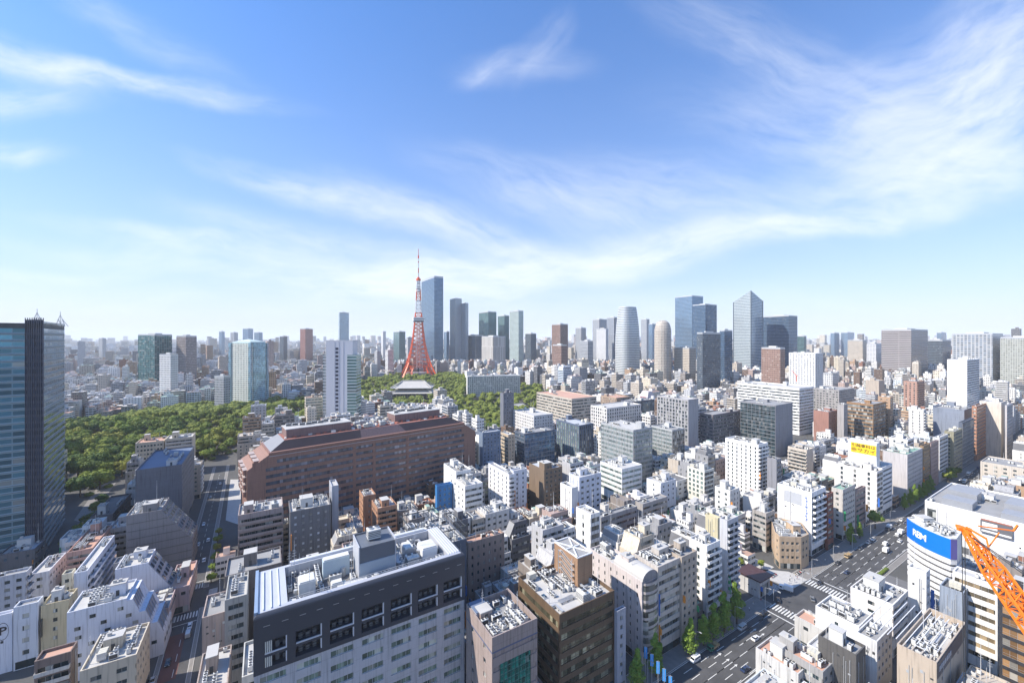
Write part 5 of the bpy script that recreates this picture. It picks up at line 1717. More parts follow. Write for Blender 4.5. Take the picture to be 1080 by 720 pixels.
hero('shop', 'low building with a salmon and white terrace roof, at the bottom edge by the avenue', 'shop', 797, 842, 858, 710, 14, wall=(.55, .54, .52), A=P('G'), S=P('N'), roof=3, clutter=1.3, vb=718)
hero('office_building', 'grey building with dark cladding and a blue tarpaulin-coloured roof box, bottom right of the avenue', OB, 815, 868, 880, 708, 17, wall=(.34, .33, .32), A=P('G'), S=P('R'), roof=3, clutter=2, vb=718)
# ---- middle distance: from the crown block's right to the avenue
def fac(name, *a, **k): return facadem(name, *a, **k)
mt = hero('office_building', 'pinkish-brown block with a tapering mansard front and two rows of small slit windows', OB, 489, 494, 532, 572, 34, wall=(.30, .24, .21), A=P('G', bay=2.6, w=.9, fh=3.7, wh=1.6), S=P('N'), roof=3, lm='slit-windowed mansard block', vb=610, clutter=2)
hero('office_building', 'white stepped building with a green planted terrace above banded windows', OB, 474, 490.5, 509, 512, D=252, wall=WHITE, A=P('R', fh=3.6, wh=1.5), S=P('G', bay=5), roof=1, lm='white green-terraced building', vb=540, pent=False)
hero('office_building', 'taller white top of the stepped building, crowned by an open roof court', OB, 468, 481, 497, 497, D=268, wall=WHITE, A=P('R'), S=P('N'), roof=0, vb=512)
hero('office_building', 'building wrapped in bright blue scaffold netting', OB, 459, 461, 477, 512, D=262, wall=(.03, .17, .42), A=P('G', bay=3, w=1, glass=G_BLUE), S=P('N'), roof=1, vb=530, lm='blue-netted building')
hero('apartment_building', 'white apartment block with a tall stair tower on its right', AB, 515, 537, 543, 500, 34, wall=(.70, .70, .72), A=P('B'), S=P('G', bay=5, w=1.2), roof=0, vb=540, lm='white stair-tower block')
hero('apartment_building', 'white slab dotted with single dark windows, right of the stair-tower block', AB, 538, 541.5, 555.6, 496, 35.5, wall=(.62, .63, .68), A=P('G', bay=4.5, w=1.1, fh=3.2), S=P('N'), roof=1, vb=545)
hero('apartment_building', 'tall brown brick apartment block with a pale roof, near the centre', AB, 558, 574, 593, 495, 34, wall=(.20, .145, .10), A=P('G', bay=3.6, w=1.8, glass=G_DARK, fh=3.1), S=P('N'), roof=5, lm='brown brick block', vb=545)
hero('office_building', 'windowless white box-like building in front of the bluish-white one', OB, 591, 603, 609.5, 514, 33, wall=(.78, .77, .74), A=P('N'), S=P('N'), roof=1, vb=545)
hero('office_building', 'bluish-white block with groups of small brown windows, right of centre', OB, 600, 611, 634, 503, 36, wall=(.62, .64, .70), A=P('G', bay=4.0, w=2.2, fh=3.6), S=P('N'), roof=1, lm='bluish-white block', vb=545)
hero('office_building', 'white office with green-tinted glass bands and planters on its roof edge', OB, 633, 656, 677, 494, 28.5, wall=(.72, .72, .70), A=P('R', fh=3.9, wh=1.8, glass=G_GREEN), S=P('R', fh=3.9, wh=1.8, glass=G_GREEN), roof=1, lm='white green-banded office', vb=525)
hero('apartment_building', 'tall white apartment slab with zigzag balconies on its near end, right of centre', AB, 765, 800, 810, 468.5, D=305, wall=(.78, .77, .75), A=P('B', fh=2.95), S=P('G', bay=3.4, w=1.1, fh=2.95), roof=1, lm='tall white balconied slab', vb=525, clutter=2.2)
hero('office_building', 'slim dark grey tower with an orange rooftop mark, right of the tall white slab', OB, 809, 819, 824, 484, D=296, wall=(.24, .24, .26), A=P('R', fh=3.4), S=P('N'), roof=0, vb=520)
hero('office_building', 'cream-white block with pale green panes and a dark glass right side', OB, 725, 743, 753, 496, D=298, wall=(.68, .66, .58), A=P('R', fh=3.4, wh=2.2, glass=G_DARK), S=P('G', bay=2.6, w=1.9, fh=3.4, glass=G_GREEN), roof=1, lm='cream green-paned block', vb=532)
hero('office_building', 'low white hall with a large dark flat roof, centre right', OB, 700, 714, 726, 507, D=307, wall=(.66, .65, .63), A=P('G', bay=6, w=3), S=P('N'), roof=4, vb=528, clutter=.2, pent=False)
hero('apartment_building', 'beige stepped apartments with deep balcony recesses behind the big white blank-sided block', AB, 831, 851, 858, 474, D=350, wall=(.56, .49, .41), A=P('N'), S=P('B', fh=3.1), roof=1, vb=505)
hero('office_building', 'white small-windowed block in front of the tall white balconied slab', OB, 754, 770, 780, 517, D=265, wall=(.66, .65, .62), A=P('G', bay=3, w=1.2), S=P('G', bay=3.2, w=1.5), roof=1, vb=545)
hero('office_building', 'grey block with long window ribbons behind the slim white tower', OB, 628, 634, 672, 545, D=228, wall=(.34, .325, .32), A=P('R', fh=3.5, wh=1.5), S=P('N'), roof=0, lm='grey ribboned block', vb=565)
hero('office_building', 'grey block with two window ribbons and a dark slab wall at its left', OB, 670, 678, 704, 531, D=262, wall=(.36, .34, .33), A=P('R', fh=3.5, wh=1.5), S=P('N'), roof=0, vb=552)
hero('office_building', 'white tower-like block standing above the grey ribboned blocks', OB, 682, 697, 713, 509, D=288, wall=(.66, .67, .70), A=P('G', bay=5, w=1.4), S=P('G', bay=6, w=1.2), roof=1, vb=540)
GG = facadem('grey_green_glass', (.36, .38, .38), (.22, .28, .28), 3.9, 1.5, .94, .55, .15, .4, blinds=.3, var=.4)
hero('office_building', 'big pale green-grey glass office with a grey slab wall on its right', OB, 634, 668, 688, 453, 47, wall=(.38, .39, .40), A=P('C', glass=GG), S=P('C', glass=GG), roof=1, lm='green-grey glass office', vb=515, clutter=1.4)
hero('office_building', 'smaller pale glass office with a flat overhanging roof, right of the green-grey one', OB, 687, 709, 722, 453, 35, wall=(.42, .43, .43), A=P('C', glass=G_CLEAR), S=P('C', glass=GG), roof=0, vb=485)
hero('office_building', 'tall black and white striped office with a pale side wall', OB, 693, 726, 736.5, 421, 60, wall=(.36, .35, .36), A=P('N'), S=P('G', bay=3.6, w=2.6, fh=3.7, wh=2.8, sill=.3, glass=G_DARK), roof=1, lm='black striped office', vb=475)
hero('office_building', 'dark brown-grey office stepping up in banded terraces', OB, 738, 752, 781, 437, 42, wall=(.18, .16, .17), A=P('R', fh=3.8), S=P('R', fh=3.8), roof=0, vb=470, lm='dark terraced office')
dk = hero('office_building', 'dark glass office with a pale grey ribbed side wall, centre right', OB, 780.7, 818, 836, 427, 55, wall=(.26, .26, .28), A=P('N', panel=1), S=P('C', glass=facadem('dark_curtain', (.05, .065, .07), (.06, .10, .12), 4.0, 2.0, .92, .8, .08, .6, blinds=.12, var=.7), fins=True, fin=4), roof=0, lm='dark glass office', vb=490, tile=1)
STR = P('R', fh=3.9, wh=1.9, sill=.2, edge=.3, w=99, glass=G_DARK)
hero('office_building', 'broad white office with crisp black and white horizontal stripes', OB, 778, 843, 858, 409, 61, wall=(.78, .77, .75), A=STR, S=STR, roof=1, lm='white striped office', vb=470)
hero('office_building', 'grey office with a coarse concrete window grid behind the striped one', OB, 857, 885, 901, 411, 55, wall=(.34, .32, .31), A=P('G', bay=3.4, w=2.4), S=P('G', bay=3.4, w=2.4), roof=0, vb=445)
hero('office_building', 'glass office with tan floor bands and an orange-brown roof band', OB, 893, 921, 934.5, 426, 48, wall=(.30, .17, .08), A=P('R', fh=4.2, wh=2.8, sill=.3, glass=G_DARK), S=P('R', fh=4.2, wh=2.9, sill=.3, glass=G_CLEAR), roof=0, lm='orange-topped glass office', vb=465)
hero('office_building', 'plain grey slab standing against the orange-topped glass office', OB, 883, 890, 894, 426, 48, wall=(.36, .34, .33), A=P('G', bay=3, w=1), S=P('N'), roof=0, vb=465)
hero('office_building', 'low brick-red block between the striped and orange-topped offices', OB, 858, 874, 884, 434, D=480, wall=(.33, .17, .13), A=P('G', bay=6), S=P('N'), roof=0, vb=455)
hero('office_building', 'white office with a fine window grid, behind the broad striped one', OB, 832, 860, 868, 372, D=690, wall=(.60, .60, .60), A=P('G', bay=6, w=3), S=P('G', bay=4, w=1.6, fh=4), roof=1, vb=398)
hero('apartment_tower', 'tall plain white slab tower with a dark banded right side', 'apartment tower', 999, 1020, 1033, 379, D=540, wall=(.84, .82, .80), A=P('R', fh=3.2, wh=1.7, glass=G_DARK), S=P('N'), roof=1, lm='plain white slab tower', vb=430)
hero('apartment_building', 'pink-brown brick apartment block between low offices on the right', AB, 953, 967, 975, 402, D=560, wall=(.42, .25, .19), A=P('B', fh=3.1), S=P('G', bay=4, w=1.6), roof=0, vb=430)
hero('office_building', 'tan box-shaped hall with a flat roof, right of the concrete-grid office', OB, 913, 927, 933, 401, D=610, wall=(.45, .38, .31), A=P('N'), S=P('N'), roof=0, vb=413)
hero('office_building', 'blue-grey sheeted block with a brown rooftop box beside the avenue', OB, 984, 1017, 1026, 432, D=430, wall=(.22, .25, .31), A=P('N'), S=P('N'), roof=0, vb=465, tile=1)
hero('office_building', 'dark blue narrow slab with a brown top, rising from the park trees', OB, 527.5, 531, 542, 414, D=470, wall=(.16, .17, .20), A=P('G', bay=3, w=1.2), S=P('N'), roof=3, lm='narrow slab by the park', vb=450)
hero('office_building', 'white office with ranks of round-cornered windows before the park', OB, 541, 563, 583, 438, D=440, wall=(.62, .60, .58), A=P('G', bay=3.4, w=1.5), S=P('G', bay=3.4, w=1.8), roof=1, vb=456)
hero('office_building', 'deep blue glass block with a dark top band, centre', OB, 543, 553, 585, 457, D=380, wall=(.10, .12, .16), A=P('C', glass=facadem('blue_curtain', (.10, .16, .24), (.08, .15, .25), 3.8, 2.4, .95, .85, .1, .5, blinds=.02, var=.35)), S=P('R', glass=G_BLUE), roof=0, lm='deep blue glass block', vb=495)
hero('office_building', 'narrow blue-clad building left of the tan one, before the long brown block', OB, 505, 509, 528, 456, D=360, wall=(.17, .22, .30), A=P('G', bay=3, w=1, fh=3.2), S=P('N'), roof=5, vb=495)
hero('office_building', 'tan slim building between two blue ones, centre', OB, 527, 536, 543, 458, D=372, wall=(.50, .40, .29), A=P('G', bay=3, w=1), S=P('R'), roof=5, vb=495)
hero('office_building', 'glass office with navy vertical fins and rooftop machines, centre', OB, 586.6, 611, 626, 448, D=395, wall=(.10, .13, .19), A=P('G', bay=2.2, w=1.5, fh=3.6, wh=3.2, sill=.15, glass=G_DARK), S=P('G', bay=3.0, w=2.2, fh=3.6, wh=3.2, sill=.15, glass=G_GREEN), roof=5, lm='navy-finned office', vb=485, clutter=2)
hero('hotel', 'beige terraced hotel with deep floor bands and a sloping roof crown', 'hotel', 566, 603, 629, 420, D=540, wall=(.50, .44, .37), A=P('R', fh=4.2, wh=1.9), S=P('R', fh=4.2, wh=1.9), roof=3, lm='beige terraced hotel', vb=446)
hero('office_building', 'white column-fronted office with roof-edge planting', OB, 623, 640, 676, 430, D=470, wall=(.66, .63, .60), A=P('G', bay=3.6, w=2.0, fh=4, wh=2.6), S=P('G', bay=3.6, w=2.0, fh=4, wh=2.6), roof=1, lm='white column-fronted office', vb=455)
hero('office_building', 'low dark navy office with a slanting roof edge behind the column-fronted one', OB, 655, 668, 690, 423, D=560, wall=(.07, .08, .12), A=P('C', glass=G_BLUE), S=P('N'), roof=0, vb=436)
hero('apartment_building', 'brown-beige apartment pair beside the park hotel grounds', AB, 634, 650, 664, 419, D=640, wall=(.40, .29, .21), A=P('B'), S=P('G'), roof=3, vb=432)
def trapezoid():
    c = wp(682, 620); root = empty('sign_building', (c[0], c[1], 6), A0, 'white building with steeply sloping sides and red marks on its gable', 'office building')
    poly = rect(682, 620, 26, 20); reserve(poly, 58, 418)
    b = MB(); h = 17; z = 20
    A = [(0, 0, z), (26, 0, z), (26, 20, z), (0, 20, z)]; B = [(9, 4, z + h), (17, 4, z + h), (17, 16, z + h), (9, 16, z + h)]
    for i in range(4):
        j = (i + 1) % 4; b.face([A[i], A[j], B[j], B[i]], 0 if i in (0, 3) else 1)
    b.face(B, 0); b.box(-.1, 26.1, -.1, 20.1, -12, z, 0)
    b.build('wall', [wallm((.55, .50, .50)), wallm((.25, .22, .28))], root)
    red = simple('sign_red', (.45, .05, .06), .5)
    q = MB()
    for k in range(5):
        y = 4.6 + k * 2.4
        q.prism([(2.95, y), (3.6, y), (3.6, y + .5), (2.95, y + .5)], z + 6.6, z + 9.2, 0, bottom=True); q.prism([(3.0, y + .51), (3.6, y + .51), (3.6, y + 1.6), (3.0, y + 1.6)], z + 6.8 + (k % 2), z + 7.6 + (k % 2), 0, bottom=True)
    q.build('sign_mark', [red], root)
trapezoid()
blk('hotel', 'long low white hotel with closely spaced vertical fins, among the park trees', 'hotel', 493, 790, 106, 22, 52, (.62, .61, .58), P('G', bay=4, w=2, fh=4, wh=3.4, sill=.1), P('N'), a=12, roof=1, lm='long white park hotel', vb=414, z0=None)

# ---- towers right through the skyline
T = slab_tower
FM = facadem
def tw(kind, label, xl, xc, xr, yt, D, mat, a=A0, vb=None, lm=None, **k):
    if isinstance(a, int): a = radians(a)
    if xc < 330: a = radians(-14)
    poly, _ = quad_px(xl, xc, xr, D, a)
    h = H - (yt - HZ) * D / F
    yb = HZ + H * F / D
    r = slab_tower(kind, label, poly, h, mat, vb=vb if vb is not None else min(yb - 3, max(yt + 20, 380)), **k)
    if lm: LAND.append((lm, xc, D))
    return r
f_azure = FM('f_azure', (.14, .20, .27), (.10, .17, .26), 4.5, 3.0, .9, .8, .1, .7, blinds=.02, var=.25)
f_tealA = FM('f_teal', (.10, .17, .18), (.07, .15, .16), 4.2, 2.0, .85, .7, .12, .6, blinds=.05)
f_pale = FM('f_pale', (.48, .50, .52), (.16, .22, .26), 3.8, 2.6, .6, .6, .15, .5, blinds=.1)
f_palegreen = FM('f_palegreen', (.42, .47, .45), (.24, .34, .34), 3.9, 1.8, .8, .6, .15, .5, blinds=.1)
f_dark = FM('f_dark', (.13, .15, .18), (.05, .08, .11), 4.0, 2.2, .8, .7, .15, .5, blinds=.04)
f_brown = FM('f_brown', (.26, .17, .14), (.07, .06, .06), 3.8, 3.0, .55, .6, .2, .3, blinds=.05)
f_beige = FM('f_beige', (.50, .44, .37), (.12, .12, .12), 3.6, 3.0, .55, .5, .2, .3, blinds=.1)
f_white = FM('f_white', (.62, .62, .62), (.13, .16, .19), 3.8, 3.4, .6, .5, .2, .3, blinds=.1)
f_grey = FM('f_grey', (.36, .37, .39), (.11, .14, .17), 3.8, 2.8, .62, .55, .2, .4, blinds=.08)
f_navy = FM('f_navy', (.10, .15, .22), (.04, .09, .16), 4.1, 2.2, .86, .75, .1, .6, blinds=.03)
f_blue = FM('f_blue', (.20, .27, .35), (.13, .22, .33), 4.2, 2.0, .9, .75, .1, .65, blinds=.03, var=.3)
f_vert = FM('f_vert', (.42, .44, .48), (.05, .08, .12), 60.0, 5.0, .5, .99, .2, .4, blinds=.0)
f_red = FM('f_red', (.34, .15, .12), (.10, .06, .06), 3.6, 2.2, .6, .5, .2, .3)
f_brick = FM('f_brick', (.30, .19, .15), (.14, .10, .09), 3.9, 3.0, .7, .45, .2, .3, blinds=.1)
tw('glass_skyscraper', 'tallest blue glass skyscraper, directly behind the red and white lattice tower', 444.5, 458, 467.5, 290.5, 1420, f_azure, lm='tallest blue skyscraper', crown=6)
tw('apartment_tower', 'taller left half of a pale twin-slab tower right of the blue skyscraper', 474.5, 480, 487, 314, 1500, f_pale)
tw('apartment_tower', 'lower right half of the pale twin-slab tower', 486, 491, 494, 319, 1480, f_pale)
tw('apartment_tower', 'small blue-grey tower between the blue skyscraper and the pale twin', 468, 471, 474, 349, 1700, f_blue)
tw('office_tower', 'teal glass tower with a mast, right of the pale twin-slab tower', 505, 515, 523.6, 328, 1500, f_tealA, lm='teal masted tower')
tw('office_tower', 'darker teal tower with a stepped top', 525, 532, 537, 332, 1560, f_tealA)
tw('office_tower', 'pale green upright slab tower in the middle of the skyline', 537.5, 547, 552, 327, 1300, f_palegreen, lm='pale green slab tower')
tw('office_tower', 'white finned mid-rise tower in front of the teal pair', 508, 520, 533, 354, 1150, FM('f_fin', (.55, .53, .50), (.12, .11, .10), 40, 3.4, .45, .97, .3, .2))
tw('office_tower', 'low dark tower left of the white finned mid-rise', 494, 502, 510, 353, 1450, f_dark)
tw('office_tower', 'dark slab tower right of the pale green one', 554, 560, 565.5, 351, 1500, f_dark)
tw('office_tower', 'brown-bronze office tower with chamfered top, mid skyline', 582, 591, 599, 341, 1250, f_brown, lm='brown-bronze tower')
tw('office_tower', 'short brown tower in front of the brown-bronze one', 583, 592, 598, 363, 1000, f_brown)
tw('apartment_tower', 'grey pair tower with a stepped roof left of the white slab towers', 607, 613, 618, 345, 1500, f_grey)
tw('apartment_tower', 'grey apartment tower with white corner lines', 612, 620, 625.5, 359, 1050, f_grey)
tw('office_tower', 'dark-edged slab behind the bright white office tower', 625, 632, 640, 336, 1700, f_grey)
tw('office_tower', 'bright white office tower beside a striped one', 629, 639, 641.5, 346, 1450, f_white)
tw('office_tower', 'tower of fine blue and white vertical stripes', 640, 648, 652.5, 334, 1500, f_vert)
tw('office_tower', 'distant pale slab behind the curved silver tower', 676, 682, 685, 336, 1900, f_grey)
tw('office_tower', 'distant darker slab right of the pale one', 684, 688, 692, 341, 1800, f_blue)
tw('office_tower', 'tall blue glass tower with a flat top, left of the darker stepped one', 712, 730, 741.6, 311, 1250, f_blue, lm='flat-topped blue tower')
tw('office_tower', 'dark blue stepped glass tower overlapping the flat-topped blue one', 730.5, 744, 756, 320, 1180, f_navy)
tw('office_building', 'cream office slab below the blue towers', 711, 727, 734, 366, 880, f_beige)
tw('apartment_tower', 'nearly black tower with green-glass left edge', 735, 741, 760, 350, 790, f_dark, lm='near-black tower', vb=413)
tw('office_tower', 'navy glass tower right behind the near-black one', 759, 764, 772.5, 347.5, 860, f_navy, vb=408)
tw('office_tower', 'broad dark blue glass block right of the pointed silver tower', 805, 832, 841, 332, 1100, f_navy, lm='broad navy block')
tw('office_building', 'small dark green block right of the broad navy one', 841, 848, 850.5, 353.6, 1300, f_tealA)
tw('office_building', 'red-brown office block below the broad navy tower', 803, 823, 828, 366, 740, f_brick, vb=391)
tw('office_building', 'wide grey-brown banded government block on the right skyline', 929.5, 961, 978.6, 346.5, 900, FM('f_band', (.34, .31, .30), (.12, .11, .12), 4.2, 40, .98, .45, .2, .3, blinds=.0, var=.2), lm='wide grey-brown block')
tw('office_building', 'pale gridded office block with blue panes on the right skyline', 1004, 1047, 1058, 351, 800, FM('f_grid', (.42, .42, .42), (.15, .20, .26), 3.9, 5.2, .7, .6, .15, .4, blinds=.15), lm='pale gridded skyline block')
tw('office_building', 'light olive-grey block at the right edge of the skyline', 1055, 1088, 1100, 355, 760, FM('f_oliv', (.46, .46, .40), (.20, .22, .22), 3.9, 3.0, .8, .55, .15, .4))
tw('office_building', 'dark slate block left of the pale gridded skyline block', 978, 994, 1003, 358, 1000, f_dark)
tw('office_building', 'pinkish cream block left of the wide grey-brown one', 894, 910, 914, 358, 1200, f_beige)
tw('office_building', 'grey mid-rise with stepped roof near the right skyline', 914, 924, 930, 362, 1150, f_white)
tw('office_tower', 'teal-green glass block alone on the left skyline', 145.5, 163, 181.5, 352, 900, FM('f_teal2', (.07, .15, .16), (.05, .14, .15), 4.0, 5.0, .8, .8, .12, .6), lm='teal block on the left skyline')
tw('office_tower', 'brown-grey tower right of the teal left-skyline block', 186, 196, 207.5, 353.5, 920, FM('f_bg', (.27, .23, .22), (.12, .12, .13), 3.8, 2.2, .6, .55, .2, .3), lm='brown-grey left tower')
tw('apartment_tower', 'pale apartment tower with white vertical edges, in front of the teal block', 168, 180, 188, 373, 700, f_white, vb=412)
tw('apartment_tower', 'distant slim blue tower, leftmost of a cluster near the hotel tower', 231, 234, 237, 349, 2600, f_blue)
tw('apartment_tower', 'distant blue tower with a flat top in the left cluster', 256, 262, 267, 346, 2500, f_blue)
tw('apartment_tower', 'distant grey slab between slim blue towers', 243, 247, 251, 350, 2700, f_grey)
tw('apartment_tower', 'distant small blue block right of the flat-topped one', 268, 273, 277, 350, 2600, f_blue)
tw('apartment_tower', 'reddish brown tower on the left skyline', 316.5, 322, 330, 346, 1900, f_red)
tw('apartment_tower', 'thin dark distant tower left of the reddish brown one', 295, 299, 303, 354, 1900, f_dark)
tw('apartment_tower', 'round-shouldered pale blue tower behind the white park tower', 348.6, 358, 368, 329, 1650, FM('f_ice', (.40, .48, .54), (.28, .38, .46), 4.0, 2.0, .8, .7, .12, .5), lm='pale blue tower')
tw('apartment_tower', 'pair of small blue-green towers left of the lattice tower', 415, 421, 427.5, 349, 1900, f_tealA)
tw('apartment_tower', 'small hazy tower on the far left horizon', 104, 108, 112, 356, 2400, f_grey)
tw('office_building', 'thin white tower on the horizon left of the lattice tower', 402, 404, 407, 349, 2300, f_white)
tw('apartment_building', 'striped grey apartment block left of the teal-edged hotel', 226, 236, 243, 396, 640, f_grey, vb=412)
tw('office_tower', 'distant blue-grey pair tower, left, far right skyline', 876, 880, 885, 350.5, 2400, f_blue)
tw('office_tower', 'distant blue-grey pair tower, right, far right skyline', 887, 894, 901, 350, 2400, f_blue)
tw('office_tower', 'distant blue block behind the dark slate block', 988, 993, 998, 350, 2200, f_blue)
tw('office_building', 'white bright low block left of the plain white slab tower', 868, 878, 884, 393, 800, f_white)

# hotel tower with white grid and teal edges
def hotel_tower():
    poly, _ = quad_px(243, 264, 281.6, 700, radians(-14))
    # one long white gridded face, one glazed end
    h = 120
    reserve(poly, h, 424); LAND.append(('teal-edged hotel tower', 262, 700))
    root = empty('hotel_tower', (poly[0][0], poly[0][1], 0), 0, 'hotel tower with a white window grid between teal glass edges, beside the wooded park', 'hotel')
    lp = [(x - poly[0][0], y - poly[0][1]) for x, y in poly]
    g = FM('f_hotel', (.66, .66, .60), (.12, .18, .18), 3.6, 3.4, .55, .62, .15, .3, blinds=.1); tg_ = FM('f_hotelglass', (.42, .56, .62), (.26, .44, .54), 3.6, 1.8, .85, .8, .1, .5, blinds=.04)
    b = MB(); b.prism(lp, 0, h - 3, 0, 0); b.build('wall', [g], root)
    e = MB()
    for i in range(4):
        x, y = lp[i]; e.prism([(x - 2, y - 2), (x + 2, y - 2), (x + 2, y + 2), (x - 2, y + 2)], 0, h - 2, 0)
    a, c = Vector(lp[1]), Vector(lp[2]); d = (c - a).normalized(); n = Vector((d.y, -d.x))
    Q = [a + d * 6 + n * .6, c - d * 4 + n * .6, c - d * 4 - n, a + d * 6 - n]
    e.prism([tuple(q) for q in Q], 0, h - 2, 0)
    e.build('glass_edge', [tg_], root)
    r = MB(); q = inset(lp, 2); r.prism(q, h - 3, h, 0, 0)
    cx = sum(p[0] for p in q) / 4; cy = sum(p[1] for p in q) / 4
    for i in range(4): r.face([(*q[i], h), (*q[(i + 1) % 4], h), (cx, cy, h + 5)], 0)
    r.build('roof', [simple('hotel_roof', (.5, .6, .58), .5)], root)
hotel_tower()

def park_tower():
    D = 520; poly = rect(344, D, 33, 22, a=radians(5))
    h = H - (359 - HZ) * D / F
    reserve(poly, h, 432); LAND.append(('white park tower', 356, 520))
    root = empty('office_tower', (poly[0][0], poly[0][1], 0), radians(5), 'pale office tower with one column of dark square windows and a green glass right side', 'skyscraper')
    b = MB(); b.box(0, 33, 0, 22, 0, h - 1, 0); b.build('wall', [simple('park_tower_white', (.60, .60, .63), .55, 0, .08, .05)], root)
    p = MB(); p.ring([(0, 0), (33, 0), (33, 22), (0, 22)], .6, h - 1.001, h + .5); p.build('parapet', [wallm((.6, .6, .62))], root)
    s = MB(); s.box(-4.6, -.02, 1, 20, 0, h - 17, 0); s.build('side_wing', [FM('f_pw', (.5, .5, .5), (.2, .3, .3), 4, 2, .7, .6)], root)
    g = MB(); g.box(26.5, 38, -.6, 21, 0, h - 18, 0); g.build('glass_wing', [FM('f_gw', (.42, .48, .47), (.15, .28, .27), 4.0, 40, .99, .62, .1, .6, blinds=.1, var=.4)], root)
    k = 0; z = 8
    while z < h - 8:
        q = MB(); q.box(11.6, 15.2, -.12, 0, z, z + 3.0, 0, bottom=True); q.build('window', [simple('pane_dark', (.05, .055, .08), .2)], root); z += 4.9
    j = MB()
    for x in (10.6, 16.0, 21.5): j.box(x, x + .25, -.2, 0, 0, h - 1, 0)
    j.build('facade_rib', [simple('rib_grey', (.42, .42, .45), .6)], root)
    inst('antenna', lib('antenna', 0), root, (28, 10, h), 0)
park_tower()

def curved_tower():
    D = 960; c = wp(665.5, D); root = empty('office_tower', (c[0], c[1] + 30, elev(c[0], D)), radians(20), 'silver tower with bowed sides narrowing to a rounded top, centre right skyline', 'skyscraper')
    reserve([(c[0] - 30, D), (c[0] + 30, D), (c[0] + 30, D + 60), (c[0] - 30, D + 60)], 204, 398); LAND.append(('bowed silver tower', 665, 960))
    z0 = elev(c[0], D); h = H - (322.5 - HZ) * D / F - z0
    b = MB(); n = 28; lv = 24
    def ringp(z):
        t = z / h; k = 1.0 - max(0, (t - .45)) ** 2 * .95
        return [(27 * k * (abs(cos(2 * pi * i / n)) ** .6) * (1 if cos(2 * pi * i / n) >= 0 else -1), 23 * k * (abs(sin(2 * pi * i / n)) ** .6) * (1 if sin(2 * pi * i / n) >= 0 else -1)) for i in range(n)]
    R_ = [ringp(h * i / lv) for i in range(lv + 1)]
    for l in range(lv):
        u = 0
        for i in range(n):
            j = (i + 1) % n; z0_, z1_ = h * l / lv, h * (l + 1) / lv; w = 6.0
            b.face([(*R_[l][i], z0_), (*R_[l][j], z0_), (*R_[l + 1][j], z1_), (*R_[l + 1][i], z1_)], 0, [(u, z0_), (u + w, z0_), (u + w, z1_), (u, z1_)]); u += w
    b.build('wall', [FM('f_silver', (.56, .57, .56), (.26, .30, .32), 4.2, 1.7, .96, .5, .2, .5, blinds=.0, var=.3)], root)
    t = MB(); t.face([(*p, h) for p in R_[-1]], 0); t.build('roof', [M_ROOFS[0]], root)
curved_tower()

def rounded_tower():
    D = 880; c = wp(703, D); z0 = elev(c[0], D); h = H - (337 - HZ) * D / F - z0
    root = empty('apartment_tower', (c[0], D + 22, z0), radians(25), 'beige apartment tower with a domed shoulder top, right of the bowed silver tower', 'apartment tower')
    reserve([(c[0] - 20, D), (c[0] + 20, D), (c[0] + 20, D + 44), (c[0] - 20, D + 44)], 168, 398)
    b = MB(); n = 20; lv = 14
    prof_ = [1, 1, 1, 1, 1, 1, 1, 1, .97, .9, .82, .72, .55, .3]
    zz = [h * .84 * i / 7 for i in range(8)] + [h * (.87), h * .91, h * .94, h * .965, h * .985, h]
    rg = lambda k: [(19 * k * cos(2 * pi * i / n), 17 * k * sin(2 * pi * i / n)) for i in range(n)]
    for l in range(len(zz) - 1):
        A, B = rg(prof_[l]), rg(prof_[l + 1])
        for i in range(n):
            j = (i + 1) % n
            b.face([(*A[i], zz[l]), (*A[j], zz[l]), (*B[j], zz[l + 1]), (*B[i], zz[l + 1])], 0, [(i * 6, zz[l]), (i * 6 + 6, zz[l]), (i * 6 + 6, zz[l + 1]), (i * 6, zz[l + 1])])
    b.face([(*p, h) for p in rg(.3)], 0)
    b.build('wall', [FM('f_round', (.50, .44, .37), (.16, .15, .14), 3.5, 3.0, .6, .5, .25, .2)], root)
rounded_tower()

def pointed_tower():
    D = 1050; poly, _ = quad_px(773.6, 792, 804.5, D, radians(38)); z0 = elev(*poly[0])
    zz = lambda y: H - (y - HZ) * D / F - z0
    reserve(poly, zz(319), 388); LAND.append(('pointed silver tower', 792, 1050))
    root = empty('glass_skyscraper', (poly[0][0], poly[0][1], z0), 0, 'silver-grey glass tower whose roof rises to one sharp corner point', 'skyscraper')
    lp = [(x - poly[0][0], y - poly[0][1]) for x, y in poly]
    hs = [zz(306), zz(315), zz(312), zz(317)]
    b = MB()
    for i in range(4):
        j = (i + 1) % 4; a, c = lp[i], lp[j]; Lg = math.hypot(c[0] - a[0], c[1] - a[1])
        b.face([(*a, 0), (*c, 0), (*c, hs[j]), (*a, hs[i])], 0 if i == 3 else 1, [(0, 0), (Lg, 0), (Lg, hs[j]), (0, hs[i])])
    b.build('wall', [FM('f_pt', (.42, .46, .47), (.28, .33, .35), 4.1, 1.6, .9, .6, .12, .5, blinds=.02, var=.25), FM('f_pt2', (.34, .40, .45), (.18, .25, .32), 4.1, 1.6, .9, .6, .12, .55, blinds=.02, var=.25)], root)
    r = MB(); r.face([(*lp[i], hs[i] - 6) for i in (0, 1, 2)], 0); r.face([(*lp[i], hs[i] - 6) for i in (0, 2, 3)], 0); r.build('roof', [M_ROOFS[0]], root)
    e = MB()
    for i in range(4): e.bar((*lp[i], 0), (*lp[i], hs[i]), 1.6)
    e.build('edge_strip', [simple('edge_dark', (.10, .13, .16), .4)], root)
pointed_tower()

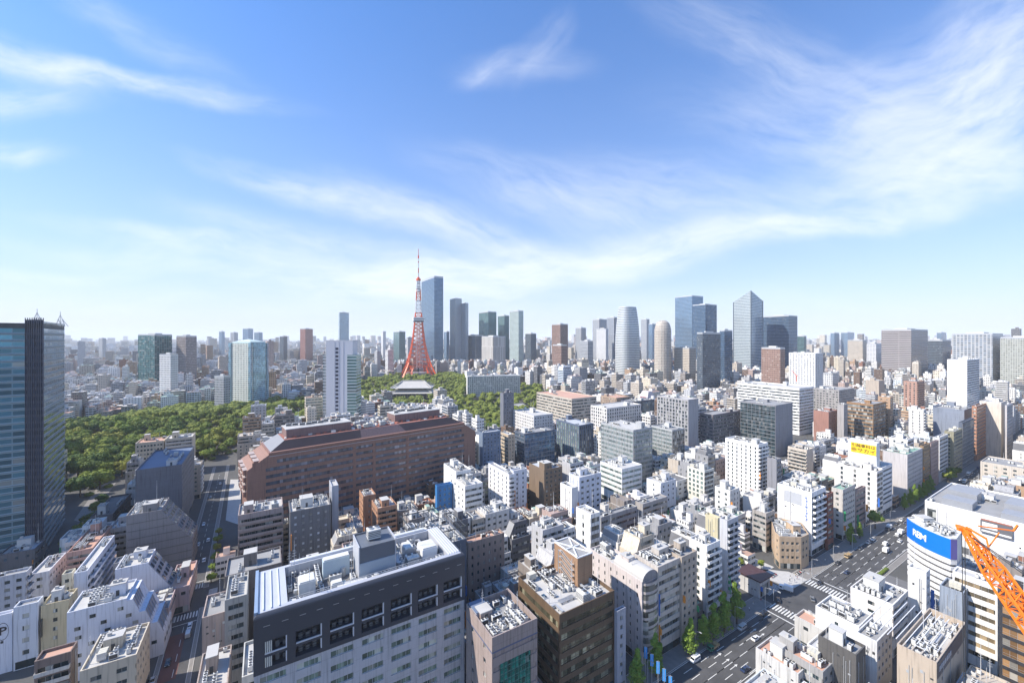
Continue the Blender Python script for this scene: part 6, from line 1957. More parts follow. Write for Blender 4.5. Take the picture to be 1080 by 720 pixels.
# ---- the red and white lattice tower
def lattice_tower():
    D = 1052; k = D / F; c = ((441.3 - 540) * k, D); zb = 27.0
    root = empty('lattice_tower', (c[0], c[1], zb), radians(20), 'red-orange and white steel lattice tower with two observation decks and a mast, above the park', 'broadcast tower')
    LAND.append(('red lattice tower', 441, 1052))
    reserve([(c[0] - 45, D - 45), (c[0] + 45, D - 45), (c[0] + 45, D + 45), (c[0] - 45, D + 45)], 333, 393)
    org = simple('tower_orange', (.74, .115, .03), .5, 0, .06); wht = simple('tower_white', (.74, .72, .70), .5, 0, .05)
    def hw(z):
        pts = [(0, 43), (20, 33.5), (40, 26), (60, 20.5), (90, 15), (125, 11), (145, 9.2), (180, 6.4), (225, 4.6), (250, 3.6)]
        for (z0, w0), (z1, w1) in zip(pts, pts[1:]):
            if z <= z1: return w0 + (w1 - w0) * (z - z0) / (z1 - z0)
        return 3.4
    lv = [0, 13, 26, 38, 50, 61, 72, 83, 94, 105, 116, 126, 136, 145, 157, 167, 177, 187, 197, 207, 216, 225, 234, 242, 250]
    secs = [(0, 145, org), (145, 166, org), (166, 198, wht), (198, 228, org), (228, 250, wht)]
    for (za, zt_, mt_) in secs:
        b = MB(); L = [z for z in lv if za <= z <= zt_]
        if L[0] != za: L = [za] + L
        if L[-1] != zt_: L.append(zt_)
        for z0, z1 in zip(L, L[1:]):
            w0, w1 = hw(z0), hw(z1); th = 2.5 if z0 < 60 else (2.0 if z0 < 145 else 1.5)
            for i in range(4):
                s0 = [(-1, -1), (1, -1), (1, 1), (-1, 1)][i]; s1 = [(-1, -1), (1, -1), (1, 1), (-1, 1)][(i + 1) % 4]
                P0 = (s0[0] * w0, s0[1] * w0, z0); P1 = (s0[0] * w1, s0[1] * w1, z1); Q0 = (s1[0] * w0, s1[1] * w0, z0); Q1 = (s1[0] * w1, s1[1] * w1, z1)
                b.bar(P0, P1, th)
                if z0 < 26:      # four splayed legs, each a narrow lattice of its own
                    wi0, wi1 = w0 * .58, w1 * .50
                    for (A0_, B0_) in (((s0[0] * w0 * 1, s0[1] * w0, z0), None),):
                        for (ax, ay) in ((wi0 / w0, 1), (1, wi0 / w0), (wi0 / w0, wi0 / w0)):
                            bx, by = (wi1 / w1 if ax != 1 else 1), (wi1 / w1 if ay != 1 else 1)
                            b.bar((s0[0] * w0 * ax, s0[1] * w0 * ay, z0), (s0[0] * w1 * bx, s0[1] * w1 * by, z1), 1.4)
                            b.bar(P0, (s0[0] * w1 * bx, s0[1] * w1 * by, z1), .9)
                            b.bar(P1, (s0[0] * w1 * bx, s0[1] * w1 * by, z1), .9)
                    if z1 == 26: b.bar(P1, Q1, 1.6)
                else:
                    b.bar(P1, Q1, 1.1 if z1 < 145 else .8)
                    b.bar(P0, Q1, .9 if z0 < 145 else .7); b.bar(Q0, P1, .9 if z0 < 145 else .7)
                    if z0 < 125: b.bar(((P0[0] + Q0[0]) / 2, (P0[1] + Q0[1]) / 2, z0), ((P1[0] + Q1[0]) / 2, (P1[1] + Q1[1]) / 2, z1), .8)
        b.build('lattice_section', [mt_], root)
    sh = MB()       # lift shaft up the middle
    for z0, z1 in zip(range(20, 140, 12), range(32, 152, 12)):
        for s0, s1 in (((-1, -1), (1, -1)), ((1, -1), (1, 1)), ((1, 1), (-1, 1)), ((-1, 1), (-1, -1))):
            sh.bar((s0[0] * 4, s0[1] * 4, z0), (s0[0] * 4, s0[1] * 4, z1), .9); sh.bar((s0[0] * 4, s0[1] * 4, z0), (s1[0] * 4, s1[1] * 4, z1), .6)
    sh.build('lift_shaft', [wht], root)
    d = MB()
    d.prism([(-14, -14), (14, -14), (14, 14), (-14, 14)], 145.5, 149, 0, 0, True); d.prism([(-13, -13), (13, -13), (13, 13), (-13, 13)], 149, 150.6, 1, 1); d.prism([(-14, -14), (14, -14), (14, 14), (-14, 14)], 150.6, 154, 0, 0, True)
    d.prism([(-12, -12), (12, -12), (12, 12), (-12, 12)], 142, 145.5, 1, 1, True)
    d.build('main_deck', [wht, simple('deck_dark', (.12, .13, .15), .4)], root)
    e = MB(); e.cyl(0, 0, 221, 227, 6.8, 16, 0); e.cyl(0, 0, 227, 229, 6.0, 16, 1); e.cyl(0, 0, 234, 236, 5.5, 12, 0); e.cyl(0, 0, 242, 246, 5.0, 12, 0); e.build('top_deck', [wht, simple('deck_dark', (.12, .13, .15))], root)
    f = MB(); f.cyl(0, 0, 250, 255, 6.0, 16, 0); f.cyl(0, 0, 255, 259, 3.2, 12, 0); f.build('collar', [org], root)
    for z0, z1, w, mm in ((259, 270, 2.4, wht), (270, 283, 2.3, org), (283, 297, 1.8, wht), (297, 300, 2.6, org), (300, 312, 1.5, wht), (312, 333, 1.3, org)):
        a = MB(); a.bar((0, 0, z0), (0, 0, z1), w, 0, w * .85); a.build('mast_section', [mm], root)
    a = MB(); a.cyl(0, 0, 308, 315, 1.9, 8, 0); a.build('mast_drum', [org], root)
    g = MB(); g.box(-30, 30, -20, 20, -8, 11, 0); g.build('foot_building', [wallm((.35, .33, .34))], root)
lattice_tower()

# ---- temple hall
def temple():
    D = 800; c = wp(436, D); z0 = 10
    root = empty('temple_hall', (c[0], c[1], z0), radians(3), 'temple hall with two broad grey sweeping hip-and-gable roofs, in front of the lattice tower', 'temple')
    LAND.append(('temple hall', 436, 800))
    reserve([(c[0] - 34, D - 24), (c[0] + 34, D - 24), (c[0] + 34, D + 24), (c[0] - 34, D + 24)], 35, 428)
    tile = simple('roof_tile', (.44, .42, .39), .6, 0, .15, .2)
    wm = wallm((.14, .12, .11))
    def sweep(w0, d0, w1, d1, za, zb, n=7, curve=.5):
        m = MB(); rings = []
        for i in range(n + 1):
            t = i / n; k = t ** curve
            rings.append((w0 + (w1 - w0) * t, d0 + (d1 - d0) * t, za + (zb - za) * (t ** 1.6)))
        for (a, b_, z1), (a2, b2, z2) in zip(rings, rings[1:]):
            A = [(-a, -b_, z1), (a, -b_, z1), (a, b_, z1), (-a, b_, z1)]; B = [(-a2, -b2, z2), (a2, -b2, z2), (a2, b2, z2), (-a2, b2, z2)]
            for i in range(4): m.face([A[i], A[(i + 1) % 4], B[(i + 1) % 4], B[i]], 0)
        m.face([(-w0, -d0, za), (-w0, d0, za), (w0, d0, za), (w0, -d0, za)], 1)
        for sx in (-1, 1):
            for sy in (-1, 1): m.bar((sx * w0, sy * d0, za + 1.2), (sx * w1, sy * d1, zb + .5), 1.2, 0)
        m.bar((-w1, 0, zb + .8), (w1, 0, zb + .8), 1.8, 0)
        return m
    root.scale = (1.22, 1.22, 1.12)
    sweep(34, 24, 23, 13, 9.5, 14.5).build('lower_roof', [tile, wm], root)
    sweep(32, 20, 17.5, 1.2, 18, 28).build('upper_roof', [tile, wm], root)
    b = MB(); b.box(-25, 25, -15, 15, 0, 9.6, 0); b.box(-22, 22, -12, 12, 14, 18.2, 0); b.build('hall_wall', [wm], root)
    cc = MB()
    for i in range(9): cc.box(-24 + i * 6 - .4, -24 + i * 6 + .4, -15.5, -15.02, 0, 9.5, 0)
    cc.build('column', [simple('column_pale', (.5, .45, .38))], root)
    e = MB()
    for sy in (-1,): e.box(-32.2, 32.2, -20.3, -20.02, 17.6, 18.3, 0, bottom=True)
    e.box(-34.2, 34.2, -24.3, -24.02, 9.1, 9.8, 0, bottom=True); e.build('eave', [simple('eave_white', (.62, .6, .56))], root)
temple()
def small_temple(label, px, D, w, d, a):
    c = wp(px, D); root = empty('temple_building', (c[0], c[1], elev(*c)), radians(a), label, 'temple building')
    reserve([(c[0] - w, D - d), (c[0] + w, D - d), (c[0] + w, D + d), (c[0] - w, D + d)], 12, None)
    b = MB(); b.box(-w, w, -d, d, 0, 5, 0); b.build('wall', [wallm((.5, .48, .44))], root)
    r = MB(); w2, d2 = w + 2, d + 2
    r.face([(-w2, -d2, 5), (w2, -d2, 5), (w * .7, 0, 11), (-w * .7, 0, 11)]); r.face([(w2, d2, 5), (-w2, d2, 5), (-w * .7, 0, 11), (w * .7, 0, 11)])
    r.face([(w2, -d2, 5), (w2, d2, 5), (w * .7, 0, 11)]); r.face([(-w2, d2, 5), (-w2, -d2, 5), (-w * .7, 0, 11)]); r.bar((-w * .7, 0, 11.2), (w * .7, 0, 11.2), .9)
    r.build('roof', [simple('roof_tile', (.40, .40, .41), .6)], root)
small_temple('grey tiled temple building left of the temple hall, the nearer one', 392, 700, 18, 11, 20)
small_temple('grey tiled temple building close to the left of the temple hall', 408, 745, 12, 10, 95)
small_temple('small grey tiled temple building right of the temple hall', 462, 790, 14, 9, -15)
small_temple('pale tiled temple building behind the park trees, left of the temple hall', 398, 820, 13, 8, 5)
small_temple('grey tiled hall roof among trees below the long white park hotel', 545, 700, 17, 9, 30)
# ------------------------------------------------------------------ woods, street trees
def wpoly(pts): return [wp(x, d) for x, d in pts]
PARK1 = wpoly([(84, 300), (70, 420), (66, 500), (80, 570), (120, 600), (150, 640), (200, 690), (245, 750), (340, 730), (335, 560), (262, 505), (245, 440), (215, 405), (150, 390), (118, 345), (100, 318)])
PARK2 = wpoly([(376, 660), (380, 930), (420, 1060), (480, 1090), (497, 900), (556, 900), (585, 800), (560, 660), (547, 500), (505, 470), (484, 560), (470, 690), (440, 720)])
PARK3 = wpoly([(262, 900), (262, 690), (340, 640), (376, 640), (376, 900)])
LAWN = [wpoly([(98, 455), (98, 500), (112, 505), (114, 460)]), wpoly([(300, 610), (300, 680), (345, 680), (345, 610)])]
M_GRASS = simple('lawn_green', (.11, .17, .045), .9, 0, .3, .1)
for i, l in enumerate(LAWN):
    b = MB(); b.face([(x, y, elev(x, y) + .3) for x, y in l], 0); props(b.build('lawn', M_GRASS), kind='structure')

def leaf_mat(name, c0, c1, c2):
    m, t, b = bsdf(name)
    b.inputs['Roughness'].default_value = .75
    b.inputs['Specular IOR Level'].default_value = .2
    oi = nd(t, 'ShaderNodeObjectInfo')
    tc = nd(t, 'ShaderNodeTexCoord')
    n = nd(t, 'ShaderNodeTexNoise'); n.inputs['Scale'].default_value = .45; n.inputs['Detail'].default_value = 3
    lk(t, tc.outputs['Object'], n.inputs['Vector'])
    g = nd(t, 'ShaderNodeNewGeometry')
    wn = nd(t, 'ShaderNodeMapRange'); wn.inputs[1].default_value = .3; wn.inputs[2].default_value = .7
    lk(t, n.outputs['Fac'], wn.inputs[0])
    a = mixc(t, wn.outputs[0], c0, c1)
    r = mixc(t, mth(t, 'POWER', oi.outputs['Random'], 1.6), a, c2)
    lk(t, r, b.inputs['Base Color'])
    return m
M_LEAF = leaf_mat('leaf_broad', (.080, .135, .020), (.185, .25, .038), (.25, .26, .045))
M_LEAF3 = leaf_mat('leaf_yellow', (.10, .15, .02), (.22, .28, .042), (.25, .25, .05))
M_LEAF2 = leaf_mat('leaf_dark', (.050, .095, .022), (.115, .175, .035), (.16, .19, .035))
M_GINK = leaf_mat('leaf_ginkgo', (.10, .17, .025), (.20, .28, .045), (.16, .25, .04))
M_BARK = simple('bark', (.09, .07, .05), .9, 0, .25, 1)

def add_leaves(b, lobes, n, size, rnd, dark=None):
    for k in range(n):
        cx, cy, cz, r, rz = lobes[rnd.randrange(len(lobes))]
        th = rnd.uniform(0, 2 * pi); u = rnd.uniform(-.55, 1)
        s = sqrt(max(0, 1 - u * u)); rr = rnd.uniform(.72, 1.04)
        d = Vector((s * cos(th), s * sin(th), u))
        p = Vector((cx + d.x * r * rr, cy + d.y * r * rr, cz + d.z * rz * rr))
        nrm = (d + Vector((rnd.uniform(-.6, .6), rnd.uniform(-.6, .6), rnd.uniform(-.3, .7)))).normalized()
        a = nrm.cross(Vector((rnd.uniform(-1, 1), rnd.uniform(-1, 1), .3))).normalized(); c = nrm.cross(a)
        w = size * rnd.uniform(.6, 1.3); l = size * rnd.uniform(.6, 1.3)
        b.face([tuple(p - a * w), tuple(p - c * l * .8 + nrm * .1), tuple(p + a * w), tuple(p + c * l)], 0)

def inner(b, lobes, k=.72):
    for cx, cy, cz, r, rz in lobes:
        n = 7
        for i in range(n):
            t0, t1 = 2 * pi * i / n, 2 * pi * (i + 1) / n
            for z0, z1 in ((-.7, 0), (0, .6), (.6, 1)):
                r0, r1 = sqrt(1 - z0 * z0) * r * k, sqrt(max(0, 1 - z1 * z1)) * r * k
                b.face([(cx + r0 * cos(t0), cy + r0 * sin(t0), cz + z0 * rz * k), (cx + r0 * cos(t1), cy + r0 * sin(t1), cz + z0 * rz * k),
                        (cx + r1 * cos(t1), cy + r1 * sin(t1), cz + z1 * rz * k), (cx + r1 * cos(t0), cy + r1 * sin(t0), cz + z1 * rz * k)], 0)

def broad_lobes(rnd, R_=5.5, hh=12):
    L = [(0, 0, hh * .62, R_ * .72, hh * .34)]
    for k in range(rnd.randint(6, 9)):
        t = rnd.uniform(0, 2 * pi); d = R_ * rnd.uniform(.35, .68)
        r = R_ * rnd.uniform(.30, .48)
        L.append((d * cos(t), d * sin(t), hh * rnd.uniform(.48, .80), r, r * rnd.uniform(.7, .95)))
    return L
def trunk_mesh(rnd, hh, r0=.35, conic=False):
    b = MB(); n = 7
    lean = rnd.uniform(-.3, .3)
    zs = [0, hh * .2, hh * .42, hh * (.85 if conic else .6)]
    rs = [r0 * 1.4, r0, r0 * .8, r0 * .25]
    for (z0, z1, a, c) in zip(zs, zs[1:], rs, rs[1:]):
        for i in range(n):
            t0, t1 = 2 * pi * i / n, 2 * pi * (i + 1) / n
            x0, x1 = lean * z0 / hh, lean * z1 / hh
            b.face([(x0 + a * cos(t0), a * sin(t0), z0), (x0 + a * cos(t1), a * sin(t1), z0), (x1 + c * cos(t1), c * sin(t1), z1), (x1 + c * cos(t0), c * sin(t0), z1)], 0)
    for k in range(5):
        t = 2 * pi * k / 5 + rnd.random(); z = hh * rnd.uniform(.3, .5); o = (.15 if conic else .3) * hh
        b.bar((0, 0, z), (o * cos(t), o * sin(t), z + hh * .22), r0 * .7, 0, r0 * .2)
    return b
TREES = []
tr = random.Random(21)
for k in range(7):
    hh = tr.uniform(11, 14.5); R_ = tr.uniform(5, 6.8)
    L = broad_lobes(tr, R_, hh); b = MB(); inner(b, L, .78); add_leaves(b, L, 1300, .52, tr)
    TREES.append((b.mesh('crown', [(M_LEAF, M_LEAF2, M_LEAF3)[(0, 1, 0, 2, 0, 1, 0)[k]]]), trunk_mesh(tr, hh).mesh('trunk', [M_BARK])))
GINK = []
for k in range(4):
    hh = 13.5; L = []
    for j in range(11):
        z = 3 + j * .95; r = 2.7 * (1 - (j / 12) ** 1.3) * tr.uniform(.8, 1.1)
        L.append((tr.uniform(-.7, .7), tr.uniform(-.7, .7), z, max(r, .7), 1.1))
    b = MB(); inner(b, L, .6); add_leaves(b, L, 1700, .30, tr)
    GINK.append((b.mesh('crown', [M_GINK]), trunk_mesh(tr, hh, .25, True).mesh('trunk', [M_BARK])))

def place_tree(lib_, x, y, s, name, label, cat, group, rnd, zoff=0):
    cm, tm = lib_[rnd.randrange(len(lib_))]
    o = empty(name, (x, y, elev(x, y) + zoff), rnd.uniform(0, 6.28), label, cat, group)
    o.scale = (s, s, s * rnd.uniform(.9, 1.12))
    inst('crown', cm, o); inst('trunk', tm, o)
    return o

def poisson(poly, step, rnd, jitter=.62):
    xs = [p[0] for p in poly]; ys = [p[1] for p in poly]; out = []
    y = min(ys)
    while y < max(ys):
        x = min(xs)
        while x < max(xs):
            a, c = x + rnd.uniform(-jitter, jitter) * step, y + rnd.uniform(-jitter, jitter) * step
            if in_poly(a, c, poly): out.append((a, c))
            x += step
        y += step
    return out
def blocked(x, y, gap=5):
    sq = [(x - gap, y - gap), (x + gap, y - gap), (x + gap, y + gap), (x - gap, y + gap)]
    return any(axes_overlap(sq, f[0]) for f in FOOT)
pts = []
tr = random.Random(4)
for i, pk_ in enumerate((PARK1, PARK2, PARK3)):
    for (x, y) in poisson(pk_, [10.5, 12, 13][i], tr):
        if any(in_poly(x, y, l) for l in LAWN) or blocked(x, y, 4): continue
        if i == 2 and tr.random() < .35: continue
        if i == 1 and y < 700 and tr.random() < .12: continue
        pts.append((x, y, i))
vis = [q for q in pts if -30 < 540 + F * q[0] / q[1] < 1110]
vis.sort(key=lambda q: q[1])
LT = ['rounded broadleaf tree in the thick wood beside the blue-roofed block and glass tower', 'tree among the crowns of the park between the white tower and the long hotel', 'tree in the grove behind the white park tower']
n_ind = 285
for (x, y, i) in vis[:n_ind]:
    place_tree(TREES, x, y, tr.choice((.8, 1.0, 1.15, 1.35, 1.6)) * tr.uniform(.9, 1.1), 'park_tree', LT[i], 'tree', ['trees packed together in the left park', 'trees round the temple and hotel', 'trees of the grove behind the white tower'][i], tr)
b = MB()
for (x, y, i) in vis[n_ind:]:
    z = elev(x, y); s = tr.choice((.8, 1.0, 1.2, 1.5)); hh = 12 * s; R_ = 6.2 * s
    L = [(x + a, y + c, z + d, r, e) for a, c, d, r, e in broad_lobes(tr, R_, hh)]
    inner(b, L, .8); add_leaves(b, L, 110 if y < 800 else 60, 1.0 if y < 800 else 1.4, tr)
props(b.build('park_woodland', M_LEAF2), kind='stuff')
# shrubs that fill the floor of the woods
b = MB()
for (x, y, i) in vis:
    if y < 700:
        z = elev(x, y); L = [(x + 4, y + 3, z + 1.0, 3.5, 1.8)]; inner(b, L, .9); add_leaves(b, L, 14, .9, tr)
props(b.build('undergrowth', M_LEAF2), kind='stuff')

def p_at(px, q):
    k = (px - 540) / F
    return q * (k * V[1] - V[0]) / (U[0] - k * U[1])
GL = ['first bright green street tree from the bottom edge, beside the glazed bay', 'second bright green street tree from the bottom, beside the glazed bay', 'third street tree from the bottom, alone at the pavement edge', 'fourth street tree from the bottom, shorter one of the middle row',
      'fifth street tree from the bottom, in the middle row', 'sixth street tree from the bottom, in the middle row', 'last street tree before the junction, apart from the row']
for k, (px, s) in enumerate(((671, .95), (692, .95), (727, .95), (742, .85), (753, 1.0), (764, 1.02), (777, 1.05))):
    x, y = pq(p_at(px, 99.4), 99.4)
    place_tree(GINK, x, y, s * 1.18, 'street_tree', GL[k], 'tree', 'street trees along the near avenue pavement', tr)
GL2 = ['first avenue tree beyond the junction, under the mint-roofed block', 'second avenue tree beyond the junction, small', 'third avenue tree beyond the junction, before the dark-ended white block']
GL2 += ['tree %s of the close avenue row below the gridded block' % w for w in ('nearest', 'second', 'third', 'fourth', 'fifth', 'sixth', 'farthest')]
for k, (px, s) in enumerate(((897, .95), (907, .7), (923, .95), (954, .9), (960, .95), (965, .95), (970, .9), (974, .95), (978, .9), (982, .95))):
    x, y = pq(p_at(px, 101.4), 101.4)
    place_tree(GINK if k not in (2,) else TREES, x, y, s, 'street_tree', GL2[k], 'tree', 'avenue trees beyond the junction', tr)
for k, px in enumerate((1000, 1004, 1009)):
    x, y = pq(p_at(px, 101.4), 101.4)
    place_tree(TREES, x, y, .8, 'street_tree', 'dark tree by the avenue bend, %s of three' % ('nearest', 'middle', 'farthest')[k], 'tree', 'trees at the avenue bend', tr)
for k, (p_, q_) in enumerate(((222, QL + 17), (230, QL + 18), (223, QL + 26))):
    place_tree(TREES, *pq(p_, q_), .42, 'street_tree', '%s small tree on the paved court behind the maroon-roofed entrance hall' % ('front', 'middle', 'rear')[k], 'tree', 'trees on the paved court', tr)
side = ['small tree on the left street pavement, %s from the crossing' % w for w in ('nearest', 'second', 'third', 'fourth', 'fifth', 'sixth')]
for k in range(6):
    x, y = st_pt(68 + k * 11.5, 7.4)
    place_tree(TREES, x, y, .42, 'street_tree', side[k], 'tree', 'small trees along the left street', tr)
x, y = wp(790, 255); place_tree(TREES, *wp(784, 240), .62, 'street_tree', 'single round tree in the lane behind the station entrance', 'tree', None, tr)
nm = ['bottom', 'second', 'third', 'fourth', 'fifth', 'sixth', 'seventh', 'eighth', 'top']
for k in range(9):
    x, y = gp(74 + k * 4.2 + (k % 2) * 5, 580 - k * 6.0)
    if not blocked(x, y, 3): place_tree(TREES, x, y, .75, 'lane_tree', '%s tree of the dark row by the glass tower, counted from the bottom' % nm[k].capitalize(), 'tree', 'row of trees beside the glass tower', tr)
x, y = gp(549, 618, 0)
place_tree(TREES, *wp(577, 178), .5, 'courtyard_tree', 'small green tree squeezed beside the tan rooftop tower', 'tree', None, tr)

# ------------------------------------------------------------------ ordinary blocks between the landmarks
NOB = list(NOBUILD) + [PARK1, PARK2, strip(246, 284, 56, 80), [gp(236, 560), gp(268, 566), gp(268, 500), gp(238, 500)], [gp(70, 585), gp(112, 560), gp(150, 478), gp(125, 470), gp(70, 540)]]
JIBX = [(55, 20), (80, 20), (80, 50), (55, 50)]
NOB.append(JIBX)
def convexish(poly, tri=False): return poly
def hits_no(poly):
    cx = sum(p[0] for p in poly) / 4; cy = sum(p[1] for p in poly) / 4
    for n in NOB:
        if len(n) <= 5:
            if axes_overlap(poly, n): return True
        elif in_poly(cx, cy, n) or any(in_poly(p[0], p[1], n) for p in poly): return True
    for f in FOOT:
        if axes_overlap(poly, f[0], .4): return True
    return False
def max_h(poly):
    D = sum(p[1] for p in poly) / 4
    xs = [540 + F * p[0] / max(p[1], 20) for p in poly]
    x0, x1 = min(xs), max(xs); m = 999
    for (fp, fh, a, b_, vb, fd) in FOOT:
        if vb is None or fd <= D or b_ < x0 + 1 or a > x1 - 1: continue
        m = min(m, H - (vb - HZ) * min(p[1] for p in poly) / F)
    return m
fr_ = random.Random(77)
LOTS = []
def rows(q0, dirn, qend, pmin, pmax):
    q = q0; k = 0
    while (q < qend) if dirn > 0 else (q > qend):
        far = abs(q) > 420
        dp = fr_.uniform(9.5, 14.5) if not far else fr_.uniform(12, 21)
        qa, qb = (q, q + dp) if dirn > 0 else (q - dp, q)
        p = pmin; run = 0
        while p < pmax:
            w = (fr_.uniform(7, 13) if fr_.random() < .75 else fr_.uniform(13, 20)) if not far else fr_.uniform(9, 23)
            dq = fr_.uniform(0, 1.2)
            poly = [pq(p, qa + dq), pq(p + w, qa + dq), pq(p + w, qb - .5), pq(p, qb - .5)]
            LOTS.append((poly, w, dp)); p += w + fr_.uniform(.5, 1.6); run += w
            if run > 62: p += 5.5; run = 0
        q += dirn * (dp + .6); k += 1
        if k % 2 == 0: q += dirn * (5.5 if not far else 9)
rows(106.2, 1, 420, -620, 700)
rows(430, 1, 1560, -700, 1500)
rows(-95, -1, -420, 700, 1700)
rows(106.2, 1, 420, 700.1, 1650)
rows(75.5, -1, -90, 760.1, 1650)
rows(75.5, -1, -90, 60, 760)
# scraps of the front blocks that the landmarks leave open get smaller houses
def small_lots():
    for _ in range(5200):
        if fr_.random() < .6: p, q = fr_.uniform(-260, 420), fr_.uniform(106, 330)
        else: p, q = fr_.uniform(80, 330), fr_.uniform(-60, 74)
        w, d = fr_.uniform(5.5, 10), fr_.uniform(6, 11)
        LOTS.append(([pq(p, q), pq(p + w, q), pq(p + w, q + d), pq(p, q + d)], w, d))
small_lots()
PAL = [(WHITE, 15), (OFFW, 17), ((.68, .66, .62), 12), (LGREY, 12), (CREAM, 10), (BEIGE, 14), (PINK, 6), (GREY, 9), (TAN, 4), (BROWN, 5), (BRICK, 3), (BLUEW, 3), (TAUPE, 7), (DGREY, 5)]
CNAME[(.68, .66, .62)] = 'ivory'
def pick(pal):
    t = fr_.uniform(0, sum(w for _, w in pal))
    for c, w in pal:
        t -= w
        if t <= 0: return c
    return pal[0][0]
ACC = []
for (poly, w, dp) in LOTS:
    D = min(p[1] for p in poly); cx = sum(p[0] for p in poly) / 4; cy = sum(p[1] for p in poly) / 4
    if D < 62 or cy > 1010: continue
    px = 540 + F * cx / cy
    if px < -60 or px > 1140: continue
    small = len(ACC) and w < 10.5 and dp < 11.2
    t = fr_.random()
    if cy < 420: h = fr_.uniform(15, 30) if t < .6 else fr_.uniform(24, 37)
    else: h = fr_.uniform(12, 26) if t < .62 else (fr_.uniform(24, 40) if t < .95 else fr_.uniform(40, 58))
    if small: h = fr_.uniform(8, 19)
    if px < 250 and cy < 300: h = min(h, fr_.uniform(10, 24))
    if cx > 60 and (-.5225 * cx + .8526 * cy) < 76 and cy < 190: h = min(h, fr_.uniform(8, 19))
    mh = max_h(poly)
    if mh < 5: 
        continue
    h = min(h, mh if mh < 14 else mh * fr_.uniform(.86, 1.0)) + elev(cx, cy) * 1.0
    if h < 5: continue
    top = HZ + (H - h) * F / cy
    if top > 735: continue
    if to_pq(cx, cy)[1] < 80 and cy < 250:
        if any(scr(p[0], p[1], h + 3)[1] < 712 - (scr(p[0], p[1], h)[0] - 763) * .77 for p in poly): continue
    if hits_no(poly): continue
    FOOT.append((poly, h, 0, -1, None, cy))
    ACC.append((poly, h, w, dp, cx, cy))
ACC.sort(key=lambda a: -(a[1] * a[2]) / (a[5] ** 2))
print('filler lots', len(ACC), 'landmarks', len(LAND))

import re
WORD = re.compile(r'[A-Za-z]+')
NUM = ['zero', 'one', 'two', 'three', 'four', 'five', 'six', 'seven', 'eight', 'nine', 'ten', 'eleven', 'twelve', 'thirteen', 'fourteen', 'fifteen', 'sixteen', 'seventeen']
USED = set()
def rel_label(col, kind, nf, feats, cx, cy, w):
    px = 540 + F * cx / cy
    c = sorted(LAND, key=lambda l: ((l[1] - px) / 40) ** 2 + (12 * math.log(l[2] / cy)) ** 2)
    size = 'slim ' if w < 10.5 else ('broad ' if w > 16 else '')
    out = None
    for trial in range(80):
        l = c[trial % 8]
        dx, dd = px - l[1], cy - l[2]
        if abs(dd) / l[2] > .10 and abs(dx) < 26: r = 'behind' if dd > 0 else 'in front of'
        else: r = 'right of' if dx > 0 else 'left of'
        if abs(dd) / l[2] > .10 and abs(dx) >= 26: r = ('back ' if dd > 0 else 'front ') + r
        r = {'back right of': 'beyond and right of', 'back left of': 'beyond and left of', 'front right of': 'nearer and right of', 'front left of': 'nearer and left of'}.get(r, r)
        f = (' with ' + feats[(trial // 8) % len(feats)]) if feats else ''
        out = '%s%s %s-storey %s%s, %s the %s' % (size, col, NUM[min(nf, 17)], kind, f, r, l[0])
        if len(WORD.findall(out)) > 14: out = '%s%s %s-storey %s, %s the %s' % (size, col, NUM[min(nf, 17)], kind, r, l[0])
        if out not in USED: break
    else:
        for wd in ('smaller', 'plain', 'weathered', 'squarish', 'deeper', 'lower', 'narrower'):
            o2 = wd + ' ' + out
            if o2 not in USED: out = o2; break
    USED.add(out)
    return out[0].lower() + out[1:]

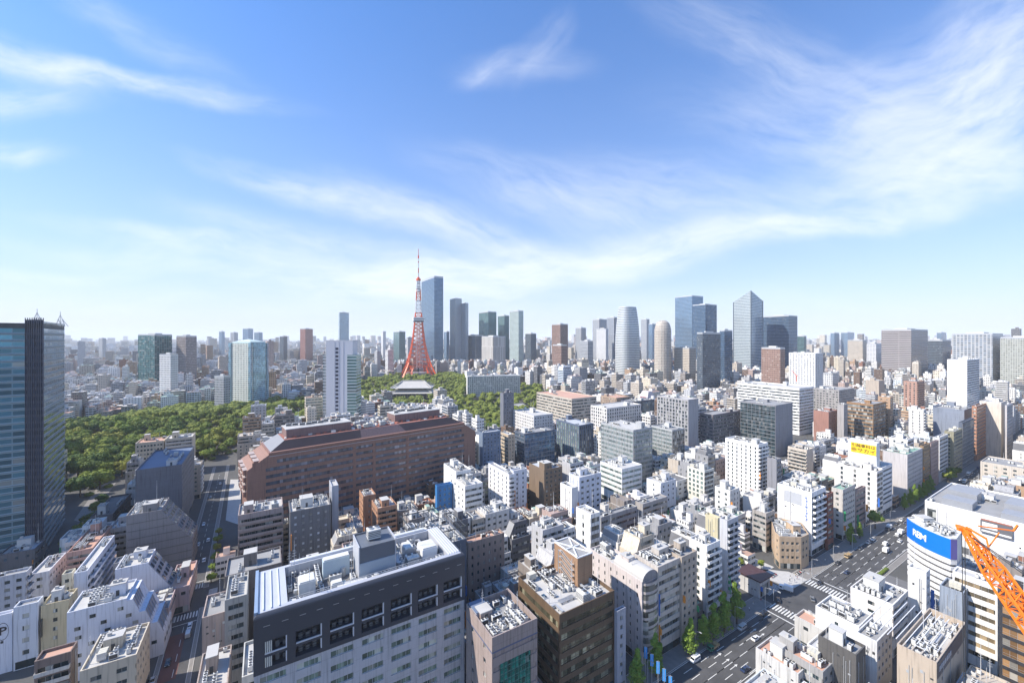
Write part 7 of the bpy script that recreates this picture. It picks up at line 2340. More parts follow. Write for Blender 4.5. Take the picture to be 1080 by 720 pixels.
N_IND = 430
for (poly, h, w, dp, cx, cy) in ACC[:N_IND]:
    px = 540 + F * cx / cy
    left = px < 276
    sideI = 1 if left else 3
    wall = pick(PAL); t = fr_.random()
    hh = h - elev(cx, cy)
    glass = fr_.choice([G_DARK, G_DARK, G_CLEAR, G_CLEAR, G_GREEN, G_BLUE])
    if hh < 9.5: kind, cat = 'house', 'house'
    elif t < .45: kind, cat = 'apartment_building', AB
    else: kind, cat = 'office_building', OB
    fh = fr_.uniform(2.9, 3.2) if cat != OB else fr_.uniform(3.3, 3.8)
    front = P('B', fh=fh, bd=fr_.choice((.9, 1.1)), glass=G_DARK, sill=.15) if cat == AB else (P('R', fh=fh, wh=fr_.uniform(1.3, 2.0), glass=glass) if t < .75 else P('G', fh=fh, bay=fr_.uniform(2.2, 3.6), w=fr_.uniform(1.2, 2.0), wh=fr_.uniform(1.3, 1.8), glass=glass))
    s = fr_.random()
    sd_ = P('N') if s < .22 else (P('G', bay=fr_.uniform(3, 5.5), w=fr_.uniform(.9, 1.6), glass=glass) if s < .8 else P('R', glass=glass))
    if left and s > .3: front, sd_ = (sd_ if sd_['c'] != 'N' else P('G', bay=3.6, w=1.3)), front
    if front['c'] == 'N': front = P('G')
    st = {0: front, sideI: sd_}
    rail = None
    balm = wallm(fr_.choice([WHITE, OFFW, wall, wall])) if cat == AB else None
    roof = fr_.choices(range(7), (26, 34, 7, 5, 8, 18, 2))[0]
    full = poly; ug = 0
    rr_ = fr_.random()
    if rr_ < .48 and min(w, dp) > 7.5 and hh > 12: ug = fr_.choice((3.1, 3.3, 6.4)); 
    rt, lp, hb, feats = building(kind, 'x', cat, poly, h - ug, wall, st, pent=not ug, group='ordinary city blocks between the landmarks', roof=roof, clutter=1.9, balm=balm, rnd=random.Random(int(cx * 31 + cy)))
    nf = max(2, int((hb - 4.3) / fh) + 1)
    extra = ['a %s roof' % ROOFN[roof]] + [f for f in feats]
    rt['label'] = rel_label(CNAME[wall], {'house': 'house', AB: 'apartment block', OB: 'office block'}[cat], nf, extra, cx, cy, w)
    if ug:
        x0, y0 = lp[0]; x1, y1 = lp[2]
        sx0, sx1, sy0 = (x0 + .2, x1 - fr_.uniform(2, 3.5), y0 + fr_.uniform(.2, 3)) if left else (x0 + fr_.uniform(1.5, 3.5), x1 - .2, y0 + fr_.uniform(.2, 3))
        zt = hb + ug + .6; wm_ = wallm(wall); b = MB()
        b.box(sx0, sx1, sy0, y1 - .2, hb, zt, 0); b.ring([(sx0, sy0), (sx1, sy0), (sx1, y1 - .2), (sx0, y1 - .2)], .25, zt - .001, zt + .7)
        if rr_ < .28:
            X0, X1 = (sx1, x1 - .05) if left else (x0 + .05, sx0)
            za, zb = (zt, hb + .3) if left else (hb + .3, zt)
            Y0, Y1 = sy0 + .01, y1 - .21
            b.face([(X0, Y0, hb), (X1, Y0, hb), (X1, Y0, zb), (X0, Y0, za)], 0); b.face([(X1, Y1, hb), (X0, Y1, hb), (X0, Y1, za), (X1, Y1, zb)], 0); b.face([(X0, Y0, za), (X1, Y0, zb), (X1, Y1, zb), (X0, Y1, za)], 1)
        us_ = b.build('upper_storey', [wm_, fr_.choice([M_ROOFS[0], M_ROOFS[4], wm_])], rt)
        z = hb + .8
        while z < zt - 1.5:
            inst('window', window_mesh(round(sx1 - sx0 - 1.2, 1), 1.4, G_DARK, M_FRAME), us_, ((sx0 + sx1) / 2, sy0 - .01, z), 0)
            z += 3.2
        roof_clutter(us_, [(sx0 + .5, sy0 + .5), (sx1 - .5, sy0 + .5), (sx1 - .5, y1 - .7), (sx0 + .5, y1 - .7)], zt, random.Random(int(cx)), 2.2, wm_, fr_.random() < .5, cy, [])

# ------------------------------------------------------------------ the rest of the city as one mass
class CB:
    def __init__(s): s.b = MB(); s.c = []
    def prism(s, poly, z0, z1, col, k, side=0, top=1):
        n0 = len(s.b.f)
        s.b.prism(poly, z0, z1, side, top, u0=fr_.random() * 50)
        nf = len(s.b.f) - n0
        for i in range(nf):
            L = len(s.b.f[n0 + i])
            c = col if i < nf - 1 else ROOFC[int(k * 997) % len(ROOFC)]
            s.c.extend([c + (k,)] * L)
ROOFC = [(.36, .36, .35), (.46, .45, .43), (.28, .28, .28), (.50, .49, .48), (.40, .38, .36), (.20, .20, .20), (.25, .36, .31), (.50, .50, .52), (.40, .26, .20)]
def city(name, items, mats):
    cb = CB()
    for (poly, z0, h, col, near) in items:
        k = fr_.random()
        cb.prism(poly, z0 - 6, h, col, k)
        if near:
            x0, y0 = poly[0]; ux, uy = poly[1][0] - x0, poly[1][1] - y0; vx, vy = poly[3][0] - x0, poly[3][1] - y0
            def sub(a0, a1, b0, b1): return [(x0 + ux * a + vx * b_, y0 + uy * a + vy * b_) for a, b_ in ((a0, b0), (a1, b0), (a1, b1), (a0, b1))]
            a, c = fr_.uniform(.08, .5), fr_.uniform(.1, .5)
            cb.prism(sub(a, a + .34, c, c + .34), h, h + fr_.uniform(2.2, 5), col, k, 1, 1)
            for _ in range(fr_.randint(1, 4 if near > 1 else 2)):
                a, c = fr_.uniform(.05, .8), fr_.uniform(.05, .8)
                w_ = fr_.uniform(.06, .14)
                cb.prism(sub(a, a + w_, c, c + w_ * 1.4), h, h + fr_.uniform(1, 2.6), (.6, .6, .6), k, 1, 1)
            if near > 1:
                for (A, B_) in (((0, 0), (1, .0)), ((0, 0), (0, 1))):
                    t = .25 / max(4, math.hypot(ux, uy))
                    if B_ == (1, .0): cb.prism(sub(0, 1, 0, .03), h, h + 1, col, k, 1, 1)
                    else: cb.prism(sub(0, .03, .03, 1), h, h + 1, col, k, 1, 1)
    me = cb.b.mesh(name, mats)
    ca = me.color_attributes.new('tone', 'FLOAT_COLOR', 'CORNER')
    flat = []
    for c in cb.c: flat.extend(c)
    ca.data.foreach_set('color', flat)
    o = bpy.data.objects.new(name, me); link(o)
    return props(o, kind='stuff')
def plain_attr():
    m, t, b = bsdf('city_roof')
    at = nd(t, 'ShaderNodeAttribute'); at.attribute_name = 'tone'
    n = nd(t, 'ShaderNodeTexNoise'); n.inputs['Scale'].default_value = .15; n.inputs['Detail'].default_value = 5
    tc = nd(t, 'ShaderNodeTexCoord'); lk(t, tc.outputs['Object'], n.inputs['Vector'])
    s = nd(t, 'ShaderNodeVectorMath', operation='SCALE'); lk(t, at.outputs['Color'], s.inputs[0]); lk(t, mth(t, 'MULTIPLY_ADD', n.outputs['Fac'], .6, .7), s.inputs['Scale'])
    lk(t, s.outputs[0], b.inputs['Base Color']); b.inputs['Roughness'].default_value = .8
    return m
M_CITY = facadem('city_wall', (0, 0, 0), (.07, .08, .09), 3.3, 2, .6, .5, .2, .2, use_attr=True, blinds=.15)
M_CROOF = plain_attr()
def jit(c, a=.12): 
    k = 1 + fr_.uniform(-a, a); return tuple(min(.85, x * k) for x in c)
city('city_blocks', [(poly, elev(cx, cy), h, jit(pick(PAL)), 2 if cy < 520 else 1) for (poly, h, w, dp, cx, cy) in ACC[N_IND:]], [M_CITY, M_CROOF])

def far_city():
    items = []
    cells = {}
    def free(x, y, r):
        for f in FOOT:
            if f[2] <= f[3] or True:
                pass
        return True
    big = [f for f in FOOT if f[5] > 600]
    y = 1000.0
    PAL2 = PAL
    while y < 9000:
        step = 17 + (y - 1000) * .0095
        x0, x1 = -1.38 * y, 1.38 * y
        x = x0
        while x < x1:
            w = step * fr_.uniform(.55, 1.15); d = step * fr_.uniform(.55, 1.0)
            cx, cy = x + w / 2, y + fr_.uniform(0, step * .4)
            a = A0 + fr_.choice((0, 0, .25, -.35)); u = (cos(a), sin(a)); v = (-sin(a), cos(a))
            poly = [(cx + u[0] * i * w / 2 + v[0] * j * d / 2, cy + u[1] * i * w / 2 + v[1] * j * d / 2) for i, j in ((-1, -1), (1, -1), (1, 1), (-1, 1))]
            t = fr_.random(); e = elev(cx, cy)
            h = fr_.uniform(7, 22) if t < .60 else (fr_.uniform(20, 42) if t < .93 else fr_.uniform(38, 75))
            if t > .993: h = fr_.uniform(80, 130)
            px = 540 + F * cx / cy
            if y > 3000: h *= 1.0 + (y - 3000) / 9000.0
            green = math.sin(cx * .0041 + 1.3) * math.sin(cy * .0037 + cx * .0017) > .62
            if not in_poly(cx, cy, PARK2) and not in_poly(cx, cy, PARK3) and not (green and y < 3500):
                mh = max_h(poly)
                if mh > 8 and not any(axes_overlap(poly, f[0], .5) for f in big):
                    h = min(h + e, mh)
                    if h > e + 4: items.append((poly, e, h, jit(pick(PAL2)), 1 if y < 1500 else 0))
            x += w * 1.22 + fr_.uniform(0, 6)
        y += step * 1.05
    print('far', len(items))
    city('distant_city', items, [M_CITY, M_CROOF])
far_city()
# groves between the far blocks
b = MB()
for k in range(520):
    y = fr_.uniform(1000, 3200); x = fr_.uniform(-1.1, 1.1) * y
    if not (math.sin(x * .0041 + 1.3) * math.sin(y * .0037 + x * .0017) > .5): continue
    z = elev(x, y)
    L = [(x + fr_.uniform(-14, 14), y + fr_.uniform(-10, 10), z + 5, fr_.uniform(6, 11), fr_.uniform(6, 9)) for _ in range(4)]
    inner(b, L, .85); add_leaves(b, L, 60, 2.2, tr)
props(b.build('distant_woods', M_LEAF2), kind='stuff')
# ------------------------------------------------------------------ vehicles
M_TYRE = simple('tyre', (.02, .02, .02), .8)
M_CARG = glassm('car_glass', (.02, .025, .03), .05, 0, .8)
M_LAMP = simple('lamp_red', (.35, .02, .02), .3)
PAINT = {}
def paint(n, c):
    if n not in PAINT:
        m, t, b = bsdf('paint_' + n); b.inputs['Base Color'].default_value = (*c, 1); b.inputs['Roughness'].default_value = .3; b.inputs['Coat Weight'].default_value = .6
        PAINT[n] = m
    return PAINT[n]
CARC = {'white': (.78, .78, .77), 'black': (.02, .02, .025), 'dark blue': (.02, .035, .09), 'silver': (.45, .46, .47), 'grey': (.16, .165, .17), 'green': (.02, .16, .10), 'tan': (.42, .30, .16), 'red': (.45, .03, .03)}
def loft(b, secs, mi=0, cap=True):
    """sections: list of (x, [(y, z)...])"""
    for (x0, s0), (x1, s1) in zip(secs, secs[1:]):
        n = len(s0)
        for i in range(n):
            j = (i + 1) % n
            b.face([(x0, *s0[i]), (x0, *s0[j]), (x1, *s1[j]), (x1, *s1[i])][::-1], mi)
    if cap:
        b.face([(secs[0][0], *p) for p in secs[0][1]], mi); b.face([(secs[-1][0], *p) for p in secs[-1][1]][::-1], mi)
def sec(w, z0, z1, tw=None):
    tw = w if tw is None else tw
    return [(-w, z0), (w, z0), (w, z0 + (z1 - z0) * .6), (tw, z1), (-tw, z1), (-w, z0 + (z1 - z0) * .6)]
CM = {}
def vehicle_meshes(kind, col):
    key = (kind, col)
    if key in CM: return CM[key]
    pm = paint(col, CARC[col]); parts = []
    def wheels(xs, r, w):
        o = []
        for x in xs:
            for y in (-w, w): o.append((x, y, r))
        return o
    if kind == 'car':
        b = MB(); loft(b, [(-2.2, sec(.78, .35, .75, .6)), (-2.1, sec(.85, .28, .95, .75)), (-1.5, sec(.86, .25, 1.0, .78)), (.9, sec(.86, .25, .98, .78)), (1.9, sec(.84, .28, .85, .72)), (2.15, sec(.75, .35, .62, .6))])
        parts.append(('body', b.mesh('body', [pm])))
        b = MB(); loft(b, [(-1.75, sec(.72, .97, 1.0, .7)), (-1.15, sec(.70, .97, 1.38, .58)), (.1, sec(.70, .97, 1.40, .58)), (.95, sec(.70, .96, .99, .66))]); parts.append(('window', b.mesh('window', [M_CARG])))
        b = MB(); b.box(-1.1, .05, -.56, .56, 1.385, 1.43, 0); parts.append(('roof', b.mesh('roof', [pm])))
        wh = wheels((-1.35, 1.35), .32, .76)
    elif kind == 'van':
        b = MB(); loft(b, [(-2.3, sec(.84, .35, 1.8, .78)), (-2.2, sec(.88, .3, 1.95, .8)), (1.2, sec(.88, .3, 1.95, .8)), (1.9, sec(.87, .3, 1.25, .8)), (2.3, sec(.82, .35, .95, .75))]); parts.append(('body', b.mesh('body', [pm])))
        b = MB(); b.face([(1.24, -.76, 1.9), (1.88, -.76, 1.3), (1.88, .76, 1.3), (1.24, .76, 1.9)][::-1], 0)
        b.f[-1] = b.f[-1]
        for s in (-1, 1): b.box(-2.0, 1.1, s * .885 - .01, s * .885 + .01, 1.25, 1.7, 0)
        b.box(1.2, 1.9, -.78, .78, 1.3, 1.32, 0); loft(b, [(1.2, sec(.79, 1.4, 1.93, .76)), (1.93, sec(.79, 1.25, 1.29, .76))]); parts.append(('window', b.mesh('window', [M_CARG])))
        wh = wheels((-1.5, 1.5), .34, .78)
    else:
        b = MB(); b.box(1.0, 2.9, -.98, .98, .45, 2.15, 0); b.box(2.9, 3.0, -.9, .9, .45, 1.1, 0); parts.append(('cab', b.mesh('cab', [pm])))
        b = MB(); b.box(2.9, 2.94, -.88, .88, 1.25, 2.0, 0)
        for s in (-1, 1): b.box(1.5, 2.6, s * .985 - .01, s * .985 + .01, 1.3, 1.95, 0)
        parts.append(('window', b.mesh('window', [M_CARG])))
        bx = paint('white', CARC['white']) if kind == 'box_truck' else paint('tan', CARC['tan'])
        b = MB()
        if kind == 'box_truck': b.box(-3.0, .9, -1.05, 1.05, .8, 2.9, 0, bottom=True)
        else:
            b.box(-3.0, .9, -1.05, 1.05, .8, 1.0, 0, bottom=True)
            for s in (-1, 1): b.box(-3.0, .9, s * 1.0 - .05, s * 1.0 + .05, 1.0, 1.45, 0)
            b.box(-3.0, -2.9, -.95, .95, 1.0, 1.45, 0); b.box(.8, .9, -.95, .95, 1.0, 1.6, 0); b.box(-2.4, -.6, -.7, .7, 1.0, 1.7, 0)
        parts.append(('cargo_body', b.mesh('cargo_body', [bx])))
        wh = wheels((-2.0, 2.1), .42, .85)
    b = MB()
    n = 12
    for i in range(n):
        t0, t1 = 2 * pi * i / n, 2 * pi * (i + 1) / n; r = wh[0][2]
        b.face([(r * cos(t0), -.11, r * sin(t0)), (r * cos(t1), -.11, r * sin(t1)), (r * cos(t1), .11, r * sin(t1)), (r * cos(t0), .11, r * sin(t0))], 0)
    for s in (-.11, .11):
        b.face([(r * cos(2 * pi * i / n), s, r * sin(2 * pi * i / n)) for i in range(n)], 0)
        b.face([(.55 * r * cos(2 * pi * i / n), s * 1.06, .55 * r * sin(2 * pi * i / n)) for i in range(n)], 1)
    wm = b.mesh('wheel', [M_TYRE, M_METAL])
    hl = MB(); hl.box(-.04, .04, -.16, .16, -.08, .08, 0); hm = hl.mesh('headlight', [simple('headlight_glass', (.7, .7, .68), .15)])
    CM[key] = (parts, wm, wh, hm)
    return CM[key]
def vehicle(kind, col, x, y, rz, label, group=None, cat=None):
    parts, wm, wh, hm = vehicle_meshes(kind, col)
    o = empty({'car': 'parked_car' if group and 'park' in group else 'car', 'van': 'van', 'box_truck': 'box_truck', 'flatbed_truck': 'flatbed_truck'}[kind], (x, y, .03), rz, label, cat or {'car': 'car', 'van': 'van'}.get(kind, 'truck'), group)
    for nm_, me in parts: inst(nm_, me, o)
    for w in wh: inst('wheel', wm, o, w)
    fx = {'car': 2.1, 'van': 2.26, 'box_truck': 3.0, 'flatbed_truck': 3.0}[kind]
    for s in (-.6, .6): inst('headlight', hm, o, (fx, s, .68))
    return o
LANEQ = [QL - 1.6, QL - 4.7, QL - 7.9, QL - 11.1, QL - 14.3]
AV = [('van', 'white', 729, 693, 'white estate van stopped at the kerb beside the third street tree'), ('car', 'white', 796, 673, 'white saloon car in a middle lane before the near crosswalk'),
      ('van', 'silver', 785, 664, 'silver-white small van in the kerbside lane behind the white saloon'), ('flatbed_truck', 'green', 749, 681, 'green-cabbed truck with a tan load by the middle street trees'),
      ('car', 'black', 806, 647, 'black car waiting at the stop line of the near crosswalk'), ('car', 'dark blue', 786, 706, 'dark blue car half hidden by the roofs at the bottom'),
      ('car', 'black', 821, 633, 'black car turning at the corner by the station entrance'), ('box_truck', 'white', 829, 622, 'small white box truck crossing the middle of the junction'),
      ('car', 'black', 862, 614, 'black car passing over the far crosswalk'), ('car', 'grey', 857, 632, 'dark grey car entering the junction from the right'),
      ('car', 'black', 886, 595, 'black car, left of two side by side beyond the far crosswalk'), ('car', 'dark blue', 891, 603, 'dark car, right of two side by side beyond the far crosswalk'),
      ('flatbed_truck', 'tan', 890, 585, 'tan flatbed truck parked at the kerb beyond the junction'), ('van', 'white', 931, 573, 'white van alone in the middle lanes of the far avenue'),
      ('car', 'silver', 909, 570, 'silver car near the kerb under the mint-roofed block'), ('car', 'white', 918, 568, 'white car just ahead of the silver one under the mint-roofed block'),
      ('car', 'grey', 903, 577, 'grey car in the kerbside queue beyond the tan flatbed'), ('car', 'white', 952, 549, 'white car beside the dark-ended white block'), ('car', 'black', 935, 556, 'black car at the kerb below the yellow-sign building'),
      ('car', 'black', 944, 552, 'second black car at the kerb below the yellow-sign building'), ('van', 'white', 961, 545, 'white van at the kerb by the close tree row'), ('car', 'silver', 985, 533, 'silver car level with the far end of the close tree row'),
      ('van', 'white', 997, 520, 'white van far up the avenue before the white hall'), ('car', 'black', 1004, 512, 'black car far up the avenue opposite the sand hotel'), ('car', 'white', 1012, 506, 'white car far up the avenue beside the sand hotel'), ('car', 'grey', 1020, 499, 'farthest grey car near the avenue bend'),
      ('car', 'white', 1008, 518, 'white car in the outer lane far up the avenue'), ('box_truck', 'white', 1016, 508, 'white box truck far up the avenue')]
for (kd, col, px, py, lb) in AV:
    x, y = gp(px, py); p, q = to_pq(x, y)
    junction = 206 < p < 234
    qq = q if junction else min(LANEQ, key=lambda k: abs(k - q))
    rz = A0 + (pi if qq > QL - 6 else 0)
    if junction: rz = A0 + (1.9 if kd == 'box_truck' else .5)
    x, y = pq(p, qq)
    vehicle(kd, col, x, y, rz, lb)
ST = [('car', 'white', 33, 2.8, 'white car waiting at the left street crossing'), ('van', 'silver', 27, 2.8, 'silver van queued behind the white car on the left street'), ('car', 'black', 54, -3, 'black car crossing the left street junction'),
      ('car', 'white', 95, 2.8, 'white car on the shaded left street beyond the crossing'), ('car', 'silver', 118, -2.8, 'silver car on the left street, nearer of a pair'), ('car', 'white', 122, 2.8, 'white car on the left street beside the silver one'),
      ('car', 'white', 150, -2.8, 'white car far along the left street'), ('car', 'grey', 205, -2.8, 'grey car at the far end of the left street'), ('car', 'black', 12, -2.9, 'black car in the shade low on the left street'), ('van', 'white', -6, -2.9, 'white van in the shade at the bottom of the left street'),
      ('car', 'silver', 4, -7.0, 'silver car parked half on the left pavement'), ('car', 'white', 238, 2.8, 'white car where the left street meets the park road')]
for (kd, col, t, o, lb) in ST:
    o *= .8
    x, y = st_pt(t, o); ang = atan2(sd.y, sd.x) + (pi if o < 0 else 0)
    vehicle(kd, col, x, y, ang, lb)
xr = random.Random(31)
for k in range(26):
    p = xr.uniform(300, 660); qq = LANEQ[k % 5]
    if k < 5: p = (70, 84, 96, 112, 128)[k]
    x, y = pq(p, qq)
    c_ = xr.choice(['white', 'white', 'black', 'silver', 'grey', 'dark blue']); kd = xr.choice(['car', 'car', 'van', 'box_truck'])
    vehicle(kd, c_, x, y, A0 + (pi if qq > QL - 6 else 0), 'one of the small %s vehicles in the flow of traffic along the avenue' % c_, 'traffic along the avenue, %s' % c_)
LOTC = [('white', 252, 76), ('dark blue', 255.5, 76), ('silver', 259, 76), ('white', 262.5, 76.4), ('black', 268, 76), ('tan', 256, 66), ('white', 262, 66), ('black', 266, 66)]
WHR = ['in the hedge-side row, nearest', 'in the hedge-side row, second', 'in the hedge-side row, third', 'in the hedge-side row, fourth', 'at the far end of the hedge-side row', 'in the back row, nearest', 'in the back row, middle', 'in the back row, farthest']
sheet('parking_lot', strip(246, 282, 57, 79.5), .03, simple('asphalt_pale', (.13, .13, .135), .85, 0, .25, .3))
for k, (col, p, q) in enumerate(LOTC):
    x, y = pq(p, q); vehicle('car', col, x, y, A0 + pi / 2, '%s car parked %s beside the blue sign building' % (col, WHR[k]), 'cars parked in the lot beside the avenue')
# hedge between avenue and parking lot
b = MB(); hr = random.Random(3)
for k in range(40):
    x, y = pq(250 + k * .95, QR - 1.9); L = [(x, y, .8, .95, .75)]; inner(b, L, .9); add_leaves(b, L, 26, .22, hr)
props(b.build('hedge', M_LEAF2), 'long clipped green hedge between the avenue and the parking lot', 'hedge')

# motorcycles in a rank by the junction plaza
def bike_mesh():
    b = MB()
    for x in (-.65, .65):
        for i in range(10):
            t0, t1 = 2 * pi * i / 10, 2 * pi * (i + 1) / 10
            b.face([(x + .3 * cos(t0), -.06, .3 + .3 * sin(t0)), (x + .3 * cos(t1), -.06, .3 + .3 * sin(t1)), (x + .3 * cos(t1), .06, .3 + .3 * sin(t1)), (x + .3 * cos(t0), .06, .3 + .3 * sin(t0))], 0)
    b.bar((-.6, 0, .55), (.3, 0, .75), .3, 1, .22); b.bar((.62, 0, .3), (.4, 0, 1.05), .1, 0); b.bar((.4, -.32, 1.05), (.4, .32, 1.05), .06, 0); b.bar((-.55, 0, .8), (.05, 0, .82), .24, 0)
    return b
bks = {c: bike_mesh().mesh('motorcycle', [M_TYRE, paint(c, CARC[c])]) for c in ('white', 'black', 'red', 'silver')}
for k in range(12):
    p, q = 240.5 + k * 1.05, QL + 5.2
    if k > 6: p, q = 226 + (k - 7) * 1.1, QL + 11.0
    x, y = pq(p, q); c = ('white', 'black', 'silver', 'red')[k % 4]
    o = inst('motorcycle', bks[c], None, (x, y, .15), A0 + pi / 2)
    props(o, 'small motorcycle in the rank along the plaza before the tan corner building', 'motorcycle', 'motorcycles parked round the junction plaza')

# ------------------------------------------------------------------ people
def person_mesh(stride, arm):
    me = bpy.data.meshes.new('person_src')
    V_ = [(0, 0, .95), (0, 0, 1.2), (0, 0, 1.42), (0, 0, 1.52), (.02, 0, 1.66), (.02, 0, 1.74),
          (0, .18, 1.40), (.05 * arm, .23, 1.12), (.16 * arm, .22, .88), (0, -.18, 1.40), (-.05 * arm, -.23, 1.12), (-.12 * arm, -.22, .88),
          (0, .09, .90), (stride * .5, .10, .50), (stride * .55, .10, .08), (stride * .55 + .14, .10, .04), (0, -.09, .90), (-stride * .35, -.10, .50), (-stride * .8, -.10, .10), (-stride * .8 + .14, -.10, .05)]
    E = [(0, 1), (1, 2), (2, 3), (3, 4), (4, 5), (2, 6), (6, 7), (7, 8), (2, 9), (9, 10), (10, 11), (0, 12), (12, 13), (13, 14), (14, 15), (0, 16), (16, 17), (17, 18), (18, 19)]
    R_ = [.15, .14, .15, .055, .10, .085, .065, .05, .04, .065, .05, .04, .09, .06, .045, .04, .09, .06, .045, .04]
    me.from_pydata(V_, E, [])
    o = bpy.data.objects.new('person_src', me); COL.objects.link(o)
    import bmesh
    bm_ = bmesh.new(); bm_.from_mesh(me); ly = bm_.verts.layers.skin.verify()
    bm_.verts.ensure_lookup_table()
    for i, r in enumerate(R_): bm_.verts[i][ly].radius = (r, r)
    bm_.verts[0][ly].use_root = True
    bm_.to_mesh(me); bm_.free()
    o.modifiers.new('skin', 'SKIN')
    sb = o.modifiers.new('sub', 'SUBSURF'); sb.levels = 1; sb.render_levels = 1
    dg = bpy.context.evaluated_depsgraph_get(); dg.update()
    out = bpy.data.meshes.new_from_object(o.evaluated_get(dg))
    bpy.data.objects.remove(o)
    return out
def dress(me0, top, leg, hair, name):
    me = me0.copy(); me.name = name; me.materials.clear()
    for m in (simple('cloth_' + top[0], top[1], .8), simple('cloth_' + leg[0], leg[1], .8), simple('skin', (.50, .32, .24), .6), simple('hair_' + hair[0], hair[1], .7)): me.materials.append(m)
    for p in me.polygons:
        c = p.center
        if c.z > 1.52: p.material_index = 3 if (c.z > 1.68 or c.x < .0) else 2
        elif abs(c.y) > .19 and c.z < .98: p.material_index = 2
        else: p.material_index = 0 if c.z > .92 else 1
    return me
pa, pb_ = person_mesh(.42, 1), person_mesh(.04, .3)
TOPS = [('white', (.7, .7, .7)), ('black', (.03, .03, .035)), ('navy', (.03, .05, .12)), ('grey', (.25, .25, .26)), ('red', (.4, .05, .04)), ('beige', (.45, .38, .28))]
PP = [(228, QL + 3.5, 1), (230.5, QL + 4.2, 0), (232, QL + 2.6, 1), (234, QL + 5.5, 0), (236, QL + 3.2, 1), (238, QL + 4.8, 0), (203, QL - 5, 1), (203.6, QL - 8, 1), (239, QL - 5, 1), (238.6, QL - 9, 1), (201, QL + 3.5, 0), (196, QL + 4.5, 1), (190, QL + 3, 1), (182, QL + 5, 1), (172, QL + 3.4, 1), (165, QL + 4.4, 0), (250, QL + 3, 1), (258, QL + 4, 1), (268, QL + 3, 1), (213, QL + 14, 1)]
WHERE = ['on the pale plaza at the junction', 'on the pale plaza at the junction', 'on the pale plaza at the junction', 'on the pale plaza at the junction', 'on the pale plaza at the junction', 'on the pale plaza at the junction', 'walking on the near crosswalk by the kerb', 'walking mid-way over the near crosswalk', 'walking on the far crosswalk by the kerb', 'walking mid-way over the far crosswalk',
         'standing at the corner by the entrance hall', 'walking past the entrance hall', 'walking near the last street tree', 'walking between the middle street trees', 'walking beside the stopped estate van', 'standing before the glazed bay', 'walking past the tan corner building', 'walking below the big white blank-sided block', 'walking under the first tree beyond the junction', 'crossing the lane beside the plaza']
for k, (p, q, w) in enumerate(PP):
    tp = TOPS[k % 6]; lg = TOPS[(k * 5 + 1) % 4]; 
    me = dress(pa if w else pb_, tp, lg, ('dark', (.03, .02, .02)), 'person')
    x, y = pq(p, q); o = inst('person', me, None, (x, y, .15 if q > QL else .035), A0 + k * 1.3)
    props(o, 'person in a %s top and %s trousers %s' % (tp[0], lg[0], WHERE[k]), 'person')

# ------------------------------------------------------------------ street furniture
def lamp_mesh():
    b = MB(); b.bar((0, 0, 0), (0, 0, 9), .18, 0, .11); b.bar((0, 0, 9), (0, -2.0, 9.5), .1, 0); return b.mesh('pole', [M_METAL])
lm_ = lamp_mesh(); lh = MB(); lh.box(-.18, .18, -2.7, -1.8, 9.42, 9.58, 0, bottom=True); lhm = lh.mesh('lamp_head', [simple('lamp_grey', (.4, .4, .4), .4)])
ORD = ['first', 'second', 'third', 'fourth', 'fifth', 'sixth', 'seventh', 'eighth', 'ninth']
for k, p in enumerate((118, 146, 174, 199, 246, 272, 298, 326, 360)):
    x, y = pq(p, QL + .6); o = empty('street_lamp', (x, y, .15), A0, '%s grey lamp post along the avenue kerb, counted from the bottom' % ORD[k], 'street lamp', 'lamp posts on the avenue kerb')
    inst('pole', lm_, o); inst('lamp_head', lhm, o)
tl = MB(); tl.bar((0, 0, 0), (0, 0, 5.6), .16, 0); tl.bar((0, 0, 5.4), (0, -2.6, 5.5), .09, 0); tlm = tl.mesh('pole', [M_METAL])
hd_ = MB(); hd_.box(-.14, .14, -3.1, -1.9, 5.25, 5.75, 0, bottom=True); hdm = hd_.mesh('signal_head', [M_METAL])
for k, (p, q, lb) in enumerate(((207, QL + .8, 'traffic light at the entrance-hall corner of the junction'), (236, QL + .8, 'traffic light at the plaza corner of the junction'), (236, QR - 2, 'traffic light at the hedge corner of the junction'), (204, QR - 2, 'traffic light at the salmon-roof corner of the junction'))):
    x, y = pq(p, q); o = empty('traffic_light', (x, y, .15), A0 + (0 if q > 90 else pi), lb, 'traffic light'); inst('pole', tlm, o); inst('signal_head', hdm, o)
# blue banners over the near pavement
bm = MB(); bm.box(-.55, .55, -.03, .03, 0, 4.2, 0, bottom=True); bmm = bm.mesh('banner', [simple('banner_blue', (.05, .32, .75), .6, 0, .25, .9)])
pl_ = MB(); pl_.bar((0, 0, -7.5), (0, 0, 4.6), .14, 0); pl_.bar((-.6, 0, 4.3), (.6, 0, 4.3), .08, 0); plm = pl_.mesh('pole', [M_METAL])
for k in range(5):
    x, y = pq(p_at(678 + k * 6.2, 97.6) - k * 0.0, 99.4); x, y = gp(681 + 6.5 * k, 694 + 8.0 * k, 7.5)
    o = empty('street_banner', (x, y, 7.65), radians(-15), '%s of the bright blue banners hanging over the pavement, counted from the left' % ORD[k], 'banner', 'blue banners at the bottom of the avenue')
    inst('banner', bmm, o); inst('pole', plm, o)
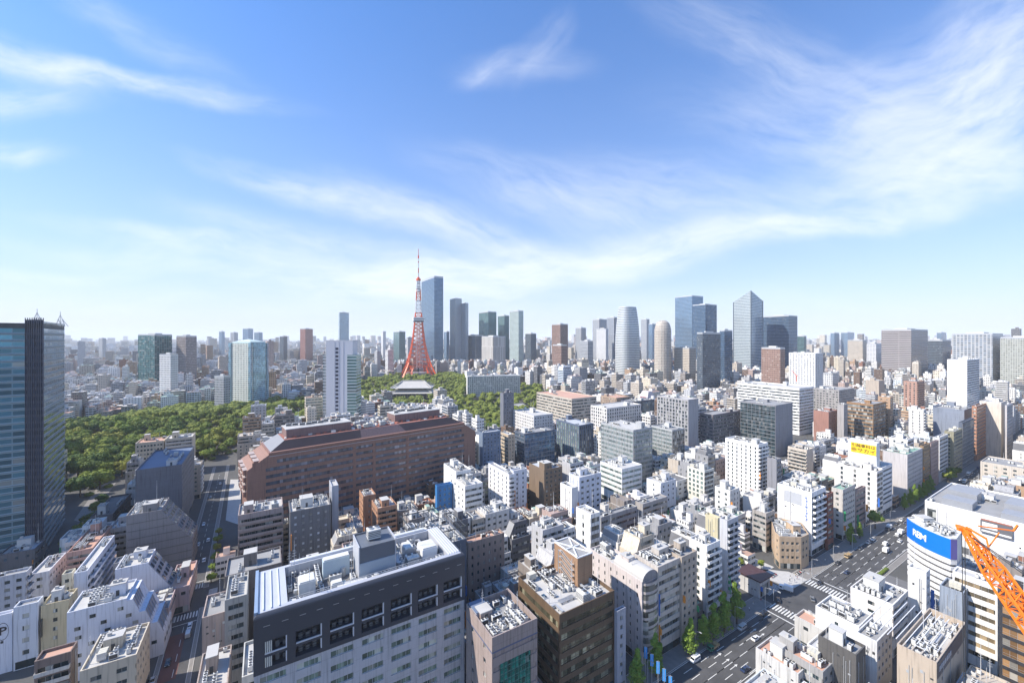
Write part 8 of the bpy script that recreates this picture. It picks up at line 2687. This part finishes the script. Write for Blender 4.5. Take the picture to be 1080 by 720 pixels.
# red and white mast cranes on far roofs
def tower_crane(x, y, z, hh, jib, ang, label):
    o = empty('construction_crane', (x, y, z), ang, label, 'crane'); m = MB(); m.bar((0, 0, 0), (0, 0, hh), .7, 0); m.build('mast', [simple('crane_red', (.65, .09, .03), .5)], o)
    j = MB(); j.bar((0, 0, hh), (jib, 0, hh + jib * .8), .6, 0, .4); j.bar((0, 0, hh), (-2.5, 0, hh + .5), .9, 0); j.build('jib', [simple('crane_red', (.65, .09, .03), .5)], o)
tower_crane(*gp(499, 466, 30), 30, 6, 6, radians(150), 'small red crane on a white roof behind the long brown block')
tower_crane(*gp(840, 402, 61), 61, 9, 9, radians(95), 'small orange crane behind the broad striped office')

# ------------------------------------------------------------------ the orange luffing crane at the right
def big_crane():
    tip = Vector((69.0, 61.5, 96.0)); foot = Vector((63.4, 38.0, 78.0))
    root = empty('construction_crane', (foot.x, foot.y, 0), 0, 'bright orange lattice jib of a luffing crane reaching in from the right edge', 'crane')
    org = simple('crane_orange', (.84, .20, .018), .4, 0, .06)
    d = (tip - foot); L = d.length; d.normalize()
    sx = d.cross(Vector((0, 0, 1))).normalized(); up = sx.cross(d).normalized()
    def pt(t, a, c): 
        k = 1.0 if t < L * .8 else 1 - .75 * (t - L * .8) / (L * .2)
        w = foot + d * t + sx * a * .88 * k + up * c * .85 * k; return (w.x - foot.x, w.y - foot.y, w.z)
    b = MB(); n = 20
    for a, c in ((-1, -1), (1, -1), (-1, 1), (1, 1)):
        prev = None
        for i in range(n + 1):
            q = pt(L * i / n, a, c)
            if prev: b.bar(prev, q, .23, 0)
            prev = q
    b.build('jib_chord', [org], root)
    w = MB()
    for i in range(n):
        t0, t1 = L * i / n, L * (i + 1) / n
        for (p0, p1) in (((-1, -1), (1, -1)), ((1, -1), (1, 1)), ((1, 1), (-1, 1)), ((-1, 1), (-1, -1))):
            w.bar(pt(t0, *p0), pt(t1, *p1), .13, 0); w.bar(pt(t1, *p0), pt(t1, *p1), .11, 0)
            if i % 2: w.bar(pt(t0, *p1), pt(t1, *p0), .11, 0)
    w.build('jib_lacing', [org], root)
    h = MB(); T = Vector(pt(L, 0, 0)); 
    h.bar(T + up * .6, T + up * 2.0 - d * 2.5 + sx * .4, .22, 0); h.bar(T + up * 2.0 - d * 2.5 + sx * .4, T - d * 5 + up * .8, .16, 0); h.bar(T - sx * .8, T + sx * .8, .5, 0); h.bar(T + d * .2, T + d * 1.0 - up * .8, .45, 0)
    h.bar(T + up * 1.2 + sx * 1.2, T + up * 1.5 + sx * 5.0 - d * .5, .16, 0); h.bar(T + up * 1.5 + sx * 5 - d * .5, T + up * 2.3 + sx * 5.4, .2, 0); h.bar(T + up * 1.5 + sx * 3 - d, T - d * 3 + sx, .12, 0)
    h.build('jib_head', [org], root)
    c = MB(); c.bar(T - up * .3 + d * .3, T + Vector((.3, .2, -34)), .07, 0); c.bar(T - up * .3 + d * .3 + sx * .4, T + Vector((.6, .3, -34)), .07, 0); c.build('hoist_rope', [M_DMETAL], root)
    r = MB(); r.bar(pt(L * .95, 0, 1), (-3.5, -8, 92), .09, 0); r.bar(pt(L * .95, .5, 1), (-2.5, -8, 92), .09, 0); r.build('luffing_rope', [M_DMETAL], root)
    m = MB(); W = 1.1
    for i in range(19):
        z0, z1 = i * 4, i * 4 + 4
        S = [(-W, -W), (W, -W), (W, W), (-W, W)]
        for k in range(4):
            a, e = S[k], S[(k + 1) % 4]
            m.bar((*a, z0), (*a, z1), .3, 0); m.bar((*a, z0), (*e, z1), .14, 0); m.bar((*a, z1), (*e, z1), .14, 0)
    m.box(-2, 2, -7, 2.5, 76, 78.2, 0, bottom=True); m.bar((0, -4, 78), (-3, -8, 92), .5, 0)
    m.build('mast', [org], root)
    cb = MB(); cb.box(1.4, 3.0, 0, 2.2, 77, 79.4, 0, bottom=True); cb.build('cab', [G_DARK], root)
big_crane()

# elevated expressway on the far left
def expressway():
    pts_ = [wp(180, 700), wp(196, 760), wp(208, 830), wp(219, 930), wp(225, 1060)]
    b = MB(); w = 9
    L = []
    for i, p in enumerate(pts_):
        a = Vector(pts_[max(0, i - 1)]); c = Vector(pts_[min(len(pts_) - 1, i + 1)]); d = (c - a).normalized(); n = Vector((d.y, -d.x)); q = Vector(p); L.append((q - n * w, q + n * w))
    for (a0, a1), (c0, c1) in zip(L, L[1:]):
        z = 16
        b.prism([tuple(a0), tuple(a1), tuple(c1), tuple(c0)], z - 1.5, z, 0, 1, bottom=True)
        for (s, e) in ((a0, c0), (a1, c1)): b.bar((s.x, s.y, z + .6), (e.x, e.y, z + .6), 1.1, 0)
        b.box(a0.x, a0.x + 2, a0.y, a0.y + 2, 0, z - 1.5, 0); b.box(a1.x - 2, a1.x, a1.y, a1.y + 2, 0, z - 1.5, 0)
    props(b.build('elevated_expressway', [wallm((.42, .42, .43)), M_ASPH]), 'pale concrete elevated expressway curving away beyond the left wood', 'expressway')
expressway()

# ------------------------------------------------------------------ haze
def haze():
    me = bpy.data.meshes.new('haze'); R_ = 45000; z0, z1 = -2.0, 420.0
    me.from_pydata([(-R_, -4000, z0), (R_, -4000, z0), (R_, R_, z0), (-R_, R_, z0), (-R_, -4000, z1), (R_, -4000, z1), (R_, R_, z1), (-R_, R_, z1)], [], [(0, 3, 2, 1), (4, 5, 6, 7), (0, 1, 5, 4), (1, 2, 6, 5), (2, 3, 7, 6), (3, 0, 4, 7)])
    m = bpy.data.materials.new('haze_air'); m.use_nodes = True; t = m.node_tree; t.nodes.clear()
    o = nd(t, 'ShaderNodeOutputMaterial'); v = nd(t, 'ShaderNodeVolumePrincipled')
    v.inputs['Color'].default_value = (.93, .97, 1.0, 1); v.inputs['Density'].default_value = HAZE; v.inputs['Anisotropy'].default_value = 0
    lk(t, v.outputs[0], o.inputs['Volume']); me.materials.append(m)
    ob = bpy.data.objects.new('haze', me); link(ob); props(ob, kind='stuff')
HAZE = 0.000075
haze()
for o in bpy.data.objects:
    if 'label' in o and len(re.findall(r"[A-Za-z0-9][A-Za-z0-9'-]*", o['label'])) > 16: o['label'] = ' '.join(o['label'].split()[1:])
